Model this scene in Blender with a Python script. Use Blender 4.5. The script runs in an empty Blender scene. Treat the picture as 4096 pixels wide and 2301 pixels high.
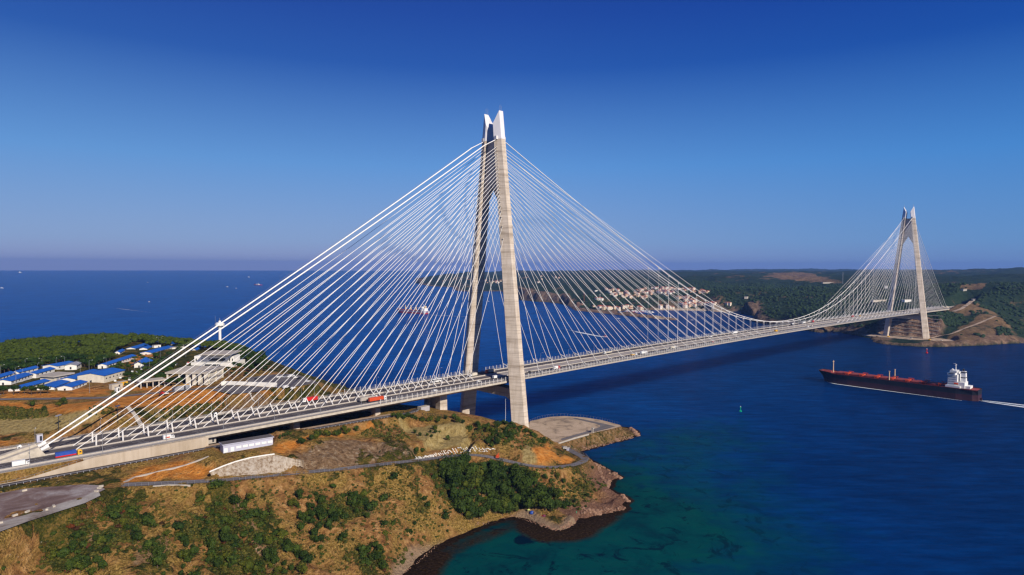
import bpy, math, random
import numpy as np
from mathutils import Vector, Matrix
rnd = random.Random(7)
scene = bpy.context.scene
col = scene.collection
# ---------------------------------------------------------------- camera
FPX = 2580.2; PW = 4096.0; PH = 2301.0
CAM = np.array([-436.06, -480.86, 178.72])
CR = np.array([0.72076511, -0.69316697, 0.00414866])
CU = np.array([0.01966117, 0.02642581, 0.99945741])
CF = np.array([0.6929005, 0.72029246, -0.03267527])
cd = bpy.data.cameras.new('camera'); cam = bpy.data.objects.new('camera', cd); col.objects.link(cam)
cd.sensor_width = 36; cd.lens = 36 * FPX / PW; cd.clip_start = 1; cd.clip_end = 90000
M = Matrix(((CR[0], CU[0], -CF[0], CAM[0]), (CR[1], CU[1], -CF[1], CAM[1]), (CR[2], CU[2], -CF[2], CAM[2]), (0, 0, 0, 1)))
cam.matrix_world = M
scene.camera = cam

def ray(px, py):
    return CF + CR * (px - PW / 2) / FPX - CU * (py - PH / 2) / FPX
def at(px, py, z=0.0):
    d = ray(px, py); return CAM + d * ((z - CAM[2]) / d[2])
def zoomed(bx, by, s, pts): return [(bx + x / s, by + y / s) for x, y in pts]

# ---------------------------------------------------------------- mesh helpers
class MB:
    def __init__(s): s.v = []; s.f = []; s.m = []
    def add(s, vs, fs, m=0):
        b = len(s.v); s.v += [tuple(map(float, p)) for p in vs]; s.f += [tuple(b + i for i in f) for f in fs]; s.m += [m] * len(fs)
    def box(s, c, d, rz=0.0, m=0, top=1.0, topy=None):
        cx, cy, cz = c; hx, hy, hz = d[0] / 2, d[1] / 2, d[2] / 2
        ty = top if topy is None else topy
        ca, sa = math.cos(rz), math.sin(rz); vs = []
        for k, z in enumerate((-hz, hz)):
            q = 1.0 if k == 0 else top; qy = 1.0 if k == 0 else ty
            for x, y in ((-hx, -hy), (hx, -hy), (hx, hy), (-hx, hy)):
                x *= q; yy = y * qy
                vs.append((cx + x * ca - yy * sa, cy + x * sa + yy * ca, cz + z))
        s.add(vs, [(0, 3, 2, 1), (4, 5, 6, 7), (0, 1, 5, 4), (1, 2, 6, 5), (2, 3, 7, 6), (3, 0, 4, 7)], m)
    def tube(s, pts, r, n=6, m=0, r2=None, cap=True):
        pts = [np.array(p, float) for p in pts]; k = len(pts); vs = []
        for i, p in enumerate(pts):
            d = pts[min(i + 1, k - 1)] - pts[max(i - 1, 0)]; d /= np.linalg.norm(d) + 1e-9
            a = np.array([0, 0, 1.0]) if abs(d[2]) < .9 else np.array([1.0, 0, 0])
            u = np.cross(d, a); u /= np.linalg.norm(u); w = np.cross(d, u)
            rr = r if r2 is None else r + (r2 - r) * i / max(k - 1, 1)
            for j in range(n):
                t = 2 * math.pi * j / n; vs.append(p + u * rr * math.cos(t) + w * rr * math.sin(t))
        fs = []
        for i in range(k - 1):
            for j in range(n):
                a_, b_ = i * n + j, i * n + (j + 1) % n; fs.append((a_, a_ + n, b_ + n, b_))
        if cap: fs.append(tuple(range(n))); fs.append(tuple((k - 1) * n + j for j in reversed(range(n))))
        s.add(vs, fs, m)
    def prism(s, poly, z0, z1, m=0, mt=None):
        n = len(poly)
        s.add([(x, y, z0) for x, y in poly] + [(x, y, z1) for x, y in poly], [tuple((i, (i + 1) % n, (i + 1) % n + n, i + n)) for i in range(n)] + [tuple(reversed(range(n)))], m)
        s.add([(x, y, z1) for x, y in poly], [tuple(range(n))], m if mt is None else mt)
    def lathe(s, c, prof, n=12, m=0):
        vs = []
        for r, z in prof:
            for j in range(n): t = 2 * math.pi * j / n; vs.append((c[0] + r * math.cos(t), c[1] + r * math.sin(t), c[2] + z))
        fs = [(i * n + j, i * n + (j + 1) % n, (i + 1) * n + (j + 1) % n, (i + 1) * n + j) for i in range(len(prof) - 1) for j in range(n)]
        fs.append(tuple((len(prof) - 1) * n + j for j in range(n))); s.add(vs, fs, m)
    def sweep(s, sec, xs, m=0, close=True):
        """sec(x) -> list of (y,z); xs stations"""
        rows = [sec(x) for x in xs]; n = len(rows[0]); vs = [(x, y, z) for x, r_ in zip(xs, rows) for y, z in r_]
        fs = []
        for i in range(len(xs) - 1):
            for j in range(n if close else n - 1):
                a, b = i * n + j, i * n + (j + 1) % n; fs.append((a, b, b + n, a + n))
        if close: fs.append(tuple(range(n))); fs.append(tuple((len(xs) - 1) * n + j for j in reversed(range(n))))
        s.add(vs, fs, m)
    def build(s, name, mats, parent=None, smooth=False, loc=None):
        me = bpy.data.meshes.new(name); me.from_pydata(s.v, [], s.f)
        if not isinstance(mats, (list, tuple)): mats = [mats]
        for k in mats: me.materials.append(k)
        if any(s.m): me.polygons.foreach_set('material_index', s.m)
        if smooth: me.polygons.foreach_set('use_smooth', [True] * len(s.f))
        me.update(); o = bpy.data.objects.new(name, me); col.objects.link(o)
        if parent is not None: o.parent = parent
        if loc is not None: o.location = loc
        return o
def tag(o, label=None, cat=None, group=None, kind=None):
    if label: o['label'] = label
    if cat: o['category'] = cat
    if group: o['group'] = group
    if kind: o['kind'] = kind
    return o
def empty(name, loc, label=None, cat=None, group=None, rz=0.0):
    o = bpy.data.objects.new(name, None); col.objects.link(o); o.location = loc; o.rotation_euler = (0, 0, rz)
    return tag(o, label, cat, group)
def copy_tree(o, loc=None, rz=None, label=None, group=None, sc=None, parent=None):
    c = o.copy(); col.objects.link(c); c.parent = parent
    if loc is not None: c.location = loc
    if rz is not None: c.rotation_euler = (0, 0, rz)
    if sc is not None: c.scale = sc if hasattr(sc, '__len__') else (sc,) * 3
    if label: c['label'] = label
    if group: c['group'] = group
    for ch in list(o.children): copy_tree(ch, parent=c)
    return c
ORD = ['first', 'second', 'third', 'fourth', 'fifth', 'sixth', 'seventh', 'eighth', 'ninth', 'tenth', 'eleventh', 'twelfth', 'thirteenth', 'fourteenth', 'fifteenth', 'sixteenth', 'seventeenth', 'eighteenth', 'nineteenth', 'twentieth', 'twenty-first', 'twenty-second', 'twenty-third', 'twenty-fourth', 'twenty-fifth', 'twenty-sixth', 'twenty-seventh', 'twenty-eighth', 'twenty-ninth', 'thirtieth', 'thirty-first', 'thirty-second', 'thirty-third', 'thirty-fourth', 'thirty-fifth', 'thirty-sixth', 'thirty-seventh', 'thirty-eighth', 'thirty-ninth', 'fortieth']

# ---------------------------------------------------------------- materials
def newmat(name):
    m = bpy.data.materials.new(name); m.use_nodes = True; nt = m.node_tree
    b = nt.nodes['Principled BSDF']; return m, nt, b
def N(nt, t, **kw):
    n = nt.nodes.new(t)
    for k, v in kw.items():
        if hasattr(n, k): setattr(n, k, v)
        else: n.inputs[k].default_value = v
    return n
def noise(nt, scale, detail=4, vec=None, rough=.55, dist=0.0):
    n = N(nt, 'ShaderNodeTexNoise'); n.inputs['Scale'].default_value = scale; n.inputs['Detail'].default_value = detail
    n.inputs['Roughness'].default_value = rough; n.inputs['Distortion'].default_value = dist
    if vec is not None: nt.links.new(vec, n.inputs['Vector'])
    return n.outputs['Fac']
def ramp(nt, fac, stops):
    n = N(nt, 'ShaderNodeValToRGB'); e = n.color_ramp.elements
    while len(e) < len(stops): e.new(.5)
    for k, (p, c) in enumerate(stops):
        e[k].position = p; e[k].color = (c if len(c) == 4 else tuple(c) + (1,)) if hasattr(c, '__len__') else (c, c, c, 1)
    if fac is not None: nt.links.new(fac, n.inputs['Fac'])
    return n.outputs['Color']
def mixc(nt, fac, a, b, mode='MIX'):
    n = N(nt, 'ShaderNodeMix'); n.data_type = 'RGBA'; n.blend_type = mode
    for s_, v in ((0, fac), (6, a), (7, b)):
        if hasattr(v, 'links') or hasattr(v, 'is_linked'): nt.links.new(v, n.inputs[s_])
        elif s_ == 0: n.inputs[0].default_value = v
        else: n.inputs[s_].default_value = tuple(v) + (1,) if len(v) == 3 else v
    return n.outputs[2]
def math_(nt, op, a, b=0.0, clamp=False):
    n = N(nt, 'ShaderNodeMath'); n.operation = op; n.use_clamp = clamp
    for i, v in enumerate((a, b)):
        if hasattr(v, 'is_linked'): nt.links.new(v, n.inputs[i])
        else: n.inputs[i].default_value = v
    return n.outputs[0]
def mapv(nt, scale=(1, 1, 1), src='Object', rot=(0, 0, 0)):
    tc = N(nt, 'ShaderNodeTexCoord'); mp = N(nt, 'ShaderNodeMapping'); mp.inputs['Scale'].default_value = scale; mp.inputs['Rotation'].default_value = rot
    nt.links.new(tc.outputs[src], mp.inputs['Vector']); return mp.outputs['Vector']
def streakpos(nt, ln, wd, ang=-43.8):
    g = N(nt, 'ShaderNodeNewGeometry'); mp = N(nt, 'ShaderNodeMapping'); mp.vector_type = 'TEXTURE'; mp.inputs['Scale'].default_value = (ln, wd, 10); mp.inputs['Rotation'].default_value = (0, 0, math.radians(ang))
    nt.links.new(g.outputs['Position'], mp.inputs['Vector']); return mp.outputs['Vector']
def geopos(nt, scale=(1, 1, 1), rot=(0, 0, 0)):
    g = N(nt, 'ShaderNodeNewGeometry'); mp = N(nt, 'ShaderNodeMapping'); mp.inputs['Scale'].default_value = scale; mp.inputs['Rotation'].default_value = rot
    nt.links.new(g.outputs['Position'], mp.inputs['Vector']); return mp.outputs['Vector']
def bump(nt, b, h, strength=.3, dist=1.0):
    n = N(nt, 'ShaderNodeBump'); n.inputs['Strength'].default_value = strength; n.inputs['Distance'].default_value = dist
    nt.links.new(h, n.inputs['Height']); nt.links.new(n.outputs['Normal'], b.inputs['Normal'])
def simple(name, c, rough=.6, var=.15, scale=1.0, metal=0.0, spec=.4):
    m, nt, b = newmat(name)
    f = noise(nt, scale, 3, geopos(nt)); lo = [max(0, x * (1 - var)) for x in c]; hi = [min(1, x * (1 + var)) for x in c]
    nt.links.new(ramp(nt, f, [(.3, lo), (.7, hi)]), b.inputs['Base Color'])
    b.inputs['Roughness'].default_value = rough; b.inputs['Metallic'].default_value = metal; b.inputs['Specular IOR Level'].default_value = spec
    return m
def varmat(name, cols, rough=.8, scale=.8):
    """per-object random tint plus fine noise"""
    m, nt, b = newmat(name); oi = N(nt, 'ShaderNodeObjectInfo')
    c1 = ramp(nt, oi.outputs['Random'], [(i / (len(cols) - 1), c) for i, c in enumerate(cols)])
    f = noise(nt, scale, 4, geopos(nt)); c2 = ramp(nt, f, [(.3, (.62, .62, .62)), (.7, (1.3, 1.3, 1.3))])
    nt.links.new(mixc(nt, 1.0, c1, c2, 'MULTIPLY'), b.inputs['Base Color']); b.inputs['Roughness'].default_value = rough; b.inputs['Specular IOR Level'].default_value = .15
    return m
MT = {}
def concrete_tower():
    m, nt, b = newmat('tower_concrete')
    big = noise(nt, 1.0, 5, geopos(nt, (.012, .012, .16)), .6)
    fine = noise(nt, 1.0, 4, geopos(nt, (.03, .03, .75)), .6)
    stain = noise(nt, 1.0, 4, geopos(nt, (.35, .35, .05)), .6)
    c = ramp(nt, big, [(.30, (.33, .265, .205)), (.44, (.56, .475, .39)), (.75, (.70, .61, .52))])
    c = mixc(nt, .55, c, ramp(nt, fine, [(.33, (.5, .46, .42)), (.5, (1, 1, 1)), (.8, (1.08, 1.08, 1.06))]), 'MULTIPLY')
    c = mixc(nt, .5, c, ramp(nt, stain, [(.3, (.65, .6, .52)), (.55, (1, 1, 1))]), 'MULTIPLY')
    nt.links.new(c, b.inputs['Base Color']); b.inputs['Roughness'].default_value = .85; b.inputs['Specular IOR Level'].default_value = .2
    # pour joints
    g = N(nt, 'ShaderNodeNewGeometry'); sx = N(nt, 'ShaderNodeSeparateXYZ'); nt.links.new(g.outputs['Position'], sx.inputs[0])
    fr = math_(nt, 'FRACT', math_(nt, 'DIVIDE', sx.outputs[2], 4.5)); ln = math_(nt, 'LESS_THAN', fr, .06)
    bk = math_(nt, 'MULTIPLY', ln, -.5); bump(nt, b, math_(nt, 'ADD', fine, bk), .5, .4)
    return m
MT['tower'] = concrete_tower()
MT['conc'] = simple('concrete', (.50, .44, .36), .85, .18, .35, spec=.2)
MT['conc_lt'] = simple('light_concrete', (.42, .375, .325), .85, .1, .3, spec=.2)
MT['barrier'] = simple('barrier_concrete', (.46, .41, .36), .8, .12, .8, spec=.2)
def wallmat():
    m, nt, b = newmat('retaining_concrete')
    v = noise(nt, 1.0, 4, geopos(nt, (.5, .5, .04)), .6); w = noise(nt, .08, 3, geopos(nt))
    c = ramp(nt, v, [(.3, (.44, .365, .285)), (.55, (.50, .42, .335)), (.8, (.54, .465, .38))])
    c = mixc(nt, .6, c, ramp(nt, w, [(.35, (.78, .72, .62)), (.6, (1.05, 1.03, 1.0))]), 'MULTIPLY')
    nt.links.new(c, b.inputs['Base Color']); b.inputs['Roughness'].default_value = .9; b.inputs['Specular IOR Level'].default_value = .15; return m
MT['wall'] = wallmat()
def shotmat():
    m, nt, b = newmat('sprayed_concrete'); v = noise(nt, 1.0, 5, geopos(nt, (.6, .6, .05)), .65); w = noise(nt, .06, 4, geopos(nt))
    f = math_(nt, 'ADD', math_(nt, 'MULTIPLY', v, .75), math_(nt, 'MULTIPLY', w, .3))
    c = ramp(nt, f, [(.38, (.15, .10, .06)), (.47, (.29, .215, .145)), (.55, (.40, .33, .255)), (.68, (.52, .455, .375))])
    nt.links.new(c, b.inputs['Base Color']); b.inputs['Roughness'].default_value = .95; b.inputs['Specular IOR Level'].default_value = .1; bump(nt, b, v, .8, 1.0); return m
MT['shot'] = shotmat()
MT['steel_wh'] = simple('white_steel', (.68, .65, .63), .45, .05, .5)
MT['cable'] = simple('cable_white', (.84, .81, .78), .5, .03, .5)
MT['steel_top'] = simple('tower_cladding', (.70, .68, .70), .55, .06, .12)
MT['galv'] = simple('galvanised_steel', (.34, .34, .36), .45, .1, .8, metal=.4)
def asphalt(name, c, sc=.5):
    m, nt, b = newmat(name)
    f = noise(nt, 1.0, 5, geopos(nt, (.03, .25, .25))); g = noise(nt, 2.5, 3, geopos(nt))
    cc = ramp(nt, f, [(.3, [x * .75 for x in c]), (.7, [x * 1.3 for x in c])])
    cc = mixc(nt, .5, cc, ramp(nt, g, [(.3, (.8, .8, .8)), (.7, (1.2, 1.2, 1.2))]), 'MULTIPLY')
    nt.links.new(cc, b.inputs['Base Color']); b.inputs['Roughness'].default_value = .9; b.inputs['Specular IOR Level'].default_value = .2; return m
MT['asphalt'] = asphalt('asphalt', (.075, .065, .068))
MT['asphalt_gr'] = asphalt('grey_asphalt', (.15, .135, .135))
MT['median'] = asphalt('median_grey', (.115, .10, .098))
MT['railbed'] = asphalt('rail_corridor', (.34, .305, .28))
MT['mark'] = simple('road_paint', (.62, .6, .58), .7, .1, 1.0)
MT['glass'] = simple('dark_glass', (.03, .035, .045), .12, .1, 1.0, spec=.6)
MT['tyre'] = simple('tyre_rubber', (.02, .02, .02), .8, .1, 3)
MT['white'] = simple('white_paint', (.80, .79, .77), .4, .04, .5)
MT['wallwhite'] = simple('white_render', (.76, .73, .68), .8, .08, .3)
MT['cream'] = simple('cream_render', (.62, .56, .46), .8, .12, .3)
MT['red'] = simple('red_paint', (.55, .02, .015), .4, .1, 1)
MT['orange'] = simple('orange_red_paint', (.58, .075, .02), .45, .1, .5)
MT['yellow'] = simple('yellow_paint', (.72, .38, .02), .4, .1, 1)
MT['bluet'] = simple('blue_tarp', (.02, .07, .34), .5, .15, .5)
MT['green'] = simple('green_paint', (.0, .38, .20), .4, .1, 1)
MT['grey'] = simple('grey_paint', (.3, .3, .33), .5, .1, 1)
MT['lilac'] = simple('pale_grey_cladding', (.46, .46, .56), .6, .06, .5)
MT['dark'] = simple('dark_metal', (.03, .03, .035), .5, .2, 1)
MT['rooft'] = varmat('roof_tiles', [(.30, .075, .045), (.42, .13, .08), (.36, .10, .07), (.30, .17, .12)], .8, .4)
MT['housew'] = varmat('house_render', [(.72, .56, .42), (.76, .64, .5), (.82, .76, .68), (.66, .42, .30), (.74, .62, .42)], .85, .4)
def blueroof():
    m, nt, b = newmat('blue_sheet_roof'); tc = noise(nt, .15, 4, geopos(nt))
    c = ramp(nt, tc, [(.3, (.012, .095, .42)), (.7, (.02, .14, .55))]); nt.links.new(c, b.inputs['Base Color']); b.inputs['Roughness'].default_value = .5
    w = N(nt, 'ShaderNodeTexWave'); w.inputs['Scale'].default_value = 1.2; nt.links.new(mapv(nt), w.inputs['Vector']); bump(nt, b, w.outputs['Fac'], .2, .1); return m
MT['blue'] = blueroof()
MT['bark'] = simple('bark', (.11, .075, .05), .9, .2, 2, spec=.1)
HAZE = 4.2e-5
EXPO = 0.08
SKY = [(0.0, (1.9, 2.35, 4.5)), (.036, (1.5, 2.55, 4.9)), (.15, (.68, 2.17, 5.2)), (.29, (.03, .62, 3.2)), (.36, (.0, .38, 2.7)), (.46, (.0, .22, 1.9)), (1.0, (.0, .08, 1.0))]
# ---------------------------------------------------------------- noise and height fields
_P = np.random.RandomState(3).rand(256, 256)
def vnoise(x, y):
    xi = np.floor(x).astype(int); yi = np.floor(y).astype(int); fx = x - xi; fy = y - yi
    fx = fx * fx * (3 - 2 * fx); fy = fy * fy * (3 - 2 * fy)
    a = _P[xi & 255, yi & 255]; b = _P[(xi + 1) & 255, yi & 255]; c = _P[xi & 255, (yi + 1) & 255]; d = _P[(xi + 1) & 255, (yi + 1) & 255]
    return (a * (1 - fx) + b * fx) * (1 - fy) + (c * (1 - fx) + d * fx) * fy - .5
def fbm(x, y, s, octv=4, g=.5):
    t = 0; a = 1.0; f = 1.0 / s
    for k in range(octv):
        t = t + a * vnoise(x * f + 17.3 * k, y * f + 5.7 * k); a *= g; f *= 2.03
    return t
def tps_fit(P, S, lam=1e-4):
    P = np.array(P, float); xy = P[:, :2] / S; n = len(P)
    d2 = ((xy[:, None] - xy[None]) ** 2).sum(-1); K = .5 * d2 * np.log(d2 + 1e-12)
    A = np.zeros((n + 3, n + 3)); A[:n, :n] = K + lam * np.eye(n); A[:n, n] = 1; A[:n, n + 1:] = xy; A[n, :n] = 1; A[n + 1:, :n] = xy.T
    w = np.linalg.solve(A, np.concatenate([P[:, 2], [0, 0, 0]]))
    def ev(x, y):
        x = np.asarray(x, float) / S; y = np.asarray(y, float) / S; sh = x.shape; x = x.ravel(); y = y.ravel(); out = np.empty(len(x))
        for i in range(0, len(x), 20000):
            a = x[i:i + 20000]; b = y[i:i + 20000]
            d2 = (a[:, None] - xy[None, :, 0]) ** 2 + (b[:, None] - xy[None, :, 1]) ** 2
            out[i:i + 20000] = (.5 * d2 * np.log(d2 + 1e-12)) @ w[:n] + w[n] + w[n + 1] * a + w[n + 2] * b
        return out.reshape(sh)
    return ev
def sdist(poly, x, y):
    """distance to the polygon outline, positive inside"""
    x = np.asarray(x, float); y = np.asarray(y, float); d = np.full(x.shape, 1e18); ins = np.zeros(x.shape, bool); n = len(poly)
    for i in range(n):
        ax, ay = poly[i][:2]; bx, by = poly[(i + 1) % n][:2]; ex, ey = bx - ax, by - ay
        t = np.clip(((x - ax) * ex + (y - ay) * ey) / (ex * ex + ey * ey + 1e-12), 0, 1)
        d = np.minimum(d, (x - ax - t * ex) ** 2 + (y - ay - t * ey) ** 2)
        c = ((ay > y) != (by > y)) & (x < (bx - ax) * (y - ay) / (by - ay + 1e-18) + ax); ins ^= c
    return np.where(ins, 1, -1) * np.sqrt(d)
def ldist(line, x, y):
    """distance to a polyline and the height interpolated along it"""
    x = np.asarray(x, float); y = np.asarray(y, float); d = np.full(x.shape, 1e18); z = np.zeros(x.shape)
    for i in range(len(line) - 1):
        a, b = line[i], line[i + 1]; ex, ey = b[0] - a[0], b[1] - a[1]
        t = np.clip(((x - a[0]) * ex + (y - a[1]) * ey) / (ex * ex + ey * ey + 1e-12), 0, 1)
        dd = (x - a[0] - t * ex) ** 2 + (y - a[1] - t * ey) ** 2; m = dd < d
        d = np.where(m, dd, d); z = np.where(m, a[2] + (b[2] - a[2]) * t, z)
    return np.sqrt(d), z
def smooth(e0, e1, x):
    t = np.clip((x - e0) / (e1 - e0), 0, 1); return t * t * (3 - 2 * t)
L_ = 1408.0
def zroad(x):
    if x < 0: return 67.9 + .0125 * x
    if x > L_: return 67.9 - .0125 * (x - L_)
    return 72.3 - 4.4 * ((x - 704) / 704.0) ** 2

# ---------------------------------------------------------------- near headland
coast_px = [(2315, 1807), (2357, 1795), (2405, 1783), (2436, 1771), (2496, 1759), (2550, 1739)]
spit_px = [(1613, 2301), (1633, 2278), (1661, 2242), (1700, 2206), (1752, 2176), (1819, 2145), (1899, 2113), (1959, 2090), (2010, 2074), (2058, 2068), (2098, 2072), (2138, 2086), (2166, 2101), (2205, 2117), (2240, 2122), (2273, 2117), (2297, 2090), (2313, 2072), (2345, 2070), (2420, 2054), (2465, 2044), (2500, 2034), (2484, 2014), (2516, 2002), (2496, 1986), (2450, 1970), (2425, 1955), (2440, 1946), (2440, 1925), (2462, 1916), (2482, 1908), (2445, 1890), (2400, 1868), (2372, 1850), (2350, 1836), (2332, 1824)]
coastN = [(146, -72), (150, -55), (142, -30), (128, -8), (112, 8), (84, 20), (62, 24), (45, 60), (20, 95), (12, 140), (30, 200), (40, 300), (30, 420), (-20, 520), (-120, 640), (-300, 760), (-900, 800), (-1500, 800), (-1500, -360), (-620, -350), (-430, -325), (-345, -290), (-285, -245), (-250, -205)]
c_a = [tuple(at(x, y, 0)[:2]) for x, y in spit_px]; c_b = [tuple(at(x, y, 0)[:2]) for x, y in coast_px]
COAST = c_a + c_b + coastN
CTRL = [(x, y, 0.0) for x, y in c_a + c_b + coastN[:17] + coastN[-4:]]
CTRL += [tuple(at(x, y, z)) for x, y, z in [
    # ridge and terraces by the tower
    (1985, 1690, 40), (2050, 1697, 37), (2110, 1714, 33), (2160, 1737, 28), (2190, 1757, 24), (2215, 1787, 19), (2240, 1803, 15), (2269, 1812, 12),
    (1790, 1672, 47), (1860, 1690, 44), (1920, 1690, 42), (1660, 1690, 48), (1600, 1700, 50), (1500, 1720, 51), (1400, 1745, 52),
    (1850, 1806, 33.5), (2000, 1832, 29), (2102, 1861, 25), (2200, 1862, 21), (2300, 1850, 16.5), (2150, 1800, 28), (1780, 1740, 42), (1900, 1740, 39), (2000, 1760, 36),
    # below the lower road
    (1900, 1850, 27), (1900, 1950, 17), (1900, 2040, 7), (1990, 2040, 3), (2060, 1950, 15), (2200, 1950, 14), (2300, 1900, 12), (2400, 1885, 5), (2350, 1980, 8), (2300, 2030, 3.5), (2200, 2060, 3), (2430, 1960, 3), (2450, 2010, 3.5), (2250, 2090, 1.5), (2200, 1905, 19),
    (1700, 1900, 34), (1700, 2000, 22), (1700, 2100, 10), (1780, 2080, 9), (1650, 2180, 6), (1500, 2000, 27), (1500, 2150, 15), (1500, 2250, 8), (1300, 1950, 38), (1300, 2100, 25), (1300, 2250, 15),
    (1000, 1960, 44), (1000, 2100, 33), (1000, 2250, 22), (700, 2000, 46), (700, 2150, 36), (700, 2290, 27), (450, 2050, 49), (400, 2200, 40), (200, 2150, 46), (50, 2200, 45), (0, 2290, 38), (300, 2290, 33),
    # between lower and upper road
    (1207, 1885, 46.5), (1490, 1858, 42.5), (1677, 1835, 38), (1024, 1902, 49.5), (1450, 1790, 47), (1600, 1780, 46), (1250, 1800, 54), (1350, 1850, 47), (1550, 1760, 47.5),
    (1110, 1800, 57), (1150, 1790, 57), (700, 1900, 54.5), (600, 1860, 56), (820, 1850, 56.5),
    # plateau beyond the bridge
    (0, 1600, 76), (250, 1600, 76), (450, 1600, 76), (600, 1590, 76), (0, 1520, 76), (300, 1530, 76), (500, 1500, 76.5), (700, 1520, 76.5), (900, 1530, 76), (1050, 1550, 75.5), (1200, 1510, 75), (1250, 1530, 74), (900, 1440, 79), (700, 1440, 77), (1000, 1470, 76),
    (0, 1450, 77), (200, 1430, 77), (500, 1400, 78), (700, 1400, 79), (0, 1395, 75), (300, 1370, 76.5), (600, 1365, 77.5), (850, 1392, 76), (950, 1400, 73.5), (1080, 1450, 71), (1180, 1492, 69.5), (1300, 1540, 67), (1380, 1562, 63), (1430, 1572, 60),
    (400, 1720.8, 65.5), (400, 1680, 72), (510, 1628, 75.5), (567, 1633, 72.5), (676, 1592, 75), (800, 1650, 70), (1000, 1640, 69), (1120, 1600, 72), (200, 1700, 70), (100, 1730, 67), (300, 1740, 65), (0, 1680, 71), (1300, 1600, 66),
]]
CTRL += [(-420, -32, 63), (-420, 32, 63), (-300, 34, 63.8), (-250, 34, 64.2), (-200, 34, 64.8), (-160, 36, 65), (-130, 34, 60), (-100, 20, 50), (-72, 5, 46), (-100, -28, 48), (-60, -25, 44), (-40, 10, 33), (-35, 38, 30), (-12, 38, 14), (-12, -38, 20), (12, -38, 10), (12, 38, 9), (30, 0, 10), (0, 0, 13), (-45, -40, 40), (-20, 60, 15), (-70, 45, 40), (-100, 70, 45), (-80, 120, 35), (-60, 250, 35), (-60, 400, 40), (-150, 520, 50), (-350, 640, 50),
    (-600, -32, 61), (-600, 34, 61), (-600, 200, 72), (-700, -120, 50), (-600, -200, 40), (-500, -230, 36), (-420, -200, 38), (-350, -200, 27), (-700, 400, 74), (-550, -60, 57), (-430, -60, 56.5), (-600, 500, 70), (-900, 0, 60), (-1000, -200, 40), (-1000, 500, 60)]
_tn = tps_fit(CTRL, 100.0, 2e-4)
GX0, GY0, GS = -760.0, -380.0, 2.5; gx = np.arange(GX0, 180, GS); gy = np.arange(GY0, 820, GS)
XX, YY = np.meshgrid(gx, gy, indexing='ij')
# coarse evaluation, then upsampled
cx = np.arange(GX0, 200, 10.0); cy = np.arange(GY0, 840, 10.0); CX, CY = np.meshgrid(cx, cy, indexing='ij'); CH = _tn(CX, CY)
def bil(Hg, x0, y0, s, x, y, out=-20.0):
    fx = (np.asarray(x, float) - x0) / s; fy = (np.asarray(y, float) - y0) / s
    ok = (fx >= 0) & (fy >= 0) & (fx < Hg.shape[0] - 1.001) & (fy < Hg.shape[1] - 1.001)
    fx = np.clip(fx, 0, Hg.shape[0] - 1.001); fy = np.clip(fy, 0, Hg.shape[1] - 1.001); i = fx.astype(int); j = fy.astype(int); u = fx - i; v = fy - j
    h = Hg[i, j] * (1 - u) * (1 - v) + Hg[i + 1, j] * u * (1 - v) + Hg[i, j + 1] * (1 - u) * v + Hg[i + 1, j + 1] * u * v
    return np.where(ok, h, out)
HH = bil(CH, GX0, GY0, 10.0, XX, YY)
SD = sdist(COAST, XX, YY)
HH = np.where(SD > 0, np.maximum(HH, np.minimum(SD * .3, 1.2)), np.minimum(HH, SD * .35 - .3))
# relief noise, only away from flat ground
RG = fbm(XX, YY, 55, 5, .55) * 7 + fbm(XX + 300, YY, 12, 3) * 1.3
ridge = -np.abs(fbm(XX * .9 + YY * .5, YY * .4 - XX * .2, 34, 3)) * 13 + 2.2 - np.abs(fbm(XX * .5 + YY, YY * .5 - XX, 16, 3)) * 5 + 1.2
slopearea = smooth(-44, -75, YY) * smooth(2, 16, SD)
HH = HH + (RG * .75 + ridge) * slopearea
HH = HH + fbm(XX, YY, 30, 4) * 2.2 * smooth(60, 90, YY) * smooth(2, 14, SD)
# rocky coast points
rk = smooth(-120, -90, XX) * smooth(-110, -150, YY) * smooth(14, 2, SD) * (SD > 0)
HH = HH + fbm(XX, YY, 7, 3) * 1.5 * smooth(9, 1, np.abs(SD)) * (YY < -60)
HH = HH + rk * (np.abs(fbm(XX, YY, 9, 4)) * 5)
def flat_poly(poly, z, fall=6.0):
    global HH
    s = sdist(poly, XX, YY); w = smooth(-fall, 0.5, s); HH = HH * (1 - w) + z * w
def flat_line(line, half, fall=5.0, dz=0.0):
    global HH
    d, z = ldist(line, XX, YY); w = 1 - smooth(half, half + fall, d); HH = HH * (1 - w) + (z + dz) * w
# concrete pad on the shore
PAD = [tuple(at(x, y, 10)[:2]) for x, y in [(2115, 1700), (2120, 1685), (2160, 1676), (2200, 1668), (2257, 1665), (2335, 1670), (2400, 1680), (2440, 1690), (2478, 1700), (2486, 1706), (2450, 1716), (2420, 1722), (2353, 1737), (2280, 1755), (2215, 1775), (2180, 1768)]]
PAD[0] = (-6, -52); PAD += [(-2, -70)]
flat_poly(PAD + [], 10, 7)
flat_poly([(-14, -52), (30, -52), (60, 0), (40, 22), (20, 40), (-14, 46)], 10, 9)
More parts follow.
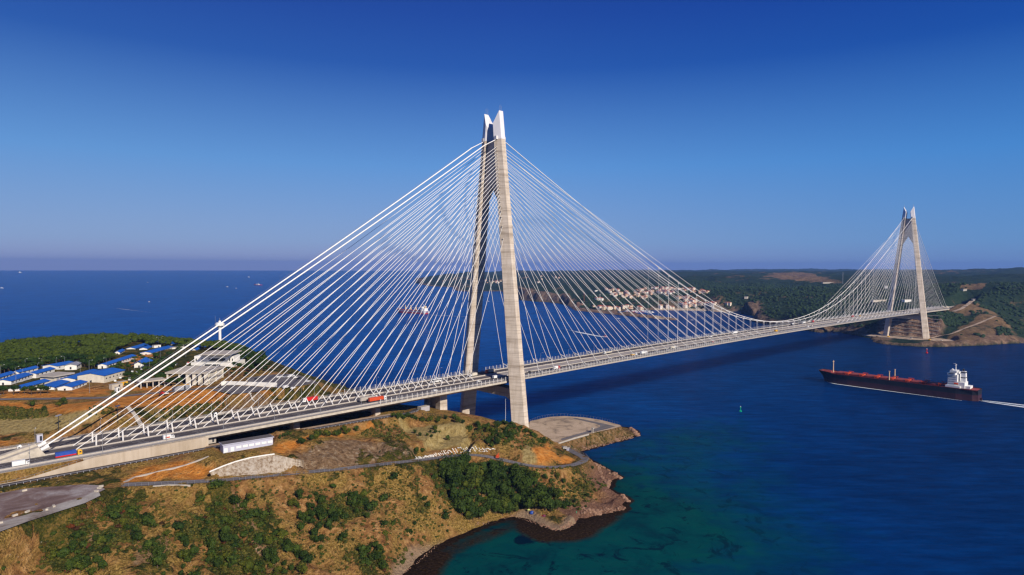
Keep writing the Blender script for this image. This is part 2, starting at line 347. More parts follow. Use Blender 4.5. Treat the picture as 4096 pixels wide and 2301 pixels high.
# roads
SERVICE = [(-600, -35, 57.3), (-480, -35, 57.3), (-395, -35, 57.3), (-348, -35, 57.2), (-288, -35, 57.2), (-217, -35, 57.0), (-165, -36, 56.8), (-138, -36, 56), (-118, -28, 54), (-100, -10, 51)]
LOWER = [tuple(at(x, y, z)) for x, y, z in [(494, 1940, 54.5), (700, 1932, 52.8), (880, 1922, 51), (1024, 1908, 49.5), (1207, 1891, 46.5), (1350, 1878, 44.6), (1490, 1862, 42.5), (1600, 1850, 40), (1677, 1841, 38), (1780, 1828, 35.5), (1850, 1819, 33.5), (1930, 1822, 31.5), (2010, 1840, 28.5), (2102, 1862, 25.5), (2200, 1872, 22), (2280, 1864, 18.5), (2322, 1852, 16.5), (2345, 1838, 15.2), (2326, 1824, 14), (2298, 1812, 13), (2272, 1797, 12), (2245, 1786, 11)]]
UPPER = [tuple(at(x, y, 76.2)) for x, y in [(-200, 1603), (0, 1598), (200, 1596), (400, 1593), (520, 1583), (640, 1571), (760, 1560), (880, 1548), (960, 1540)]]
YARD = [tuple(at(x, y, 56)[:2]) for x, y in [(-260, 1990), (0, 1962), (150, 1950), (330, 1939), (398, 1943), (420, 1958), (360, 1990), (240, 2020), (120, 2060), (0, 2100), (-200, 2190)]]
VERGE = [tuple(at(x, y, 56)[:2]) for x, y in [(-260, 2170), (-20, 2098), (120, 2056), (240, 2016), (330, 1992), (392, 1962), (402, 1984), (340, 2014), (240, 2046), (110, 2088), (-20, 2136), (-260, 2210)]]
PARKING = [tuple(at(x, y, 75.6)[:2]) for x, y in [(985, 1512), (1075, 1500), (1180, 1496), (1250, 1520), (1272, 1532), (1180, 1548), (1110, 1552), (1000, 1540)]]
GRAVEL = [tuple(at(x, y, 76)[:2]) for x, y in [(850, 1562), (900, 1547), (1000, 1545), (1090, 1552), (1030, 1568), (930, 1578)]]
flat_poly(YARD, 56, 5); flat_poly(VERGE, 56, 4); flat_poly(PARKING, 75.6, 5); flat_poly(GRAVEL, 76, 5)
flat_line(LOWER, 4.2, 5, 0); flat_line(UPPER, 5, 6)
# embankment of the motorway and the trench under the deck
rz_ = np.array([zroad(float(x)) for x in gx])[:, None] + 0 * YY
eo = np.where(YY > 0, 34.0, 28.7 + 5 * smooth(-395, -440, -XX * -1)) + 0 * XX; e1_ = np.where(YY > 0, 29.8, 27.4); we = smooth(0, 1, np.clip((eo - np.abs(YY)) / (eo - e1_), 0, 1)) * (XX < -287); HH = HH * (1 - we) + (rz_ - 1.0) * we
tr = smooth(31.5, 29.0, np.abs(YY)) * smooth(-288, -285, XX) * smooth(-128, -150, XX); HH = HH * (1 - tr) + 51.5 * tr
flat_line([(x, y - .6, z) for x, y, z in SERVICE], 5.9, 3.0)
# strip between road and deck edge under the abutment, terraces in the cut, platforms of the sheds
def cut_terraces(poly, step, zs):
    global HH
    w = smooth(-2, 3, sdist(poly, XX, YY)); q = HH / step; fr = q - np.floor(q); tt = (np.floor(q) + smooth(.62, .98, fr)) * step
    HH = HH * (1 - w) + tt * w
TERR = [tuple(at(x, y, z)[:2]) for x, y, z in [(1600, 1700, 48), (1860, 1680, 44), (1960, 1730, 38), (2000, 1810, 33), (1850, 1812, 34), (1660, 1835, 39)]]
cut_terraces(TERR, 7.5, 0)
HH = HH + fbm(XX, YY, 6, 2) * .5 * slopearea
# platform of the grey building and the sprayed concrete face above the lower road
PLATF = [tuple(at(x, y, 57.3)[:2]) for x, y in [(872, 1822), (893, 1832), (1000, 1806), (1096, 1786), (1084, 1765), (872, 1800)]]
flat_poly(PLATF, 57.3, 3)
f_top = [at(*q) for q in [(838, 1889, 55.2), (893, 1866, 56), (940, 1849, 56.6), (1000, 1833, 57), (1060, 1823, 57.2), (1098, 1818, 57.2), (1160, 1832, 55.5), (1215, 1842, 54)]]
f_bot = [at(*q) for q in [(848, 1907, 52.2), (893, 1906, 51.4), (940, 1904, 50.8), (1000, 1900, 50.2), (1060, 1896, 49.3), (1098, 1893, 48.6), (1160, 1888, 47.8), (1215, 1882, 46.9)]]
FACE = [tuple(p[:2]) for p in f_top] + [tuple(p[:2]) for p in f_bot[::-1]]
_dt, _zt = ldist([tuple(p) for p in f_top], XX, YY); _db, _zb = ldist([tuple(p) for p in f_bot], XX, YY)
_w = smooth(-3, 0, sdist(FACE, XX, YY)); HH = HH * (1 - _w) + (_zb + (_zt - _zb) * _db / (_db + _dt + 1e-6) - .5) * _w
def hnear(x, y): return bil(HH, GX0, GY0, GS, x, y)
def G(px, py, hf=None, t0=150.0, t1=1900.0, st=1.5):
    """the point where the sight line of a pixel meets the near ground"""
    hf = hf or hnear; d = ray(px, py); t = np.arange(t0, t1, st); P = CAM[None] + d[None] * t[:, None]
    b = np.nonzero(P[:, 2] < hf(P[:, 0], P[:, 1]))[0]
    if len(b) == 0: return at(px, py, 0) if d[2] < 0 else P[-1]
    p = P[b[0]]; p[2] = float(hf(np.array([p[0]]), np.array([p[1]]))[0]); return p
def gz(x, y): return float(hnear(np.array([x]), np.array([y]))[0])

# zones painted where the ground has those colours: R green scrub, G orange soil, B bare rock / pale scree ; second layer: R red-brown scrub G sand/beach B yellow-tan cut
def blob(lst, x, y):
    t = np.zeros(x.shape)
    nx = fbm(x, y, 14, 3) * 16; ny = fbm(x + 90, y - 40, 14, 3) * 16
    for px, py, r, *k in lst:
        g = G(px, py); ry = k[0] if k else r; st = k[1] if len(k) > 1 else 1.0
        d = np.sqrt(((x + nx - g[0]) / r) ** 2 + ((y + ny - g[1]) / ry) ** 2); t = np.maximum(t, st * smooth(1.25, .7, d))
    return t
def green_at(x, y):
    g = blob(Z_GREEN, x, y); n = fbm(x + 40, y - 70, 32, 6, .66) + .35 * fbm(x, y + 33, 6, 3)
    fr = y < 20
    return np.where(fr, np.clip(g * smooth(-.20, .05, n) + .55 * smooth(.16, .32, n), 0, 1), g)
def polyz(polys, x, y, soft=3.0):
    t = np.zeros(x.shape); n = fbm(x, y, 7, 3) * 5
    for pl in polys:
        w = [G(a, b)[:2] for a, b in pl]; t = np.maximum(t, smooth(-soft, soft, sdist(w, x, y) + n))
    return t
Z_GREEN = [(1200, 2010, 14, 26), (1210, 2060, 18, 14), (1290, 2100, 16), (1420, 2240, 15), (1500, 2200, 10), (700, 2230, 30, 14), (900, 2260, 22, 12), (560, 2150, 16), (330, 2120, 20, 9), (820, 2160, 22, 8), (660, 1990, 16, 7), (600, 2010, 14), (1040, 2130, 14), (450, 2010, 12), (250, 2280, 18), (1130, 1960, 12, 5), (1380, 2050, 8), (1480, 2010, 7), (1460, 1990, 6), (1320, 1905, 18, 3.5, .7), (1100, 1925, 25, 3, .7), (1700, 1880, 14, 6), (1660, 1760, 9, 4), (1480, 1720, 16, 4), (1700, 1720, 9, 3), (1950, 1720, 14, 6), (2060, 1730, 14, 6), (1300, 1780, 14, 3), (1220, 1815, 12, 3), (0, 1640, 34, 8, .7), (100, 1652, 20, 6), (250, 1712, 22, 4, .45), (60, 1735, 30, 4, .6), (560, 1650, 14, 6), (720, 1660, 26, 6, .8), (880, 1590, 18, 4), (1180, 1560, 40, 5, .8), (1130, 1480, 30, 20), (1330, 1540, 25, 12), (380, 1820, 30, 3, .8), (330, 1935, 18, 3), (200, 1925, 25, 2.5), (2230, 1930, 10), (2340, 1960, 9), (2420, 1930, 7, 5, .5), (750, 1830, 16, 3), (1600, 2240, 10, 6), (1560, 2120, 7), (980, 2190, 20, 10), (760, 2060, 16), (900, 2060, 10), (100, 2260, 20)]
Z_ORANGE = [[(430, 1590), (560, 1575), (700, 1560), (880, 1556), (1060, 1575), (1090, 1588), (960, 1592), (870, 1612), (740, 1640), (660, 1650), (590, 1625), (500, 1630), (430, 1618)], [(180, 1628), (350, 1620), (470, 1632), (380, 1680), (230, 1668)], [(290, 1555), (440, 1560), (430, 1580), (280, 1578)], [(480, 1545), (830, 1545), (700, 1565), (480, 1568)], [(560, 1870), (760, 1845), (840, 1880), (800, 1920), (560, 1925), (500, 1930)], [(1090, 1790), (1480, 1705), (1490, 1715), (1180, 1800), (1110, 1815)], [(2120, 1790), (2200, 1780), (2240, 1840), (2180, 1862), (2130, 1850)], [(2240, 1820), (2310, 1840), (2280, 1855), (2230, 1850)], [(0, 1760), (60, 1775), (30, 1800), (0, 1800)], [(480, 1440), (620, 1400), (640, 1420), (520, 1470)], [(0, 1572), (250, 1570), (400, 1585), (0, 1596)], [(0, 1605), (420, 1606), (400, 1618), (0, 1625)]]
Z_TAN = [[(0, 1672), (120, 1668), (300, 1655), (400, 1662), (420, 1700), (300, 1722), (0, 1738)], [(600, 1668), (800, 1625), (820, 1640), (640, 1690)], [(1600, 1700), (1850, 1685), (1870, 1750), (1900, 1800), (1830, 1808), (1700, 1800), (1660, 1740)], [(2080, 1800), (2120, 1785), (2140, 1850), (2100, 1855)]]
Z_ROCK = [[(1190, 1825), (1370, 1760), (1500, 1770), (1650, 1800), (1640, 1835), (1300, 1875), (1200, 1880)], [(840, 1640), (1000, 1590), (1290, 1590), (1330, 1640), (1000, 1690), (850, 1700)]]
# ---------------------------------------------------------------- near terrain mesh
def polar_mesh(az0, az1, na, r0, r1, nr):
    fa = math.atan2(CF[0], CF[1]); az = np.linspace(fa + math.radians(az0), fa + math.radians(az1), na); rr = r0 * (r1 / r0) ** (np.arange(nr) / (nr - 1))
    A, R = np.meshgrid(az, rr); return CAM[0] + R * np.sin(A), CAM[1] + R * np.cos(A)
def grid_faces(nr, na, keep=None):
    i, j = np.meshgrid(np.arange(nr - 1), np.arange(na - 1), indexing='ij'); a = i * na + j
    F = np.stack([a, a + 1, a + na + 1, a + na], -1).reshape(-1, 4)
    if keep is not None: F = F[keep[F].any(1)]
    return F
def np_mesh(name, V, F, m, smooth_=True):
    used = np.unique(F); mp = np.zeros(len(V), int); mp[used] = np.arange(len(used)); V2 = V[used]; F2 = mp[F]
    me = bpy.data.meshes.new(name); me.vertices.add(len(V2)); me.vertices.foreach_set('co', V2.astype(np.float32).ravel())
    me.loops.add(F2.size); me.loops.foreach_set('vertex_index', F2.ravel().astype(np.int32)); me.polygons.add(len(F2))
    me.polygons.foreach_set('loop_start', np.arange(0, F2.size, 4, dtype=np.int32))
    me.polygons.foreach_set('use_smooth', [smooth_] * len(F2)); me.update(calc_edges=True); me.materials.append(m)
    o = bpy.data.objects.new(name, me); col.objects.link(o); return o, used
def set_col(me, name, C):
    a = me.color_attributes.new(name, 'FLOAT_COLOR', 'POINT'); a.data.foreach_set('color', np.ascontiguousarray(C, np.float32).ravel())
def ground_mat():
    m, nt, b = newmat('hillside_ground')
    p = geopos(nt); at1 = N(nt, 'ShaderNodeAttribute', attribute_name='zone'); at2 = N(nt, 'ShaderNodeAttribute', attribute_name='zone2')
    s1 = N(nt, 'ShaderNodeSeparateColor'); nt.links.new(at1.outputs['Color'], s1.inputs[0]); s2 = N(nt, 'ShaderNodeSeparateColor'); nt.links.new(at2.outputs['Color'], s2.inputs[0])
    n1 = noise(nt, .045, 6, p, .62); n2 = noise(nt, .22, 5, p, .65); n3 = noise(nt, .9, 4, p, .7); n4 = noise(nt, .11, 4, geopos(nt), .6, .4)
    base = ramp(nt, n2, [(.3, (.09, .04, .014)), (.44, (.25, .12, .04)), (.56, (.43, .225, .08)), (.70, (.60, .37, .16))])
    dry = ramp(nt, n3, [(.32, (.07, .055, .012)), (.46, (.22, .14, .032)), (.58, (.40, .25, .07)), (.7, (.55, .37, .13))])
    c = mixc(nt, ramp(nt, n1, [(.42, 0), (.58, 1)]), base, dry)
    orange = ramp(nt, n2, [(.3, (.42, .14, .022)), (.5, (.66, .25, .045)), (.75, (.72, .38, .12))])
    c = mixc(nt, math_(nt, 'MULTIPLY', s1.outputs[1], .95), c, orange)
    tan = ramp(nt, noise(nt, 1, 5, geopos(nt, (.5, .5, .1)), .6), [(.3, (.24, .17, .06)), (.5, (.42, .31, .12)), (.75, (.52, .41, .2))]); c = mixc(nt, s2.outputs[2], c, tan)
    rock = ramp(nt, noise(nt, 1, 5, geopos(nt, (.35, .35, .03)), .65), [(.32, (.12, .07, .035)), (.5, (.25, .155, .085)), (.6, (.32, .22, .13)), (.72, (.52, .44, .34))]); c = mixc(nt, s1.outputs[2], c, rock)
    gr = ramp(nt, mixc(nt, .6, n3, n4), [(.32, (.010, .016, .004)), (.44, (.032, .042, .008)), (.52, (.085, .078, .015)), (.6, (.22, .14, .035)), (.7, (.36, .22, .07))])
    gf = math_(nt, 'ADD', s1.outputs[0], math_(nt, 'MULTIPLY', math_(nt, 'SUBTRACT', n2, .5), 1.6)); gf = ramp(nt, gf, [(.38, 0), (.56, 1)])
    c = mixc(nt, gf, c, gr)
    rb = ramp(nt, math_(nt, 'MULTIPLY', n4, s1.outputs[0]), [(.60, 0), (.66, 1)]); c = mixc(nt, math_(nt, 'MULTIPLY', rb, .6), c, (.10, .03, .012))
    sand = ramp(nt, n3, [(.3, (.26, .17, .10)), (.7, (.44, .31, .2))]); c = mixc(nt, s2.outputs[1], c, sand)
    rd = ramp(nt, n3, [(.3, (.10, .045, .028)), (.5, (.23, .12, .075)), (.75, (.36, .21, .13))]); c = mixc(nt, s2.outputs[0], c, rd)
    # scattered pale stones
    vo = N(nt, 'ShaderNodeTexVoronoi'); vo.inputs['Scale'].default_value = .28; nt.links.new(p, vo.inputs['Vector']); st = ramp(nt, vo.outputs['Distance'], [(.07, 1), (.1, 0)])
    c = mixc(nt, math_(nt, 'MULTIPLY', st, .35), c, (.5, .44, .36))
    nt.links.new(c, b.inputs['Base Color']); b.inputs['Roughness'].default_value = .95; b.inputs['Specular IOR Level'].default_value = .058
    h = math_(nt, 'ADD', math_(nt, 'MULTIPLY', n2, 2.0), math_(nt, 'ADD', n3, math_(nt, 'MULTIPLY', gf, .5))); bump(nt, b, h, .9, 2.6); return m
MT['ground'] = ground_mat()
px_, py_ = polar_mesh(-48, 30, 760, 150, 1400, 560)
sd_ = sdist(COAST, px_, py_); hz_ = hnear(px_, py_)
hz_ = np.where(sd_ < -12, -6, hz_)
V = np.stack([px_.ravel(), py_.ravel(), hz_.ravel()], 1)
F = grid_faces(560, 760, keep=((V[:, 2] > -3.5) & (px_.ravel() > GX0 + 3)))
terr, used = np_mesh('headland_terrain', V, F, MT['ground']); tag(terr, kind='structure')
x_, y_ = V[used, 0], V[used, 1]; sdu = sd_.ravel()[used]
zg = green_at(x_, y_); zo = polyz(Z_ORANGE, x_, y_); zt = polyz(Z_TAN, x_, y_, 1.5); zr = polyz(Z_ROCK, x_, y_, 2)
wood = smooth(165, 190, y_) * smooth(-90, -60, -y_ + 0 * x_ + 1000) ; zg = np.maximum(zg, wood * .95) * (1 - .85 * zo) * (1 - .8 * zt)
beach = smooth(9, 4, sdu) * smooth(-150, -158, y_) * (x_ < -75) ; redrock = smooth(24, 10, sdu) * smooth(-125, -140, y_) * (x_ > -95)
padslope = smooth(30, 5, sdu) * (x_ > 5) * (y_ < 0) * (y_ > -118)
gul = polyz([[(925, 1985), (940, 1985), (1000, 2060), (1040, 2130), (1100, 2290), (1075, 2290), (1010, 2140), (975, 2070)], [(1395, 1990), (1450, 2000), (1500, 2060), (1470, 2065), (1420, 2020)], [(560, 2180), (640, 2150), (660, 2190), (600, 2260), (520, 2270)], [(340, 2130), (430, 2120), (440, 2160), (350, 2190)]], x_, y_, 1.5); zr = np.maximum(zr, gul * .8); zg = zg * (1 - gul)
zr = np.maximum(zr, padslope * .55); zg = np.maximum(zg, padslope * .35); zg = zg * (1 - beach) * (1 - redrock * .9)
one = np.ones(len(x_))
set_col(terr.data, 'zone', np.stack([zg * .75 + .13, zo, zr, one], 1)); set_col(terr.data, 'zone2', np.stack([redrock, beach, zt, one], 1))

def strip(name, line, half, m, dz=.12, off=0.0, seg=3.0, z_from=None, parent=None):
    pts = []
    for i in range(len(line) - 1):
        a, b = np.array(line[i], float), np.array(line[i + 1], float); n = max(1, int(np.linalg.norm(b - a) / seg))
        pts += [a + (b - a) * k / n for k in range(n)]
    pts.append(np.array(line[-1], float)); P = np.array(pts)
    for _ in range(6): P[1:-1] = (P[:-2] + 2 * P[1:-1] + P[2:]) / 4
    mb = MB(); vs = []
    for i in range(len(P)):
        d = P[min(i + 1, len(P) - 1)] - P[max(i - 1, 0)]; nrm = np.array([-d[1], d[0]]); nrm /= np.linalg.norm(nrm)
        for s_ in (off - half, off + half):
            vs.append((P[i, 0] + nrm[0] * s_, P[i, 1] + nrm[1] * s_, P[i, 2] + dz))
    mb.add(vs, [(2 * i, 2 * i + 1, 2 * i + 3, 2 * i + 2) for i in range(len(P) - 1)]); o = mb.build(name, m, parent); return o, P
def side_line(P, off):
    out = []
    for i in range(len(P)):
        d = P[min(i + 1, len(P) - 1)] - P[max(i - 1, 0)]; nrm = np.array([-d[1], d[0], 0]); nrm /= np.linalg.norm(nrm); out.append(P[i] + nrm * off)
    return np.array(out)
MT['pad0'] = simple('dusty_verge', (.40, .29, .20), .9, .2, .3, spec=.1)
o, P_low = strip('lower_road', LOWER, 3.3, MT['asphalt_gr'], .16); tag(o, kind='structure')
o, P_srv = strip('service_road', SERVICE, 2.9, MT['asphalt'], .16); tag(o, kind='structure')
o, _ = strip('service_verge', [q for q in SERVICE if q[0] > -290 and q[0] < -130], 2.3, MT['pad0'], .15, off=5.3); tag(o, kind='structure')
mb = MB(); XE = list(np.arange(-470, -351, 6.0))
mb.add([p for x in XE for p in ((x, -29.3, zroad(x) - .2), (x, -31.5, max(zroad(x) - .2 - (-350 - x) * .15, 57.6) + .08), (x, -32.6, 57.4))], [f for i in range(len(XE) - 1) for f in ((3 * i, 3 * i + 1, 3 * i + 4, 3 * i + 3), (3 * i + 1, 3 * i + 2, 3 * i + 5, 3 * i + 4))][:2 * (len(XE) - 1)])
mb.f = [f for k, f in enumerate(mb.f) if k % 2 == 0 or XE[k // 2] < -398]; mb.m = [0] * len(mb.f)
o = mb.build('embankment_grass', MT['ground']); tag(o, kind='structure')
o, P_up = strip('plateau_road', UPPER, 3.4, MT['asphalt_gr'], .2); tag(o, kind='structure')
def sheet(name, poly, z, m):
    mb = MB(); mb.add([(x, y, z) for x, y in poly], [tuple(range(len(poly)))]); o = mb.build(name, m); tag(o, kind='structure'); return o
def yardmat(name, c1, c2, c3):
    m, nt, b = newmat(name); p = geopos(nt); a = noise(nt, .06, 6, p, .65, .5); f = noise(nt, 1.2, 4, p, .7)
    c = ramp(nt, a, [(.36, c1), (.48, c2), (.66, c3)]); c = mixc(nt, .6, c, ramp(nt, f, [(.3, (.75, .75, .75)), (.7, (1.25, 1.25, 1.25))]), 'MULTIPLY')
    nt.links.new(c, b.inputs['Base Color']); b.inputs['Roughness'].default_value = .95; b.inputs['Specular IOR Level'].default_value = .1; return m
MT['pad'] = yardmat('pad_concrete', (.20, .155, .12), (.44, .33, .235), (.56, .43, .32)); MT['yard'] = yardmat('yard_gravel', (.13, .085, .075), (.19, .13, .115), (.34, .3, .29))
sheet('shore_pad', PAD, 10.15, MT['pad']); pk_ = [tuple(at(x, y, 10)[:2]) for x, y in [(2250, 1763), (2353, 1734), (2430, 1716), (2462, 1706), (2390, 1690), (2300, 1672), (2290, 1675), (2380, 1695), (2400, 1702), (2400, 1709), (2345, 1727), (2240, 1757)]]
sheet('pad_track', pk_, 10.2, MT['asphalt_gr'])
sheet('gravel_verge', VERGE, 56.22, yardmat('pale_gravel', (.17, .125, .10), (.30, .26, .23), (.42, .39, .36)))
sheet('gravel_yard', YARD, 56.15, MT['yard']); sheet('parking_lot', PARKING, 75.8, MT['asphalt_gr']); sheet('gravel_lot', GRAVEL, 76.2, MT['asphalt_gr'])

# ---------------------------------------------------------------- far shore
far_coast_px = [(1700, 1141), (1717, 1145), (1773, 1147), (1813, 1149), (1820, 1156), (1829, 1164), (1872, 1167), (1939, 1166), (2009, 1166), (2074, 1193), (2081, 1200), (2115, 1204), (2152, 1207.5), (2202, 1210.6), (2239, 1215), (2270, 1221.5), (2292, 1236), (2303, 1242.5), (2351, 1247), (2405, 1253), (2441, 1257), (2494, 1262), (2548, 1268), (2619, 1274.6), (2673, 1280), (2708, 1281), (2712, 1277), (2637, 1270), (2583, 1263.5), (2530, 1258.6), (2467, 1253), (2467, 1247), (2512, 1244), (2558, 1243), (2619, 1241), (2640, 1241), (2752, 1242.5), (2789, 1243), (2826, 1243), (2876, 1248), (2926, 1251), (2960, 1254), (3017, 1265), (3009, 1281), (3037, 1292), (3120, 1306), (3229, 1323), (3284, 1331), (3322, 1325), (3359, 1328), (3400, 1338), (3440, 1344), (3470, 1349), (3486, 1354), (3494, 1368), (3535, 1377), (3590, 1382), (3650, 1386), (3709, 1388), (3780, 1388), (3828, 1386), (3900, 1383), (3948, 1381), (4020, 1376), (4096, 1373), (4300, 1366), (4900, 1350)]
FC = [tuple(at(x, y, 0)[:2]) for x, y in far_coast_px]
def dp(px, py, D): return tuple(CAM + ray(px, py) * D)
wd = lambda a, D: (CAM[0] + D * (CF[0] + CR[0] * a), CAM[1] + D * (CF[1] + CR[1] * a))
FCOAST = FC + [wd(1.6, 3000), wd(1.6, 16000), wd(.6, 16000), wd(.1, 12000), wd(-.02, 9500), wd(-.11, 7600), wd(-.15, 7000)]
FCT = [(x, y, 0.0) for x, y in FC]
FCT += [dp(*q) for q in [(1720, 1132, 6400), (1760, 1112, 6500), (1810, 1108, 6500), (1850, 1150, 5100), (1860, 1140, 5400), (1900, 1104, 6700), (1970, 1102, 6900), (1960, 1145, 4900), (1985, 1120, 5600), (2050, 1092, 8000),
    (2090, 1172, 3900), (2150, 1172, 3650), (2220, 1172, 3550), (2250, 1190, 3250), (2290, 1195, 3020), (2100, 1140, 4500), (2200, 1140, 4300), (2300, 1150, 3700), (2400, 1130, 4200), (2400, 1198, 2920), (2460, 1215, 2780), (2450, 1190, 2960), (2550, 1190, 2950), (2620, 1155, 3280), (2600, 1225, 2720), (2700, 1180, 3000), (2780, 1165, 3100), (2700, 1220, 2730), (2850, 1172, 2900), (2850, 1220, 2650), (2920, 1200, 2650), (2940, 1225, 2500),
    (2600, 1120, 4600), (2800, 1112, 5000), (3000, 1110, 4600), (3000, 1170, 2900), (3000, 1210, 2480), (3030, 1250, 2180), (3100, 1170, 2650), (3100, 1240, 2150), (3200, 1160, 2900), (3180, 1270, 1960), (3250, 1295, 1830), (3300, 1130, 3600), (3330, 1240, 2050), (3400, 1300, 1800), (3450, 1220, 2150), (3480, 1330, 1700), (3480, 1280, 1800), (3500, 1205, 2120), (3600, 1208, 2060), (3640, 1190, 2200), (3400, 1110, 4200), (3600, 1110, 4200), (3800, 1110, 3900), (4000, 1102, 3600), (4096, 1100, 3500), (3700, 1150, 2900), (3850, 1150, 2900), (3550, 1160, 2700),
    (3690, 1235, 1870), (3750, 1232, 1850), (3790, 1225, 1850), (3850, 1215, 1850), (3900, 1200, 1950), (3720, 1252, 1770), (3760, 1252, 1740), (3830, 1262, 1710), (3860, 1262, 1720), (3740, 1290, 1660), (3800, 1300, 1650), (3850, 1290, 1670), (3900, 1250, 1780), (3960, 1262, 1690), (3985, 1268, 1680), (3900, 1300, 1620), (3850, 1325, 1590), (3780, 1340, 1575), (3900, 1340, 1555), (3990, 1320, 1590), (4000, 1345, 1560), (4010, 1287, 1670), (4050, 1312, 1640), (4090, 1345, 1590), (3930, 1200, 2000), (3960, 1180, 2050), (4000, 1165, 2100), (4096, 1150, 2150), (4060, 1250, 1950), (4096, 1300, 1850), (4096, 1220, 2000), (4300, 1180, 2000), (4400, 1280, 1800), (4400, 1120, 3500), (4800, 1200, 2200)]]
FCT += [(1385, -70, 3.5), (1385, 60, 3.5), (1400, 0, 4), (1425, -75, 4), (1425, 50, 5), (1395, 80, 4), (1440, -20, 12), (1480, 0, 45), (1480, 40, 50), (1480, -40, 42), (1530, 0, 62), (1600, 0, 64), (1700, 0, 63), (1800, 0, 62), (1600, -50, 55), (1480, 100, 45), (1430, 110, 10)]
FCT += [dp(x, y, D) for x, y, D in [(2200, 1094, 7600), (2400, 1092, 7400), (2600, 1092, 7600), (2800, 1090, 8500), (3000, 1090, 9000), (3200, 1091, 8500), (3450, 1089, 8000), (3700, 1087, 7000), (3900, 1084, 6000), (4096, 1082, 5600), (4400, 1080, 5600), (2700, 1082, 13500), (3100, 1079, 13500), (3500, 1081, 13500), (3900, 1080, 13000), (4300, 1078, 12500)]]
_tf = tps_fit(FCT, 1000.0, 3e-5)
PLAT = [(1372, -105), (1385, -112), (1425, -98), (1436, -60), (1436, 60), (1415, 88), (1375, 92), (1358, 60), (1352, -20)]
def hfar(x, y, detail=True):
    x = np.asarray(x, float); y = np.asarray(y, float); s = sdist(FCOAST, x, y); h = _tf(x, y)
    h = np.where(s > 0, np.maximum(h, np.minimum(s * .25, 2.2)), np.minimum(-1, s * .2))
    if detail:
        a = smooth(5, 70, s); D = np.hypot(x - CAM[0], y - CAM[1])
        big = smooth(1900, 3200, D)
        h = h + a * (fbm(x, y, 420, 5, .52) * 34 * big + fbm(x, y, 130, 5, .55) * (9 + 8 * big) * (1 - smooth(60, 20, np.abs(y)) * (x < 1800)))
        cl = smooth(40, 8, s) * (s > 0); h = h + cl * np.abs(fbm(x, y, 26, 4)) * 14
        h = np.where(s > 0, np.maximum(h, 1.0), h)
        # benches cut behind the far tower
        lt = ((x - CAM[0]) * CR[0] + (y - CAM[1]) * CR[1]) / ((x - CAM[0]) * CF[0] + (y - CAM[1]) * CF[1]); nc = smooth(.0, .012, lt) * smooth(.098, .088, lt) * (D < 5200)
        h = np.where((nc > 0) & (s > 0), np.maximum(h, nc * smooth(2, 34, s + fbm(x, y, 60, 3) * 26) * (44 + fbm(x, y, 90, 3) * 22)), h)
        b_ = smooth(1432, 1440, x) * smooth(1500, 1480, x) * smooth(75, 60, np.abs(y - 5)); q = np.clip((x - 1436) / 50, 0, 1) * 6; st = (np.floor(q) + smooth(.55, .95, q - np.floor(q))) / 6 * 52 + 5
        h = h * (1 - b_) + st * b_
        w = smooth(-8, 1, sdist(PLAT, x, y)); h = h * (1 - w) + 4.2 * w
        bw = smooth(40, 10, np.abs(y)) * smooth(1500, 1530, x) * smooth(2200, 2100, x); h = h * (1 - bw) + np.minimum(h, 61) * bw
    return h
fx_, fy_ = polar_mesh(-22, 44, 620, 1480, 16000, 520)
fh_ = hfar(fx_, fy_); V = np.stack([fx_.ravel(), fy_.ravel(), fh_.ravel()], 1)
F = grid_faces(520, 620, keep=V[:, 2] > -1.5)
def farmat():
    m, nt, b = newmat('far_hills_ground'); p = geopos(nt)
    a1 = N(nt, 'ShaderNodeAttribute', attribute_name='zone'); s1 = N(nt, 'ShaderNodeSeparateColor'); nt.links.new(a1.outputs['Color'], s1.inputs[0])
    big = noise(nt, .0016, 6, p, .6); n1 = noise(nt, .012, 6, p, .7); n2 = noise(nt, .07, 5, p, .7); n3 = noise(nt, .5, 3, p, .7)
    forest = ramp(nt, n2, [(.3, (.010, .022, .012)), (.5, (.022, .042, .02)), (.72, (.05, .065, .028))])
    dry = ramp(nt, n2, [(.3, (.10, .065, .035)), (.55, (.22, .14, .07)), (.8, (.34, .24, .14))])
    f = math_(nt, 'ADD', math_(nt, 'MULTIPLY', n1, .6), math_(nt, 'MULTIPLY', big, .5)); f = math_(nt, 'ADD', f, math_(nt, 'MULTIPLY', s1.outputs[0], .28))
    c = mixc(nt, ramp(nt, f, [(.62, 0), (.70, 1)]), forest, dry)
    rock = ramp(nt, noise(nt, 1, 5, geopos(nt, (.07, .07, .025)), .7), [(.3, (.09, .055, .04)), (.52, (.24, .15, .10)), (.7, (.42, .29, .20))]); c = mixc(nt, s1.outputs[1], c, rock)
    sand = ramp(nt, n3, [(.3, (.4, .3, .2)), (.7, (.6, .48, .36))]); c = mixc(nt, s1.outputs[2], c, sand)
    nt.links.new(c, b.inputs['Base Color']); b.inputs['Roughness'].default_value = .95; b.inputs['Specular IOR Level'].default_value = .055
    bump(nt, b, math_(nt, 'ADD', n2, math_(nt, 'MULTIPLY', n3, .35)), .9, 9.0); return m
MT['far'] = farmat()
farland, used = np_mesh('far_hills', V, F, MT['far']); tag(farland, kind='structure')
x_, y_ = V[used, 0], V[used, 1]; s_ = sdist(FCOAST, x_, y_)
def fg(px, py):
    d = ray(px, py); t = np.arange(1380, 9000, 6.0); P = CAM[None] + d[None] * t[:, None]; b = np.nonzero(P[:, 2] < hfar(P[:, 0], P[:, 1]))[0]
    if len(b) == 0: return at(px, py, 0)
    p = P[b[0]]; return p
def hfz(x, y): return float(hfar(np.array([x]), np.array([y]))[0])
def pf(px, py): g = fg(px, py); return tuple(g[:2])
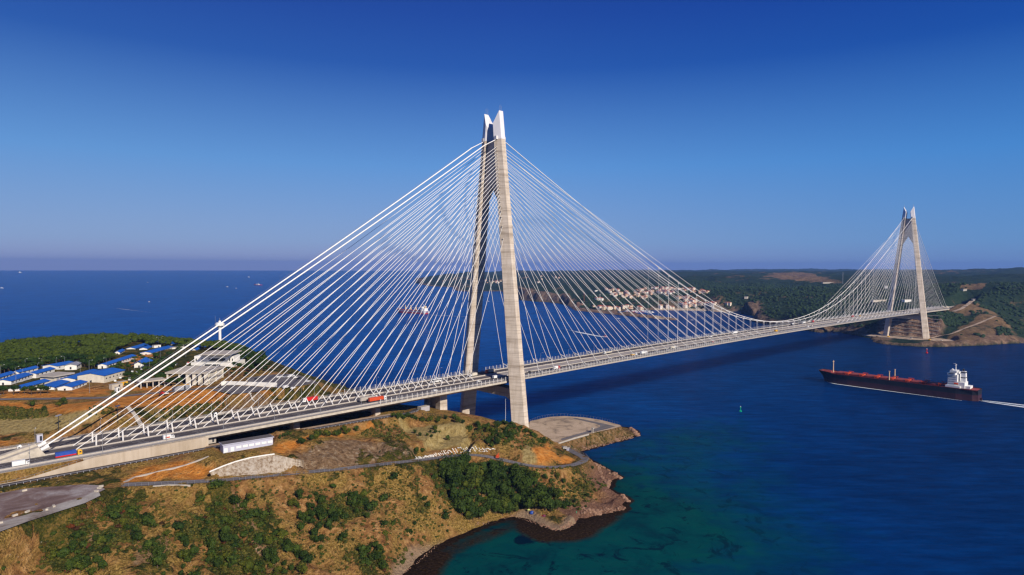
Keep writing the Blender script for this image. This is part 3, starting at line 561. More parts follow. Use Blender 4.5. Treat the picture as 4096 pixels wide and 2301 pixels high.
village = smooth(-60, 60, sdist([pf(2330, 1225), pf(2430, 1185), pf(2560, 1165), pf(2800, 1160), pf(2860, 1175), pf(2920, 1230), pf(2750, 1236), pf(2500, 1236)], x_, y_))
spur = smooth(-10, 14, sdist([pf(3716, 1362), pf(3985, 1262), pf(4020, 1290), pf(4090, 1350), pf(4090, 1368), pf(3900, 1378), pf(3716, 1384)], x_, y_))
appr = smooth(-15, 15, sdist([pf(3760, 1242), pf(3900, 1205), pf(3990, 1262), pf(3860, 1270), pf(3800, 1262)], x_, y_))
mine = smooth(-60, 80, sdist([dp(3040, 1105, 4700)[:2], dp(3120, 1095, 6000)[:2], dp(3260, 1098, 5600)[:2], dp(3290, 1115, 4300)[:2], dp(3350, 1140, 3400)[:2], dp(3280, 1140, 3500)[:2]], x_, y_))
quar = smooth(-8, 8, sdist([dp(3840, 1185, 2250)[:2], dp(3890, 1158, 2500)[:2], dp(3960, 1165, 2450)[:2], dp(3930, 1190, 2200)[:2]], x_, y_))
bench = smooth(1428, 1436, x_) * smooth(1505, 1490, x_) * smooth(80, 64, np.abs(y_ - 5))
nn = fbm(x_, y_, 40, 4)
lat_ = ((x_ - CAM[0]) * CR[0] + (y_ - CAM[1]) * CR[1]) / ((x_ - CAM[0]) * CF[0] + (y_ - CAM[1]) * CF[1]); nc_ = smooth(.0, .012, lat_) * smooth(.098, .088, lat_)
cliff = smooth(48, 20, s_ - 45 * nc_ + nn * 40) * (s_ > 0)
bw_poly = FC[16:31]; bwz = (sdist(bw_poly, x_, y_) > -6) * 1.0
beach2 = smooth(26, 12, s_) * (sdist([dp(2620, 1240, 3100)[:2], dp(2620, 1250, 2200)[:2], dp(2960, 1262, 2200)[:2], dp(2960, 1240, 3100)[:2]], x_, y_) > 0)
set_col(farland.data, 'zone', np.stack([np.clip(village * .35 + spur * .8 + appr * .75 + mine * 1.0 + quar, 0, 1), np.clip(np.maximum.reduce([cliff * .75, bench, bwz]), 0, 1) * (1 - beach2), np.clip(beach2, 0, 1), np.ones(len(x_))], 1))
farroad_px = [(3722, 1357), (3780, 1348), (3820, 1335), (3870, 1315), (3920, 1296), (3960, 1280), (3984, 1269)]
def drape(pts, dz=.5): return [tuple(np.array([p[0], p[1], hfz(p[0], p[1]) + dz])) for p in pts]
def dense(px):
    o_ = []
    for a, b in zip(px[:-1], px[1:]): o_ += [(a[0] + (b[0] - a[0]) * k / 6, a[1] + (b[1] - a[1]) * k / 6) for k in range(6)]
    return o_ + [px[-1]]
FR = [fg(x, y) for x, y in dense(farroad_px)]; o, _ = strip('far_spur_road', drape(FR, 1.6), 3.6, MT['pad'], .6, seg=14); tag(o, kind='structure')
FR2 = [fg(x, y) for x, y in dense([(3814, 1250), (3840, 1243), (3862, 1228), (3886, 1211)])]; o, _ = strip('far_link_road', drape(FR2, 1.8), 5, MT['pad'], .6, seg=14); tag(o, kind='structure')

# ---------------------------------------------------------------- water
def watermat():
    m, nt, b = newmat('sea_water'); p = geopos(nt); a = N(nt, 'ShaderNodeAttribute', attribute_name='shallow'); sc_ = N(nt, 'ShaderNodeSeparateColor'); nt.links.new(a.outputs['Color'], sc_.inputs[0])
    n1 = noise(nt, .006, 5, p, .6, .6); n2 = noise(nt, .035, 5, p, .65, .4)
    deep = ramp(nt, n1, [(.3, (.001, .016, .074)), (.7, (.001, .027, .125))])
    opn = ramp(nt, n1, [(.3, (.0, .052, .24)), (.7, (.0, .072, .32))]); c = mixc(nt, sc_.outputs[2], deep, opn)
    chop_shade = ramp(nt, noise(nt, 1, 5, streakpos(nt, 42, 11), .7), [(.32, (.66, .66, .7)), (.5, (1, 1, 1)), (.68, (1.35, 1.4, 1.35))]); c = mixc(nt, 1.0, c, chop_shade, 'MULTIPLY')  # light and dark of the wave facets, painted as streaks into the water colour
    tealf = math_(nt, 'ADD', sc_.outputs[0], math_(nt, 'MULTIPLY', math_(nt, 'SUBTRACT', n2, .5), .5)); tealf = ramp(nt, tealf, [(.1, 0), (.75, 1)])
    teal = ramp(nt, n2, [(.25, (.001, .022, .04)), (.5, (.001, .055, .062)), (.75, (.002, .07, .065))]); c = mixc(nt, tealf, c, teal)
    weed = ramp(nt, noise(nt, .05, 5, geopos(nt, (1, 1, 1)), .7, 1.0), [(.55, 0), (.62, 1)]); c = mixc(nt, math_(nt, 'MULTIPLY', weed, sc_.outputs[0]), c, (.001, .012, .03))
    bf = math_(nt, 'ADD', sc_.outputs[1], math_(nt, 'MULTIPLY', math_(nt, 'SUBTRACT', n2, .5), .7)); bf = ramp(nt, bf, [(.35, 0), (.6, 1)])
    c = mixc(nt, bf, c, ramp(nt, noise(nt, .6, 4, p, .7), [(.35, (.012, .008, .004)), (.6, (.04, .024, .012)), (.75, (.12, .075, .04))]))
    nt.links.new(c, b.inputs['Base Color']); b.inputs['Subsurface Weight'].default_value = 1.0; b.subsurface_method = 'BURLEY'; b.inputs['Subsurface Radius'].default_value = (1, 1, 1); b.inputs['Subsurface Scale'].default_value = 130.0
    b.inputs['Roughness'].default_value = .2; b.inputs['IOR'].default_value = 1.02; b.inputs['Specular IOR Level'].default_value = .5
    w1 = noise(nt, 1, 4, streakpos(nt, 14, 4.5), .65, .3); w2 = noise(nt, 1, 3, streakpos(nt, 60, 20), .6, .2); w3 = noise(nt, .004, 3, p)
    hh = math_(nt, 'ADD', math_(nt, 'MULTIPLY', w1, math_(nt, 'MULTIPLY', w3, 1.6)), math_(nt, 'MULTIPLY', w2, 1.2)); bump(nt, b, hh, .75, 2.2); return m
MT['water'] = watermat()
fa = math.atan2(CF[0], CF[1])
az = np.concatenate([np.linspace(fa - math.pi, fa - .8, 20)[:-1], np.linspace(fa - .8, fa + .8, 520), np.linspace(fa + .8, fa + math.pi, 20)[1:]])
rr = np.concatenate([[1.0, 120], 180 * (24050 / 180.) ** (np.arange(420) / 419.)]); A, R = np.meshgrid(az, rr); wx = CAM[0] + R * np.sin(A); wy = CAM[1] + R * np.cos(A)
V = np.stack([wx.ravel(), wy.ravel(), np.zeros(wx.size)], 1); F = grid_faces(len(rr), len(az))[:, ::-1]
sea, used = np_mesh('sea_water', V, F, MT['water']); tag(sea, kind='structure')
x_, y_ = V[used, 0], V[used, 1]; sn = -sdist(COAST, x_, y_); cove = smooth(-145, -175, y_ ) * smooth(-20, -90, x_ + (y_ + 170) * -.2)
teal = smooth(210, 10, sn) * smooth(60, -60, y_ + 90) * (.55 + .45 * smooth(60, -80, x_)); shal = smooth(34, 4, sn) * cove + smooth(8, 1, sn) * .8
off_ = smooth(26, 6, sn) * smooth(-60, -20, x_) * smooth(-170, -190, y_)
shal = np.clip(shal + 0 * off_, 0, 1)
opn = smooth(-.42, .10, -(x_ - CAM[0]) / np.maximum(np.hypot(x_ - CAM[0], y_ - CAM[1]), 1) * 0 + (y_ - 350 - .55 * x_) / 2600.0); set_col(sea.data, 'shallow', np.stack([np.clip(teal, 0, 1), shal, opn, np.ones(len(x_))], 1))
# ---------------------------------------------------------------- bridge
def louter(z): return 10.9 + .1241 * (332 - z)
def ldepth(z): return 12.5 - (z - 10) * (3.8 / 290)
def lwi(z): return (20.5 - (z - 10) * (7.0 / 290)) / 2
def linner(z): return louter(z) - ldepth(z)
def legsec(z, s):
    o, i, w = louter(z), linner(z), lwi(z); q = [(2.65, o), (w - .9, i + 1.1), (w - 1.6, i), (-w + 1.6, i), (-w + .9, i + 1.1), (-2.65, o)]
    return [(x, s * y, z) for x, y in q]
TOPZ = [296.5, 293.5, 290.0, 287.0, 283.8, 280.6, 277.3, 274.0, 270.7, 267.4, 264.1, 260.7, 257.3, 253.8, 250.3, 246.6, 242.4, 237.9, 233.0, 227.5, 218.3, 206.0]
def sidept(z, s, d, k=.42):
    w, o, i = lwi(z), louter(z), linner(z); return np.array([d * (w - .5 + (2.65 - w) * k), s * (i + (o - i) * k), z])
def make_tower(x0, zb, label):
    t = empty('bridge_tower', (x0, 0, 0), label, 'bridge tower', 'concrete A-shaped bridge towers')
    zs = list(np.linspace(zb, 304, 16))
    for s in (-1, 1):
        mb = MB(); vs = []
        for z in zs: vs += legsec(z, s)
        n = 6; fs = []
        for i in range(len(zs) - 1):
            for j in range(n):
                a, b = i * n + j, i * n + (j + 1) % n; fs.append((a, b, b + n, a + n) if s < 0 else (a, a + n, b + n, b))
        fs += [tuple(range(n)), tuple((len(zs) - 1) * n + j for j in range(n))]
        mb.add(vs, fs); leg = mb.build('leg', MT['tower'], t)
        # steel clad tip with slanted top
        lo = legsec(304.05, s); w = lwi(318)
        hi = [(2.65, s * louter(332), 332), (w - .9, s * (linner(318) + 1.1), 320), (w - 1.6, s * linner(318), 318), (-w + 1.6, s * linner(318), 318), (-w + .9, s * (linner(318) + 1.1), 320), (-2.65, s * louter(332), 332)]
        mb = MB(); mb.add(lo + hi, [(j, (j + 1) % 6, (j + 1) % 6 + 6, j + 6) for j in range(6)] + [(6, 7, 10, 11), (7, 8, 9, 10), (0, 1, 2, 3, 4, 5)])
        mb.build('steel_top', MT['steel_top'], t)
        mb = MB()
        for q in (-1.2, .3, 1.5): mb.tube([(q, s * (louter(332) - .8), 331.5), (q, s * (louter(332) - .8), 338.5 - abs(q))], .09, 4)
        mb.build('antenna', MT['galv'], t)
        mb = MB(); mb.box((0, s * (louter(304) - 5), 305.2), (12.6, 3.2, 3.4)); mb.build('cable_saddle', MT['steel_wh'], t)
        mb = MB()
        for z in TOPZ:
            for d in (-1, 1):
                p = sidept(z, s, d); mb.tube([p, p + np.array([d * 1.3, 0, -.9])], .62, 6)
        o = mb.build('anchor_socket', MT['conc_lt'], leg); o['kind'] = 'stuff'
    mb = MB(); vs = []
    prof = [(-linner(303) - .4, 303), (linner(303) + .4, 303), (linner(236) + .3, 236), (0, 259), (-linner(236) - .3, 236)]
    k = 2.4; mb.add([(-k, y, z) for y, z in prof] + [(k, y, z) for y, z in prof], [(0, 1, 3), (1, 2, 3), (0, 3, 4), (5, 8, 6), (6, 8, 7), (5, 9, 8)] + [(i, (i + 1) % 5, (i + 1) % 5 + 5, i + 5) for i in range(5)])
    mb.build('upper_crossbeam', MT['tower'], t)
    mb = MB(); y1 = linner(55) + .3; mb.add([(-5.5, -y1, 60.2), (5.5, -y1, 60.2), (5.5, y1, 60.2), (-5.5, y1, 60.2), (-5.5, -y1, 48), (5.5, -y1, 48), (5.5, -y1 + 9, 51.5), (-5.5, -y1 + 9, 51.5), (5.5, y1 - 9, 51.5), (-5.5, y1 - 9, 51.5), (5.5, y1, 48), (-5.5, y1, 48)],
        [(0, 1, 2, 3), (4, 7, 6, 5), (7, 9, 8, 6), (9, 11, 10, 8), (0, 3, 11, 9, 7, 4), (1, 5, 6, 8, 10, 2), (0, 4, 5, 1), (3, 2, 10, 11)])
    mb.build('lower_crossbeam', MT['tower'], t)
    return t
make_tower(0, 8, 'tall concrete A-shaped bridge tower on the near headland, with white steel tips')
make_tower(L_, 3, 'far concrete A-shaped bridge tower standing on the opposite shore')

# ---- deck: one thing with its parts
deck = empty('bridge_deck', (704, 0, 70), 'long grey bridge deck carrying two carriageways across the strait', 'bridge deck')
def dk(mb, name, m, kind=None):
    mb.v = [(x - 704, y, z - 70) for x, y, z in mb.v]; o = mb.build(name, m, deck)
    if kind: o['kind'] = kind
    return o
XSm = list(np.arange(0, 1409, 16.0)); XSl = list(np.arange(-286, 0, 13.0)) + [0.0]; XSr = [L_] + list(np.arange(L_ + 16, 1775, 16.0))
def sec_steel(x):
    z = zroad(x); return [(-29.25, z - 1.6), (-29.25, z - .15), (29.25, z - .15), (29.25, z - 1.6), (15, z - 5.5), (-15, z - 5.5)]
def sec_conc(x):
    z = zroad(x); return [(-29.25, z - 1.9), (-29.25, z - .15), (29.25, z - .15), (29.25, z - 1.9), (24, z - 3.0), (18, z - 5.9), (-18, z - 5.9), (-24, z - 3.0)]
mb = MB(); mb.sweep(sec_steel, XSm); dk(mb, 'main_girder', MT['conc_lt'])
mb = MB(); mb.sweep(sec_conc, XSl); dk(mb, 'side_girder', MT['conc'])
mb = MB(); mb.sweep(sec_conc, XSr); dk(mb, 'side_girder', MT['conc'])
def ribbon(mb, y0, y1, xs, dz=0.0, m=0):
    n = len(mb.v); mb.add([(x, y, zroad(x) + dz) for x in xs for y in (y0, y1)], [(2 * i, 2 * i + 2, 2 * i + 3, 2 * i + 1) for i in range(len(xs) - 1)], m)
XA = list(np.arange(-900, 2300, 16.0)); XL = [x for x in XA if x < 0] + [0.0]; XM = list(np.arange(0, 1409, 16.0)); XR = [L_] + [x for x in XA if x > L_]
# land approach embankment surface is part of the road, a structure of its own
mb = MB()
for xs in (list(np.arange(-900, -286, 14.0)) + [-286.0], list(np.arange(1775, 2300, 16.0))):
    mb.sweep(lambda x: [(-29.25, zroad(x) - 2.5), (-29.25, zroad(x) - .15), (29.25, zroad(x) - .15), (29.25, zroad(x) - 2.5)], xs)
o = mb.build('approach_road', MT['conc']); tag(o, kind='structure')
for s in (-1, 1):
    mb = MB(); a, b = sorted((s * 7.6, s * 24.4))
    for xs in (XL, XR): ribbon(mb, a, b, xs)
    a, b = sorted((s * 9.0, s * 23.6)); ribbon(mb, a, b, XM); dk(mb, 'carriageway', MT['asphalt'])
mb = MB(); ribbon(mb, -4.6, 4.6, XL); dk(mb, 'rail_reserve', MT['median']); mb = MB(); ribbon(mb, -4.6, 4.6, XR); dk(mb, 'rail_reserve', MT['median'])
mb = MB(); ribbon(mb, -8.2, 8.2, XM); dk(mb, 'rail_reserve', MT['railbed'])
mb = MB()
for s in (-1, 1):
    for xs in (XL, XR):
        for a, b in ((4.6, 7.3), (25.0, 29.0)): ribbon(mb, *sorted((s * a, s * b)), xs)
    ribbon(mb, *sorted((s * 24.2, s * 29.0)), XM)
dk(mb, 'walkway', MT['conc_lt'])
# lane markings
mb = MB()
for s in (-1, 1):
    for k, yl in enumerate((12.9, 16.6, 20.2)):
        for x in np.arange(-560, 1900, 18.0):
            if abs(yl - 12.9) < .1 and False: continue
            x = x + k * 2; mb.add([(x, s * yl - .12, zroad(x) + .02), (x + 7, s * yl - .12, zroad(x + 7) + .02), (x + 7, s * yl + .12, zroad(x + 7) + .02), (x, s * yl + .12, zroad(x) + .02)], [(0, 1, 2, 3)])
    for yl in (9.5, 23.3):
        for i, xs in enumerate((XL, XM, XR)): ribbon(mb, s * yl - .1, s * yl + .1, xs, .021)
o = dk(mb, 'lane_marking', MT['mark'], 'stuff')
def rail(mb, y, h, w, xs, z0=0.0):
    mb.sweep(lambda x: [(y - w / 2, zroad(x) + z0), (y + w / 2, zroad(x) + z0), (y + w / 2, zroad(x) + h), (y - w / 2, zroad(x) + h)], xs)
for s in (-1, 1):
    mb = MB()
    for xs in (XL, XR): rail(mb, s * 7.45, .85, .3, xs, -.1); rail(mb, s * 24.7, .95, .4, xs, -.1)
    rail(mb, s * 8.6, .85, .35, XM, -.1); rail(mb, s * 23.9, .85, .3, XM, -.1)
    dk(mb, 'crash_barrier', MT['barrier'])
    mb = MB()
    for xs in (XL, XR): rail(mb, s * 28.9, 1.25, .14, xs, 1.05); rail(mb, s * 28.9, .7, .1, xs, .58); rail(mb, s * 24.7, 1.35, .15, xs, 1.15)
    rail(mb, s * 28.9, 1.3, .12, XM, 1.1); rail(mb, s * 28.9, .75, .1, XM, .62); rail(mb, s * 23.9, 1.25, .12, XM, 1.1)
    dk(mb, 'handrail', MT['galv'])
    mb = MB()
    for x in np.arange(-600, -4, 3.0): mb.box((x, s * 28.9, zroad(x) + .6), (.16, .16, 1.3)); mb.box((x + 1.5, s * 24.7, zroad(x) + 1.1), (.14, .14, .5))
    for x in np.arange(0, 1408, 4.0): mb.box((x, s * 8.6, zroad(x) + .9), (1.4, .5, .3)); mb.box((x, s * 23.9, zroad(x) + 1.0), (.2, .2, .4))
    dk(mb, 'barrier_post', MT['galv'], 'stuff')
    # wind fence posts standing at the edge: the hundred nearest as parts, the rest as one
    xs_ = [x for x in np.arange(-150, 1400, 5.2) if not (-3 < x < 6)]
    one_ = None
    for i, x in enumerate(xs_[:48]):
        if one_ is None:
            mb = MB(); mb.box((0, 0, 1.9), (.42, .34, 4.1)); one_ = mb.build('wind_post', MT['steel_wh'], deck, loc=(x - 704, s * 29.1, zroad(x) - 70))
        else:
            c_ = one_.copy(); col.objects.link(c_); c_.location = (x - 704, s * 29.1, zroad(x) - 70)
    mb = MB()
    for x in xs_[48:]: mb.box((x, s * 29.1, zroad(x) + 1.9), (.42, .34, 4.1))
    dk(mb, 'wind_post', MT['steel_wh'], 'stuff')
    mb = MB()
    for zz in (1.2, 1.9, 2.6, 3.3):
        for xs in (list(np.arange(-150, -4, 10.4)), list(np.arange(6, 1400, 10.4))):
            mb.sweep(lambda x: [(s * 29.1 - .04, zroad(x) + zz), (s * 29.1 + .04, zroad(x) + zz), (s * 29.1 + .04, zroad(x) + zz + .09), (s * 29.1 - .04, zroad(x) + zz + .09)], xs)
    dk(mb, 'wind_fence_wire', MT['galv'], 'stuff')
# approach sides
# ---- piers
def pier(x, zb, w, label, two=True):
    t = empty('bridge_pier', (x, 0, zb), label, 'bridge pier', 'piers under the side span')
    zt = zroad(x) - 5.9 - zb
    for y in ((-9, 9) if two else (0,)):
        mb = MB(); mb.box((0, y, zt / 2 - 2), (w, 7, zt + 4), top=.92); mb.build('shaft', MT['tower'], t)
    mb = MB(); mb.box((.8, 0, zt / 2 - 2), (w * .45, 12, zt + 4)); mb.build('web_wall', MT['conc'], t)
    return t
pier(-72, gz(-72, 0) - 3, 8.5, 'massive concrete bridge pier on the ridge left of the near tower')
pier(-142, gz(-142, 0) - 3, 5, 'squat concrete pier in the shade under the side span, nearer the tower')
pier(-214, gz(-214, 0) - 3, 5, 'squat concrete pier in deep shade under the side span, nearer the abutment')
pier(L_ + 75, hfz(L_ + 75, 0) - 3, 8, 'concrete pier behind the far tower under the deck')
# abutment / retaining wall along the service road
mb = MB(); xs = np.linspace(-287, -420, 34)
def wall_top(x): return zroad(x) - .25 if x > -350 else max(zroad(x) - .25 - (-350 - x) * .15, 57.5)
vs = []
for x in xs: vs += [(x, -31.6, 55.5), (x, -31.6, wall_top(x)), (x, -29.2, wall_top(x) + (.0 if x > -350 else .3)), (x, -29.2, 55.5)]
fs = []
for i in range(len(xs) - 1):
    for j in range(4): a, b = i * 4 + j, i * 4 + (j + 1) % 4; fs.append((a, a + 4, b + 4, b))
fs += [(0, 1, 2, 3), tuple(len(vs) - 4 + j for j in (3, 2, 1, 0))]
wt = empty('retaining_wall', (-287, -30, 56), 'long beige concrete retaining wall beside the motorway embankment', 'retaining wall')
mb.v = []; mb.add([(x + 287, y + 30, z - 56) for x, y, z in vs], fs); mb.build('wall_face', MT['wall'], wt)
mb = MB(); mb.box((1.2, 30, 2.2), (2.4, 59, 10.5)); mb.build('abutment', MT['wall'], wt)
mb = MB()
for i in range(len(xs) - 1): mb.tube([(xs[i] + 287, -1.4, wall_top(xs[i]) - 54.9), (xs[i + 1] + 287, -1.4, wall_top(xs[i + 1]) - 54.9)], .07, 4)
for x in xs[::1]: mb.box((x + 287, -1.4, wall_top(x) - 55.5), (.12, .12, 1.2))
mb.build('handrail', MT['galv'], wt)

# ---- anchor blocks of the main cables
def anchor_block(x0, s, d, label):
    z = zroad(x0) - 70; t = empty('cable_anchor_block', (x0, s * 5.2, zroad(x0)), label, 'anchor block', 'concrete anchor blocks of the main cables')
    mb = MB(); vs = [(0, -2.6, -1), (0, 2.6, -1), (d * -4.5, 2.0, 5.6), (d * -4.5, -2.0, 5.6), (d * -31, -2.2, -1), (d * -31, 2.2, -1)]
    mb.add(vs, [(0, 1, 2, 3), (3, 2, 5, 4), (0, 3, 4), (1, 5, 2), (0, 4, 5, 1)]); mb.build('block', MT['conc'], t)
    mb = MB(); mb.tube([(d * -3.0, 0, 3.4), (d * 1.0, 0, 5.0)], 1.25, 10); mb.build('cable_sleeve', MT['steel_wh'], t); return t
anchor_block(-370, -1, 1, 'wedge-shaped concrete anchor block for the camera-side main cable, left edge'); anchor_block(-370, 1, 1, 'wedge-shaped concrete anchor block for the seaward main cable, left edge')
anchor_block(1778, -1, -1, 'small distant anchor block for the camera-side main cable beyond far tower'); anchor_block(1778, 1, -1, 'small distant anchor block for the seaward main cable beyond far tower')

# ---- main cables
def ycab(x):
    e = min(abs(x), abs(x - L_)); return 9.4 if (x < 0 or x > L_) is None else 9.4 - 3.6 * min(1, e / 704)
def zcab(x):
    if x > 704: x = L_ - x
    u = 704 - x
    if u <= 420: return 84.5 + 5.3e-4 * u * u
    t = (x) / 284.0; return 306 + (178.0 - 306) * t - 4 * 1.6 * t * (1 - t)
def zside(t): return 306 + (67.9 - 306) * t - 4 * 3.0 * t * (1 - t)
for s, w in ((-1, 'camera-side'), (1, 'seaward')):
    pts = []
    for i in range(24): t = i / 24.0; pts.append((-372 + (372 - 5) * t, s * (5.2 + 4.2 * t), zside(1 - t)))
    for x in np.arange(0, L_ + 1, 16.0): pts.append((x, s * ycab(x), zcab(x)))
    for i in range(1, 25): t = i / 24.0; pts.append((L_ + 5 + 365 * t, s * (9.4 - 4.2 * t), zside(t)))
    t_ = empty('main_cable', (0, 0, 0), 'thick white ' + w + ' main suspension cable slung over both towers', 'suspension cable', 'pair of main suspension cables')
    mb = MB(); mb.tube(pts, .42, 8); mb.build('cable', MT['cable'], t_)
    mb = MB(); mb.tube(pts[1:24], .52, 8); mb.build('side_span_sleeve', MT['cable'], t_)
    mb = MB(); P = [np.array(p) + np.array([0, 0, 1.9]) for p in pts[1:23]]; mb.tube(P, .06, 4, cap=False)
    for p in P[::2]: mb.tube([p - np.array([0, 0, 1.7]), p + np.array([0, 0, .2])], .06, 4)
    mb.build('hand_rope', MT['galv'], t_)

# ---- stay cables and their struts
WT = {0: 'near', 1: 'far'}
strut_s = strut_m = None
for ti, x0 in enumerate((0.0, L_)):
    for s in (-1, 1):
        pl = 'camera-side' if s < 0 else 'seaward'
        for k in range(22):
            rank = ORD[k]
            for land in (True, False):
                dsgn = (-1 if ti == 0 else 1) * (1 if land else -1)
                if land: xa = x0 + dsgn * (40 + 15 * k); ya = s * 5.3
                else: xa = x0 + dsgn * (40 + 24 * k); ya = s * 26.7
                top = sidept(TOPZ[21 - k], s, dsgn) + np.array([x0, 0, 0]); bot = np.array([xa, ya, zroad(xa) + .2])
                v = bot - top; ln = np.linalg.norm(v); n_ = 8; pts = []
                for i in range(n_ + 1):
                    t = i / n_; p = v * t; p = p + np.array([0, 0, -ln * .0035 * 4 * t * (1 - t)]); pts.append(p)
                nm = f'white stay cable of {WT[ti]} tower, {pl} plane, {"land side" if land else "main span"}, {rank} from the tower'
                t_ = empty('stay_cable', top, nm, 'stay cable', 'white stay cables fanning from the towers to the deck')
                mb = MB(); mb.tube(pts, .215 if ti == 0 else .18, 5); mb.build('strand', MT['cable'], t_)
                mb = MB(); u = v / ln; mb.tube([v - u * 3.5, v], .34, 6); mb.build('socket', MT['steel_wh'], t_)
                # strut
                xb = xa - dsgn * (10.5 if land else -8.0); hh = 7.0 if land else 5.6
                tt = 1 - (hh / abs(v[2])); ptop = top + v * tt; pb = np.array([xb, ya, zroad(xb) - .1])
                if ti == 0 or k % 1 == 0:
                    q = empty('stay_strut', pb, f'white strut propping the {rank} {"land-side" if land else "main-span"} stay of {WT[ti]} tower, {pl} plane', 'cable strut', 'white struts propping the stay cables')
                    d_ = ptop - pb; mb = MB()
                    if land:
                        w_ = .4; mb.add([(-w_, -.32, 0), (w_, -.32, 0), (w_, .32, 0), (-w_, .32, 0)] + [(d_[0] - .45, d_[1] - .3, d_[2]), (d_[0] + .45, d_[1] - .3, d_[2]), (d_[0] + .45, d_[1] + .3, d_[2]), (d_[0] - .45, d_[1] + .3, d_[2])], [(0, 1, 5, 4), (1, 2, 6, 5), (2, 3, 7, 6), (3, 0, 4, 7), (4, 5, 6, 7)])
                    else:
                        for yy in (-.55, .55): mb.tube([(0, yy, 0), (d_[0], d_[1] + yy * .5, d_[2])], .24, 5)
                        mb.tube([(d_[0], d_[1] - .5, d_[2]), (d_[0], d_[1] + .5, d_[2])], .3, 5)
                    mb.build('prop', MT['steel_wh'], q)
# ---- hangers
for s in (-1, 1):
    for h in (-1, 1):
        for k in range(18):
            x = 704 + h * (12 + 24 * k); zc = zcab(x); zr_ = zroad(x); y = s * ycab(x)
            t_ = empty('hanger', (x, y, zr_), f'{ORD[k]} hanger rope from midspan towards {"near" if h < 0 else "far"} tower, {"camera-side" if s < 0 else "seaward"} cable', 'hanger rope', 'vertical hanger ropes of the main cables')
            mb = MB(); mb.tube([(0, 0, 0), (0, 0, zc - zr_)], .13, 4); mb.build('rope', MT['cable'], t_)
            mb = MB(); mb.box((0, 0, zc - zr_ - .8), (1.5, .9, 2.4)); mb.build('cable_clamp', MT['steel_wh'], t_)
# ---- lamps on the bridge
def make_lamp(h=11.0, arm=2.6, two=False, name='street_lamp'):
    t = empty(name, (0, 0, 0)); mb = MB(); mb.tube([(0, 0, -.3), (0, 0, h)], .17, 6, r2=.09); mb.build('pole', MT['galv'], t)
    mb = MB(); mb.tube([(0, 0, h - .1), (0, arm * .5, h + .5), (0, arm, h + .6)], .07, 5); mb.build('arm', MT['galv'], t)
    mb = MB(); mb.box((0, arm + .4, h + .55), (.42, 1.0, .22)); mb.build('lamp_head', MT['white'], t); return t
LAMP = None
lamp_pos = [(x, -24.9, 0.0) for x in (-381, -345, -309, -273, -237, -201, -165, -129, -93, -57)] + [(x, 24.9, math.pi) for x in (-372, -336, -300, -264, -228, -192, -156, -120, -84, -48)]
lamp_pos += [(x, -8.0, math.pi) for x in np.arange(24, 1390, 48.0)] + [(x, 24.4, math.pi) for x in np.arange(48, 1390, 48.0)]
for i, (x, y, r) in enumerate(lamp_pos):
    side = 'camera-side outer edge' if y < -20 else ('seaward edge' if y > 20 else 'camera-side median')
    grp = [q for q in lamp_pos[:i] if abs(q[1] - y) < 4 and (q[0] < 0) == (x < 0)]
    lb = f'slender street lamp on the {"side" if x < 0 else "main"} span, {side}, {ORD[len(grp)]} from the left'
    if LAMP is None: LAMP = make_lamp(); LAMP.location = (x, y, zroad(x)); LAMP.rotation_euler = (0, 0, r); tag(LAMP, lb, 'street lamp', 'street lamps along the bridge')
    else: copy_tree(LAMP, (x, y, zroad(x)), r, lb)
# ---------------------------------------------------------------- vegetation
def leafmat(name, c0, c1, c2):
    m, nt, b = newmat(name); oi = N(nt, 'ShaderNodeObjectInfo'); p = geopos(nt)
    n = noise(nt, .55, 3, p, .6); n2 = noise(nt, 2.2, 3, p, .6)
    f = math_(nt, 'ADD', math_(nt, 'MULTIPLY', n, .55), math_(nt, 'MULTIPLY', n2, .45))
    c = ramp(nt, f, [(.32, c0), (.5, c1), (.7, c2)]); v = ramp(nt, oi.outputs['Random'], [(0, (.5, .62, .55)), (.4, (.9, .95, .9)), (.75, (1.2, 1.15, 1)), (1, (2.1, 1.4, .9))])
    nt.links.new(mixc(nt, 1.0, c, v, 'MULTIPLY'), b.inputs['Base Color']); b.inputs['Roughness'].default_value = .75; b.inputs['Specular IOR Level'].default_value = .15; return m
MT['leaf'] = leafmat('broadleaf_foliage', (.008, .018, .003), (.030, .052, .007), (.080, .112, .015))
MT['pine'] = leafmat('pine_foliage', (.008, .020, .004), (.024, .050, .006), (.062, .098, .012))
MT['scrub'] = leafmat('scrub_foliage', (.010, .016, .004), (.045, .052, .009), (.17, .13, .028))
MT['rust'] = leafmat('rusty_foliage', (.03, .010, .005), (.07, .026, .010), (.12, .055, .018))
def clump(mb, c, r, n, size, rg, flat=1.0, m=0):
    """many small leaf-spray faces spread through a lumpy volume round a rough core"""
    lob = [(np.array([rg.uniform(-.5, .5), rg.uniform(-.5, .5), rg.uniform(-.35, .5)]), rg.uniform(.42, .72)) for _ in range(6)]
    for k in range(n):
        lc, lr = lob[rg.randrange(6)]; v = np.array([rg.gauss(0, 1), rg.gauss(0, 1), rg.gauss(0, 1)]); v /= np.linalg.norm(v) + 1e-9
        q = lc + v * lr * rg.uniform(.72, 1.05); p = np.array([c[0] + q[0] * r, c[1] + q[1] * r, c[2] + q[2] * r * flat])
        nrm = v + np.array([rg.uniform(-.5, .5), rg.uniform(-.5, .5), rg.uniform(0, .7)]); nrm /= np.linalg.norm(nrm)
        a = np.cross(nrm, [rg.uniform(-1, 1), rg.uniform(-1, 1), rg.uniform(-1, 1)]); a /= np.linalg.norm(a) + 1e-9; b = np.cross(nrm, a); s = size * rg.uniform(.6, 1.3)
        mb.add([p + a * s, p + b * s * .8, p - a * s * .9, p - b * s * .7], [(0, 1, 2, 3)], m)
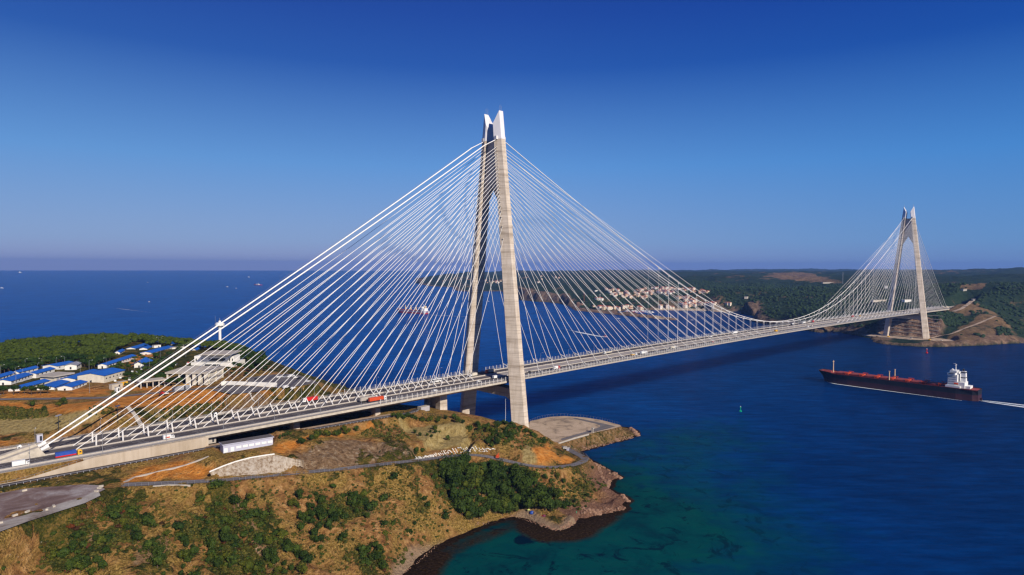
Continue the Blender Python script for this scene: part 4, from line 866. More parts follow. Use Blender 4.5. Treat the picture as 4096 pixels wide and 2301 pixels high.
def core(mb, c, r, flat, rg, m=0):
    import itertools
    n, k = 7, 4; vs = [(c[0], c[1], c[2] - r * flat)]
    for i in range(1, k):
        t = math.pi * i / k
        for j in range(n): a = 2 * math.pi * (j + .5 * (i % 2)) / n; q = r * rg.uniform(.75, 1.05); vs.append((c[0] + q * math.sin(t) * math.cos(a), c[1] + q * math.sin(t) * math.sin(a), c[2] - q * flat * math.cos(t)))
    vs.append((c[0], c[1], c[2] + r * flat)); fs = [(0, 1 + (j + 1) % n, 1 + j) for j in range(n)]
    for i in range(k - 2):
        for j in range(n): a = 1 + i * n + j; b = 1 + i * n + (j + 1) % n; fs.append((a, b, b + n, a + n))
    l = len(vs) - 1; fs += [(1 + (k - 2) * n + j, 1 + (k - 2) * n + (j + 1) % n, l) for j in range(n)]; mb.add(vs, fs, m)
def make_tree(name, h, r, flat, seed, leaf, trunk=.35, n=260, size=.5):
    rg = random.Random(seed); t = empty(name, (0, 0, 0)); mb = MB(); zc = h - r * flat * .95
    mb.tube([(0, 0, -1.2), (rg.uniform(-.2, .2), 0, h * .3), (rg.uniform(-.4, .4), rg.uniform(-.4, .4), zc)], trunk, 6, r2=trunk * .4)
    for k in range(4): a = rg.uniform(0, 6.28); mb.tube([(0, 0, h * .35 + k * .3), (math.cos(a) * r * .5, math.sin(a) * r * .5, zc)], trunk * .4, 4, r2=trunk * .12)
    mb.build('trunk', MT['bark'], t)
    mb = MB()
    for k in range(5): core(mb, (rg.uniform(-.38, .38) * r, rg.uniform(-.38, .38) * r, zc + rg.uniform(-.3, .25) * r * flat), r * rg.uniform(.38, .55), flat, rg)
    clump(mb, (0, 0, zc), r, n, size, rg, flat); mb.build('crown', leaf, t); return t
def make_shrub(h, r, seed, leaf, n=120):
    rg = random.Random(seed); mb = MB(); core(mb, (0, 0, h * .4), r * .72, h / r * .55, rg); core(mb, (r * .3, r * .2, h * .35), r * .5, h / r * .6, rg)
    clump(mb, (0, 0, h * .42), r, n, .42, rg, h / r * .6); return mb.build('shrub', leaf)
PROTO = {}
def place(kind, maker, x, y, sc, label, group, cat, z=None):
    key = (kind, rnd.randrange(4)); z = gz(x, y) if z is None else z; rz = rnd.uniform(0, 6.28)
    if key not in PROTO:
        o = maker(key[1]); PROTO[key] = o; o.location = (x, y, z - .2); o.rotation_euler = (0, 0, rz); o.scale = (sc,) * 3; tag(o, label, cat, group)
        return o
    return copy_tree(PROTO[key], (x, y, z - .2), rz, label, group, (sc, sc * rnd.uniform(.85, 1.15), sc * rnd.uniform(.85, 1.2)))
mk_broad = lambda s: make_tree('broadleaf_tree', 9.5, 4.6, 1.0, 50 + s, MT['leaf'], n=420, size=.5)
mk_pine = lambda s: make_tree('umbrella_pine', 9.0, 4.8, .52, 80 + s, MT['pine'], n=300, size=.6)
mk_shrub = lambda s: make_shrub(2.6, 2.1, 110 + s, MT['leaf'], 130)
mk_rust = lambda s: make_shrub(2.0, 2.0, 140 + s, MT['rust'], 110)
mk_cyp = lambda s: make_tree('slim_tree', 4.5, 1.3, 1.6, 160 + s, MT['leaf'], .12, 90, .3)
def inpoly(pl, x, y): return float(sdist(pl, np.array([x]), np.array([y]))[0]) > 0
def scatter(poly, n, mind, rg, tries=40):
    poly = [tuple(p[:2]) for p in poly]; xs = [p[0] for p in poly]; ys = [p[1] for p in poly]; out = []; grid = {}; r_ = np.random.RandomState(rg.randrange(1 << 30)); tot = min(n * tries, 60000)
    X = r_.uniform(min(xs), max(xs), tot); Y = r_.uniform(min(ys), max(ys), tot); ok = sdist(poly, X, Y) > 0
    for x, y in zip(X[ok], Y[ok]):
        if len(out) >= n: break
        i, j = int(x // mind), int(y // mind)
        if any((x - a) ** 2 + (y - b) ** 2 < mind * mind for di in (-1, 0, 1) for dj in (-1, 0, 1) for a, b in grid.get((i + di, j + dj), ())): continue
        grid.setdefault((i, j), []).append((x, y)); out.append((float(x), float(y)))
    return out
rg = random.Random(5)
GROVE = [G(x, y)[:2] for x, y in [(1762, 1905), (1790, 1872), (1850, 1862), (1960, 1868), (2050, 1880), (2100, 1905), (2160, 1960), (2230, 2000), (2260, 2035), (2200, 2052), (2120, 2050), (2058, 2055), (1960, 2060), (1880, 2095), (1840, 2070), (1815, 2020), (1790, 1965)]]
GR = scatter(GROVE, 215, 3.7, rg)
for x, y in GR: place('grove', mk_broad, x, y, rg.choice((.6, .75, .9, 1.05, 1.3)) * rg.uniform(.9, 1.1), 'dark leafy tree of the dense grove above the beach cove', 'dense grove above the cove', 'tree')
def row(pts, n, jit, fn):
    P = [G(*p) for p in pts]; seg = [np.linalg.norm(P[i + 1] - P[i]) for i in range(len(P) - 1)]; T = sum(seg)
    for k in range(n):
        d = T * (k + .5) / n; i = 0
        while d > seg[i] and i < len(seg) - 1: d -= seg[i]; i += 1
        p = P[i] + (P[i + 1] - P[i]) * d / seg[i]; fn(p[0] + rg.uniform(-jit, jit), p[1] + rg.uniform(-jit, jit))
row([(1190, 1790), (1235, 1765), (1300, 1748), (1370, 1735), (1420, 1722)], 15, 2.0, lambda x, y: place('band', mk_broad, x, y, rg.uniform(.4, .6), 'bushy tree in the strip on the cut slope left of the terraces', 'trees on the cut slope', 'tree'))
row([(1570, 1680), (1640, 1685), (1700, 1690), (1760, 1690)], 20, 2.0, lambda x, y: place('band2', mk_broad, x, y, rg.uniform(.4, .58), 'bushy tree on the ridge in front of the bridge pier', 'trees on the pier ridge', 'tree'))
row([(1800, 1680), (1860, 1700), (1920, 1720), (1990, 1745), (2040, 1760), (1960, 1790), (2060, 1740), (1900, 1700)], 46, 4.5, lambda x, y: place('band3', mk_broad, x, y, rg.uniform(.42, .68), 'bushy tree crowding the ridge in front of the near tower', 'trees on the tower ridge', 'tree'))
row([(1990, 1697), (2060, 1708), (2110, 1732), (2150, 1755), (2185, 1778)], 30, 2.2, lambda x, y: place('hedge', mk_shrub, x, y, rg.uniform(.9, 1.4), 'green bush on the hill crest right of the tower leg', 'bushes on the crest by the tower', 'bush'))
row([(1640, 1735), (1700, 1752), (1760, 1730), (1720, 1765)], 9, 2.0, lambda x, y: place('terr', mk_broad, x, y, rg.uniform(.3, .48), 'small tree on a ledge of the yellow terraced cut', 'small trees on the terraced cut', 'tree'))
for px, py, s_, lb in [(1790, 1762, .5, 'lone round dark bush in the middle of the yellow cut'), (1665, 1820, .6, 'bushy tree beside the lower road at the foot of the cut'), (1690, 1815, .5, 'smaller bushy tree right of the one at the foot of the cut'), (255, 1620, .6, 'tall dark bush above the motorway embankment at left'), (235, 1630, .5, 'shorter dark bush beside the tall one at left'), (178, 1645, .5, 'dark bush on the slope below the umbrella pines'), (130, 1628, .6, 'dark bushy tree at the top of the left slope'), (455, 1590, .62, 'brownish tree at the corner of the large blue-roofed hall')]:
    g = G(px, py); place('lone', mk_broad, g[0], g[1], s_, lb, None, 'tree')
for px, py in [(1132, 1752), (1143, 1750), (1153, 1749), (1162, 1748), (1120, 1760)]:
    g = G(px, py); place('slim', mk_cyp, g[0], g[1], rg.uniform(.7, 1), 'slim young conifer beside the long grey building', 'young conifers by the grey building', 'tree')
# shrubs scattered over the near slope, thick where the ground is green
SLOPE = [G(x, y)[:2] for x, y in [(60, 2240), (330, 2080), (470, 1985), (800, 1960), (1200, 1915), (1640, 1860), (1770, 1880), (1830, 2080), (1700, 2180), (1600, 2270), (1560, 2300), (0, 2300)]]
cand = scatter(SLOPE, 2400, 1.9, rg, 30); ca = np.array(cand); gd = green_at(ca[:, 0], ca[:, 1]); keep = []
cl_ = fbm(ca[:, 0], ca[:, 1], 22, 3)
for (x, y), g_, c_ in zip(cand, gd, cl_):
    if rg.random() < .05 + .6 * g_ + max(0, c_) * .15: keep.append((x, y, g_))
keep.sort(key=lambda q: (q[0] - CAM[0]) ** 2 + (q[1] - CAM[1]) ** 2)
big = rg.sample(range(len(keep)), min(250, len(keep))); bs = set(big)
sc_list = []
for i, (x, y, g_) in enumerate(keep):
    if i in bs:
        if rg.random() < .1: place('rust', mk_rust, x, y, rg.uniform(.6, 1.1), 'rust-red shrub on the dry foreground slope', 'rust-red shrubs on the foreground slope', 'shrub')
        else: place('shrub', mk_shrub, x, y, .45 + 1.5 * rg.random() ** 2.2, 'dark green shrub on the dry foreground slope', 'green shrubs on the foreground slope', 'shrub')
    else: sc_list.append((x, y))
for px, py, n_, rr in [(1130, 2225, 26, 13), (1290, 2120, 22, 12), (1235, 2030, 14, 9), (1500, 2235, 12, 8), (1050, 2285, 12, 8), (330, 2275, 10, 9), (700, 2255, 16, 12), (1440, 2035, 8, 5), (900, 2250, 12, 9), (560, 2130, 6, 7)]:
    g = G(px, py)
    for _ in range(n_):
        a_ = rg.uniform(0, 6.28); q_ = rr * math.sqrt(rg.random()); place('thick', mk_broad, g[0] + q_ * math.cos(a_), g[1] + q_ * math.sin(a_) * 1.4, rg.uniform(.32, .78), 'dark tree in a thicket on the lower foreground slope', 'thickets on the foreground slope', 'tree')
for px, py, s_ in [(1425, 2060, .5), (1440, 2030, .55), (1470, 2075, .5), (1700, 2015, .42), (1715, 2040, .42), (1660, 2105, .4), (1630, 2140, .35), (1790, 2130, .3), (545, 2075, .4), (650, 2250, .45), (2230, 1915, .55), (2255, 1935, .5), (2180, 1925, .5), (2280, 2035, .5), (2300, 2015, .42), (2350, 1990, .4), (2370, 1880, .35), (2050, 1745, .6), (1950, 1775, .55)]:
    g = G(px, py); place('solit', mk_broad, g[0], g[1], s_, 'small round dark tree standing alone on the headland slope', 'solitary trees on the headland', 'tree')
RS = [G(x, y)[:2] for x, y in [(2150, 1900), (2300, 1875), (2400, 1900), (2440, 1960), (2340, 2040), (2250, 2050)]]
for x, y in scatter(RS, 38, 3.0, rg): place('shrub', mk_shrub, x, y, rg.uniform(.35, .8), 'small shrub on the rocky point right of the grove', 'shrubs on the rocky point', 'shrub')
# low ground cover that nobody could count
mb = MB()
more = scatter(SLOPE, 3600, 1.2, rg, 12); ma = np.array(more); mg = green_at(ma[:, 0], ma[:, 1]); mc = fbm(ma[:, 0], ma[:, 1], 15, 3)
for (x, y), g_, c_ in zip(more, mg, mc):
    if rg.random() < .22 + .8 * g_ + max(0, c_) * .2:
        z = gz(x, y); r = rg.uniform(.5, 1.3); core(mb, (x, y, z + r * .15), r, .6, rg); clump(mb, (x, y, z + r * .3), r * 1.1, 9, .45, rg, .7)
for x, y in sc_list:
    z = gz(x, y); r = rg.uniform(.7, 1.7); core(mb, (x, y, z + r * .25), r, .8, rg); clump(mb, (x, y, z + r * .4), r * 1.1, 14, .5, rg, .8)
for pl, n_ in (([(1480, 1700), (1590, 1690), (1640, 1760), (1560, 1770), (1440, 1740)], 90), ([(1850, 1700), (2100, 1730), (2180, 1780), (2090, 1800), (1960, 1790), (1890, 1760)], 160), ([(660, 1640), (900, 1570), (920, 1590), (700, 1680), (560, 1670)], 90), ([(0, 1630), (180, 1640), (190, 1670), (0, 1680)], 120), ([(340, 1640), (480, 1640), (470, 1665), (360, 1670)], 20), ([(1110, 1470), (1420, 1560), (1440, 1572), (1300, 1560), (1150, 1510)], 200), ([(2120, 1900), (2330, 1880), (2440, 1950), (2330, 2040), (2200, 2010)], 140)):
    P = [G(a, b)[:2] for a, b in pl]
    for x, y in scatter(P, n_, 1.6, rg, 10): z = gz(x, y); r = rg.uniform(.7, 1.8); core(mb, (x, y, z + r * .2), r, .8, rg); clump(mb, (x, y, z + r * .4), r * 1.1, 12, .5, rg, .8)
o = mb.build('scrub', MT['scrub']); tag(o, kind='stuff')
# ---- umbrella pines of the plateau
ROOF_KEEP = []   # footprints that trees avoid
# ---------------------------------------------------------------- buildings on the plateau
ZP = 76.0
def quad3(fl, fr, br, z=ZP):
    A = at(*fl, z); B = at(*fr, z); Cc = at(*br, z); e1 = B[:2] - A[:2]; e2 = Cc[:2] - B[:2]
    w = np.linalg.norm(e1); u = e1 / w; l = abs(e2 @ np.array([-u[1], u[0]])); sgn = 1 if e2 @ np.array([-u[1], u[0]]) > 0 else -1
    return A, u, w, l, sgn
def shed_long(fl, fr, br, h, rise, label, roof='blue', wall='wallwhite', z=ZP, name='shed', cat='shed', group='blue-roofed sheds on the plateau', over=.7, doors=True):
    """long building: gable front between fl and fr, length towards br"""
    B = at(*fr, z); Cc = at(*br, z); A = at(*fl, z); e2 = Cc[:2] - B[:2]; l = np.linalg.norm(e2); v = e2 / l; u = np.array([v[1], -v[0]]); w = abs((B - A)[:2] @ u); w = max(w, 5)
    if (B - A)[:2] @ u < 0: u = -u
    c = B[:2] - u * w / 2; ROOF_KEEP.append([c - u * w / 2 - u * 2 - v * 2, c + u * w / 2 + u * 2 - v * 2, c + u * w / 2 + u * 2 + v * (l + 2), c - u * w / 2 - u * 2 + v * (l + 2)])
    t = empty(name, (c[0], c[1], z), label, cat, group, rz=math.atan2(v[1], v[0])); lz = -1 if (u[0] * -v[1] + u[1] * v[0]) < 0 else 1
    hw = w / 2; mb = MB()
    mb.add([(0, -hw, -1.5), (l, -hw, -1.5), (l, hw, -1.5), (0, hw, -1.5), (0, -hw, h), (l, -hw, h), (l, hw, h), (0, hw, h), (0, 0, h + rise), (l, 0, h + rise)],
           [(0, 1, 5, 4), (2, 3, 7, 6), (0, 4, 8, 7, 3), (1, 2, 6, 9, 5)]); mb.build('wall', MT[wall], t)
    mb = MB(); o_ = over; ro = rise * o_ / hw
    for s in (-1, 1):
        mb.add([(-o_, s * (hw + o_), h - ro), (l + o_, s * (hw + o_), h - ro), (l + o_, 0, h + rise + .05), (-o_, 0, h + rise + .05), (-o_, s * (hw + o_), h - ro + .25), (l + o_, s * (hw + o_), h - ro + .25), (l + o_, 0, h + rise + .3), (-o_, 0, h + rise + .3)], [(0, 1, 2, 3), (4, 7, 6, 5), (0, 4, 5, 1), (0, 3, 7, 4), (1, 5, 6, 2)])
    mb.build('roof', MT[roof], t)
    one = None
    for s in (-1, 1):
        for k in range(min(14, int(l / 6))):
            mb_x = 3 + k * (l - 4) / max(1, min(14, int(l / 6)))
            if one is None: mb = MB(); mb.box((0, 0, 0), (1.6, .16, 1.1)); one = mb.build('window', MT['glass'], t, loc=(mb_x, s * hw, h * .55))
            else: q = one.copy(); col.objects.link(q); q.location = (mb_x, s * hw, h * .55)
    if doors: mb = MB(); mb.box((-.05, 0, 1.1), (.2, 1.4, 2.2)); mb.build('door', MT['glass'], t)
    return t
Z5 = lambda *p: zoomed(0, 1330, 5.152, p); Z6 = lambda *p: zoomed(500, 1330, 5.152, p)
sheds = [(Z5((-60, 1080), (230, 1083), (665, 935)), 'long blue-roofed white shed nearest the left edge'), (Z5((250, 905), (385, 895), (785, 790)), 'long blue-roofed shed in the row behind the leftmost shed'),
    (Z5((-190, 1010), (-20, 1005), (300, 905)), 'blue-roofed shed cut by the left edge of the picture'), (Z5((610, 905), (745, 925), (1128, 815)), 'blue-roofed shed continuing the leftmost row towards the flat-roofed block'),
    (Z5((950, 745), (1180, 765), (1560, 690)), 'blue-roofed shed behind the small white house'), (Z5((230, 1225), (410, 1240), (1020, 1075)), 'long blue-roofed shed behind the front umbrella pines'),
    (Z5((820, 1205), (1120, 1215), (1430, 1090)), 'blue-roofed shed, middle one of three in front'), (Z5((1195, 1215), (1485, 1210), (1790, 1095)), 'blue-roofed shed, rightmost of three in front'),
    (Z5((1265, 1035), (1550, 1040), (2070, 860)), 'long blue-roofed shed left of the large hall'), (Z5((1965, 760), (2200, 740), (2800, 540)), 'very long blue-roofed shed running into the pine wood'),
    (Z6((15, 395), (215, 388), (490, 300)), 'blue-roofed shed at the far end of the camp, left one'), (Z6((285, 402), (460, 392), (555, 345)), 'short blue-roofed shed between two longer ones at the far end'),
    (Z6((345, 475), (555, 482), (1000, 355)), 'blue-roofed shed nearest the white containers'), (Z6((1440, 420), (1475, 422), (1560, 380)), 'tiny blue-roofed hut behind the visitor centre'), (Z5((2430, 470), (2470, 470), (2570, 420)), 'small blue-roofed shed end showing above the long one')]
for (pts, lb) in sheds: shed_long(*pts, 3.4, 1.3, lb)
shed_long(*Z5((1595, 1038), (2150, 1038), (2570, 915)), 6.2, 2.0, 'large beige hall with a broad blue roof', 'blue', 'cream', name='hall', cat='hall', group=None)
shed_long(*Z5((1365, 750), (1580, 755), (1690, 700)), 3.8, 1.2, 'small white house with a grey roof by the track', 'grey', 'wallwhite', name='small_house', cat='house', group=None)
shed_long(*Z6((205, 722), (390, 724), (520, 650)), 4.5, 2.4, 'blue hip-roofed pavilion among the pines', 'blue', 'wallwhite', name='pavilion', cat='pavilion', group=None, over=2.5)
def slab_building(name, fl, fr, br, h, label, wall='wallwhite', z=ZP, over=1.0, slab=1.0, cat='building', mt='conc_lt', group=None, depth=None):
    A = at(*fl, z); B = at(*fr, z); Cc = at(*br, z); e1 = (B - A)[:2]; w = np.linalg.norm(e1); u = e1 / w; v = np.array([-u[1], u[0]]); l = abs((Cc - B)[:2] @ v) if depth is None else depth
    if (Cc - B)[:2] @ v < 0: v = -v
    t = empty(name, (A[0], A[1], z), label, cat, group, rz=math.atan2(u[1], u[0])); ROOF_KEEP.append([A[:2] - u * 3 - v * 3, B[:2] + u * 3 - v * 3, B[:2] + u * 3 + v * (l + 3), A[:2] - u * 3 + v * (l + 3)])
    mb = MB(); mb.box((w / 2, l / 2, h / 2 - .7), (w, l, h + 1.4)); mb.build('wall', MT[wall], t)
    mb = MB(); mb.box((w / 2, l / 2, h + slab / 2), (w + 2 * over, l + 2 * over, slab)); mb.build('roof', MT[mt], t); return t, w, l
t, w, l = slab_building('flat_roofed_block', *Z5((830, 1015), (1115, 1030), (1345, 955)), 4.6, 'beige flat-roofed block with an overhanging roof slab among the sheds', 'cream', over=1.8, slab=1.2)
for k in range(4): mb = MB(); mb.box((w + .05, l * (.2 + .2 * k), 2.3), (.2, 2.2, 3.4)); mb.build('door', MT['grey'], t)
# visitor centre, three stepped volumes
vc = empty('visitor_centre', (0, 0, 0), 'stepped white visitor centre with terraces and a broad flat roof', 'visitor centre')
def vbox(name, fl, fr, z0, h, depth, m, over=0, mb=None):
    A = at(*fl, z0); B = at(*fr, z0); u = (B - A)[:2]; w = np.linalg.norm(u); u /= w; v = np.array([-u[1], u[0]]); c = (A[:2] + B[:2]) / 2 + v * depth / 2
    ROOF_KEEP.append([A[:2] - u * 3 - v * 4, B[:2] + u * 3 - v * 4, B[:2] + u * 3 + v * (depth + 4), A[:2] - u * 3 + v * (depth + 4)])
    mb = MB(); mb.box((c[0], c[1], z0 + h / 2), (w + 2 * over, depth + 2 * over, h), math.atan2(u[1], u[0])); return mb.build(name, MT[m], vc), A, u, v, w
vbox('terrace', *Z6((1360, 735), (2230, 745)), 76.0, 5.5, 26, 'wallwhite')
_, A, u, v, w = vbox('main_block', *Z6((1430, 640), (2240, 640)), 79.5, 7.5, 16, 'wallwhite')
mb = MB(); c = A[:2] + u * w * .58 - v * .15; mb.box((c[0], c[1], 83.3), (w * .42, .4, 2.6), math.atan2(u[1], u[0])); mb.build('window', MT['glass'], vc)
for f in (.05, .2, .9, .97): mb = MB(); c = A[:2] + u * w * f - v * .15; mb.box((c[0], c[1], 83.3), (1.0, .4, 2.4), math.atan2(u[1], u[0])); mb.build('window', MT['glass'], vc)
vbox('roof_slab', *Z6((1530, 470), (2170, 470)), 89.6, .9, 30, 'conc_lt'); vbox('upper_storey', *Z6((1570, 500), (2140, 500)), 86.5, 3.1, 22, 'cream')
mb = MB(); c = A[:2] + u * w * .72 + v * 2.0; mb.box((c[0], c[1], 88.2), (w * .4, .5, 1.2), math.atan2(u[1], u[0])); mb.build('red_fascia', MT['red'], vc)
for f in (.42, .52, .62, .72): mb = MB(); c = A[:2] + u * w * f - v * 5.5; mb.box((c[0], c[1], 78.3), (3.2, 9, 3.6), math.atan2(u[1], u[0])); mb.build('portico', MT['glass'], vc)
# pillared entrance hall
EXTRA = []
eh = empty('entrance_hall', (0, 0, 0), 'pillared entrance hall with a wide grey flat roof in front of the visitor centre', 'hall')
A = at(*Z6((850, 1090))[0], 76); B = at(*Z6((1690, 1090))[0], 76); u = (B - A)[:2]; w = np.linalg.norm(u); u /= w; v = np.array([-u[1], u[0]]); ang = math.atan2(u[1], u[0])
D_ = 34; ROOF_KEEP.append([A[:2] - u * 2 - v * 4, B[:2] + u * 3 - v * 4, B[:2] + u * 3 + v * (D_ + 4), A[:2] - u * 3 + v * (D_ + 4)])
def eb(nm, du, dv, z, su, sv, sz, m): mb = MB(); c = A[:2] + u * du + v * dv; mb.box((c[0], c[1], z), (su, sv, sz), ang); return mb.build(nm, MT[m], eh)
eb('roof', w / 2, D_ / 2, 86.6, w + 1, D_ + 2, 1.3, 'conc_lt'); eb('roof_deck', w / 2, D_ / 2, 87.35, w - 2, D_ - 2, .2, 'conc'); eb('wall', w * .72, D_ * .55, 81, w * .5, D_ * .8, 9.8, 'cream')
for f_, w_ in ((.01, 1.2), (.30, 1.0), (.48, 2.4), (.64, 2.6), (.78, 2.6), (.93, 3.0)): eb('pillar', w * f_ + w_ / 2, .6, 81, w_, 1.2, 9.8, 'cream')
for k in range(3): eb('pillar', w - .5, 6 + D_ * .4 * k, 81, 1.1, 1.2, 9.8, 'cream')
for f_ in (.14, .22, .4): q_ = A[:2] + u * w * f_ - v * 4; EXTRA.append((float(q_[0]), float(q_[1])))
cn = empty('canopy', (0, 0, 0), 'low concrete canopy on columns left of the entrance hall', 'canopy')
A = at(*Z6((300, 1165))[0], 76); B = at(*Z6((860, 1100))[0], 76); u = (B - A)[:2]; w = np.linalg.norm(u); u /= w; v = np.array([-u[1], u[0]]); ang = math.atan2(u[1], u[0])
ROOF_KEEP.append([A[:2] - u * 2 - v * 3, B[:2] + u * 2 - v * 3, B[:2] + u * 3 + v * 16, A[:2] - u * 3 + v * 16])
mb = MB(); c = A[:2] + u * w / 2 + v * 6; mb.box((c[0], c[1], 81.4), (w, 13, .9), ang); mb.build('roof', MT['conc'], cn)
for k in range(5):
    for j in (1, 11): mb = MB(); c = A[:2] + u * w * (.06 + .22 * k) + v * j; mb.box((c[0], c[1], 78.4), (.9, .9, 5.6), ang); mb.build('column', MT['conc_lt'], cn)
# white retaining wall below the parking lot
W1 = at(885, 1548, 75); W2 = at(903, 1545, 75); W3 = at(1107, 1552, 75)
mb = MB(); pl = [W1, W2, W3]
for a, b in ((pl[0], pl[1]), (pl[1], pl[2])):
    d = (b - a)[:2]; n_ = np.linalg.norm(d); c = (a + b)[:2] / 2; mb.box((c[0], c[1], 76.8), (n_ + .3, .8, 5.2), math.atan2(d[1], d[0]))
tag(mb.build('panel_wall', MT['wallwhite']), 'long white panelled wall below the parking lot', 'wall')
# radar tower
g = at(880, 1374, 80); rt = empty('radar_tower', (g[0], g[1], 70), 'slim white radar tower with a round platform above the wood', 'radar tower')
mb = MB(); mb.tube([(0, 0, 0), (0, 0, 31)], 1.75, 12, r2=1.6); mb.build('shaft', MT['white'], rt)
mb = MB(); mb.lathe((0, 0, 0), [(1.6, 29), (2.4, 30.5), (5.4, 32.4), (5.6, 33.2), (5.6, 35), (4.6, 35.2), (4.4, 36.4), (1.6, 36.8), (1.4, 38.6), (.4, 39)], 16); mb.build('platform', MT['white'], rt)
mb = MB(); mb.tube([(0, 0, 39), (0, 0, 42)], .3, 5); mb.tube([(-4.4, 3, 35), (-4.4, 3, 45)], .1, 4); mb.build('antenna', MT['galv'], rt)
# small service buildings, containers
def block(name, px, py, z, d, rz, m, label, cat, group=None, roof=None, zoff=0.0):
    g = at(px, py, z); t = empty(name, (g[0], g[1], z + zoff), label, cat, group, rz=rz); mb = MB(); mb.box((0, 0, d[2] / 2 - .2), (d[0], d[1], d[2] + .4)); mb.build('body', MT[m], t)
    mb = MB(); mb.box((0, 0, d[2] + .12), (d[0] + .3, d[1] + .3, .24)); mb.build('roof', MT[roof or 'conc_lt'], t)
    mb = MB(); mb.box((d[0] * .18, -d[1] / 2, d[2] * .45), (1.2, .15, d[2] * .7)); mb.build('door', MT['glass' if m != 'glass' else 'white'], t); return t
q = [block('container_hut', *Z6((1075, 290))[0], 77, (14, 5, 3.0), .2, 'wallwhite', 'white container hut, upper of two beyond the last shed', 'hut'), block('container_hut', *Z6((1075, 355))[0], 76.5, (15, 6, 3.2), .2, 'wallwhite', 'white container hut, lower of two beyond the last shed', 'hut'), block('container_hut', *Z6((650, 330))[0], 77, (8, 5, 4), .2, 'wallwhite', 'small white hut between the far blue sheds', 'hut'),
  block('site_box', *Z5((2390, 1165))[0], 76, (9, 4, 4.2), .35, 'conc', 'grey box beside the yellow container on the track', 'container'), block('site_box', *Z5((2510, 1110))[0], 76, (8, 4, 4), .35, 'yellow', 'yellow container behind the grey box on the track', 'container'), block('guard_booth', *Z5((2415, 1220))[0], 76, (2.6, 2.6, 3.6), .3, 'white', 'small white guard booth at the road junction', 'booth'),
  block('kiosk', *Z6((1155, 1185))[0], 76, (12, 4, 4), .15, 'grey', 'kiosk with white panels in front of the entrance hall', 'kiosk', roof='yellow'), block('kiosk', *Z6((1275, 1155))[0], 76, (5, 3.5, 4), .15, 'white', 'narrow white kiosk beside the yellow-topped one', 'kiosk'),
  block('tower_cabin', 158, 1765, 64.5, (3.2, 3.0, 4.4), 0, 'lilac', 'small grey cabin beside the motorway at the left anchor block', 'cabin'), block('generator_box', 843, 1770, 57.5, (6, 3, 3.6), 0, 'conc_lt', 'pale concrete box under the deck at the abutment', 'service box'),
  block('sentry_box', 2272, 1806, 11.5, (2.6, 2.2, 3.4), .5, 'lilac', 'grey sentry box on the road above the rocky cove', 'booth'), block('white_box', 2260, 1796, 11.8, (4, 2.4, 1.8), .5, 'white', 'low white box behind the sentry box above the cove', 'container'), block('pad_post', 2371, 1730, 10.2, (2.4, 2.0, 4.4), .2, 'conc_lt', 'white concrete post at the edge of the shore pad', 'post')]
# long grey building with the white retaining wall
A = at(893, 1814, 57.3); B = at(1092, 1780, 57.3); u = (B - A)[:2]; w = np.linalg.norm(u); u /= w; v = np.array([-u[1], u[0]]); ang = math.atan2(u[1], u[0])
lb_ = empty('service_building', (A[0], A[1], 57.2), 'long pale grey flat building beside the service road', 'service building', rz=ang)
flatz = 57.4
mb = MB(); mb.box((w / 2, 3.6, 2.5), (w, 7.2, 5.6)); mb.build('wall', MT['lilac'], lb_)
mb = MB(); mb.box((w / 2, 3.6, 5.55), (w + 1.2, 8.4, .5)); mb.box((w / 2, 3.6, 5.85), (w + .6, 7.8, .12), m=1); mb.build('roof', [MT['lilac'], MT['median']], lb_)
for k in range(8):
    mb = MB(); mb.box((w * (.05 + .127 * k), -.05, 2.6 if k > 1 else 1.8), (3.2 if k > 1 else 2.2, .2, 1.5 if k > 1 else 2.8)); mb.build('shutter' if k > 1 else 'door', MT['white'], lb_)
def wallrun(name, pts, zb, label, m='wall', th=.9, top=None):
    P = [np.array(p, float) for p in pts]; mb = MB()
    for i in range(len(P) - 1):
        a, b = P[i], P[i + 1]; d = b[:2] - a[:2]; n_ = np.array([-d[1], d[0]]) / np.linalg.norm(d) * th / 2
        mb.add([(a[0] - n_[0], a[1] - n_[1], zb[i]), (b[0] - n_[0], b[1] - n_[1], zb[i + 1]), (b[0] + n_[0], b[1] + n_[1], zb[i + 1]), (a[0] + n_[0], a[1] + n_[1], zb[i]), (a[0] - n_[0], a[1] - n_[1], a[2]), (b[0] - n_[0], b[1] - n_[1], b[2]), (b[0] + n_[0], b[1] + n_[1], b[2]), (a[0] + n_[0], a[1] + n_[1], a[2])], [(4, 5, 6, 7), (0, 1, 5, 4), (1, 2, 6, 5), (2, 3, 7, 6), (3, 0, 4, 7)])
    o = mb.build(name, MT[m]); tag(o, label, 'wall'); return o
wallrun('basement_wall', [at(893, 1817, 57.3), at(1000, 1799, 57.3)], [52, 55], 'short white concrete wall under the front of the grey building', 'wallwhite')
sw = empty('slope_wall', (0, 0, 0), 'sprayed white concrete face with a capping beam above the lower road', 'retaining wall'); mb = MB(); vs = []; K = 6
for a, b in zip(f_top, f_bot):
    for k in range(K): q = a + (b - a) * k / (K - 1); vs.append((q[0], q[1], q[2] - .02))
mb.add(vs, [(i * K + j, i * K + j + 1, (i + 1) * K + j + 1, (i + 1) * K + j) for i in range(len(f_top) - 1) for j in range(K - 1)]); mb.build('wall_face', MT['shot'], sw)
mb = MB()
for a, b in zip(f_top[:6], f_top[1:6]): mb.tube([a + np.array([0, 0, .1]), b + np.array([0, 0, .1])], .55, 4)
mb.build('capping_beam', MT['wallwhite'], sw)
dr = [G(x, y) + np.array([0, 0, .25]) for x, y in [(497, 1930), (540, 1910), (640, 1890), (740, 1862), (835, 1827)]]
wallrun('drain_channel', dr, [p[2] - 1 for p in dr], 'pale concrete drain running down beside the service road', 'conc_lt', 1.1)
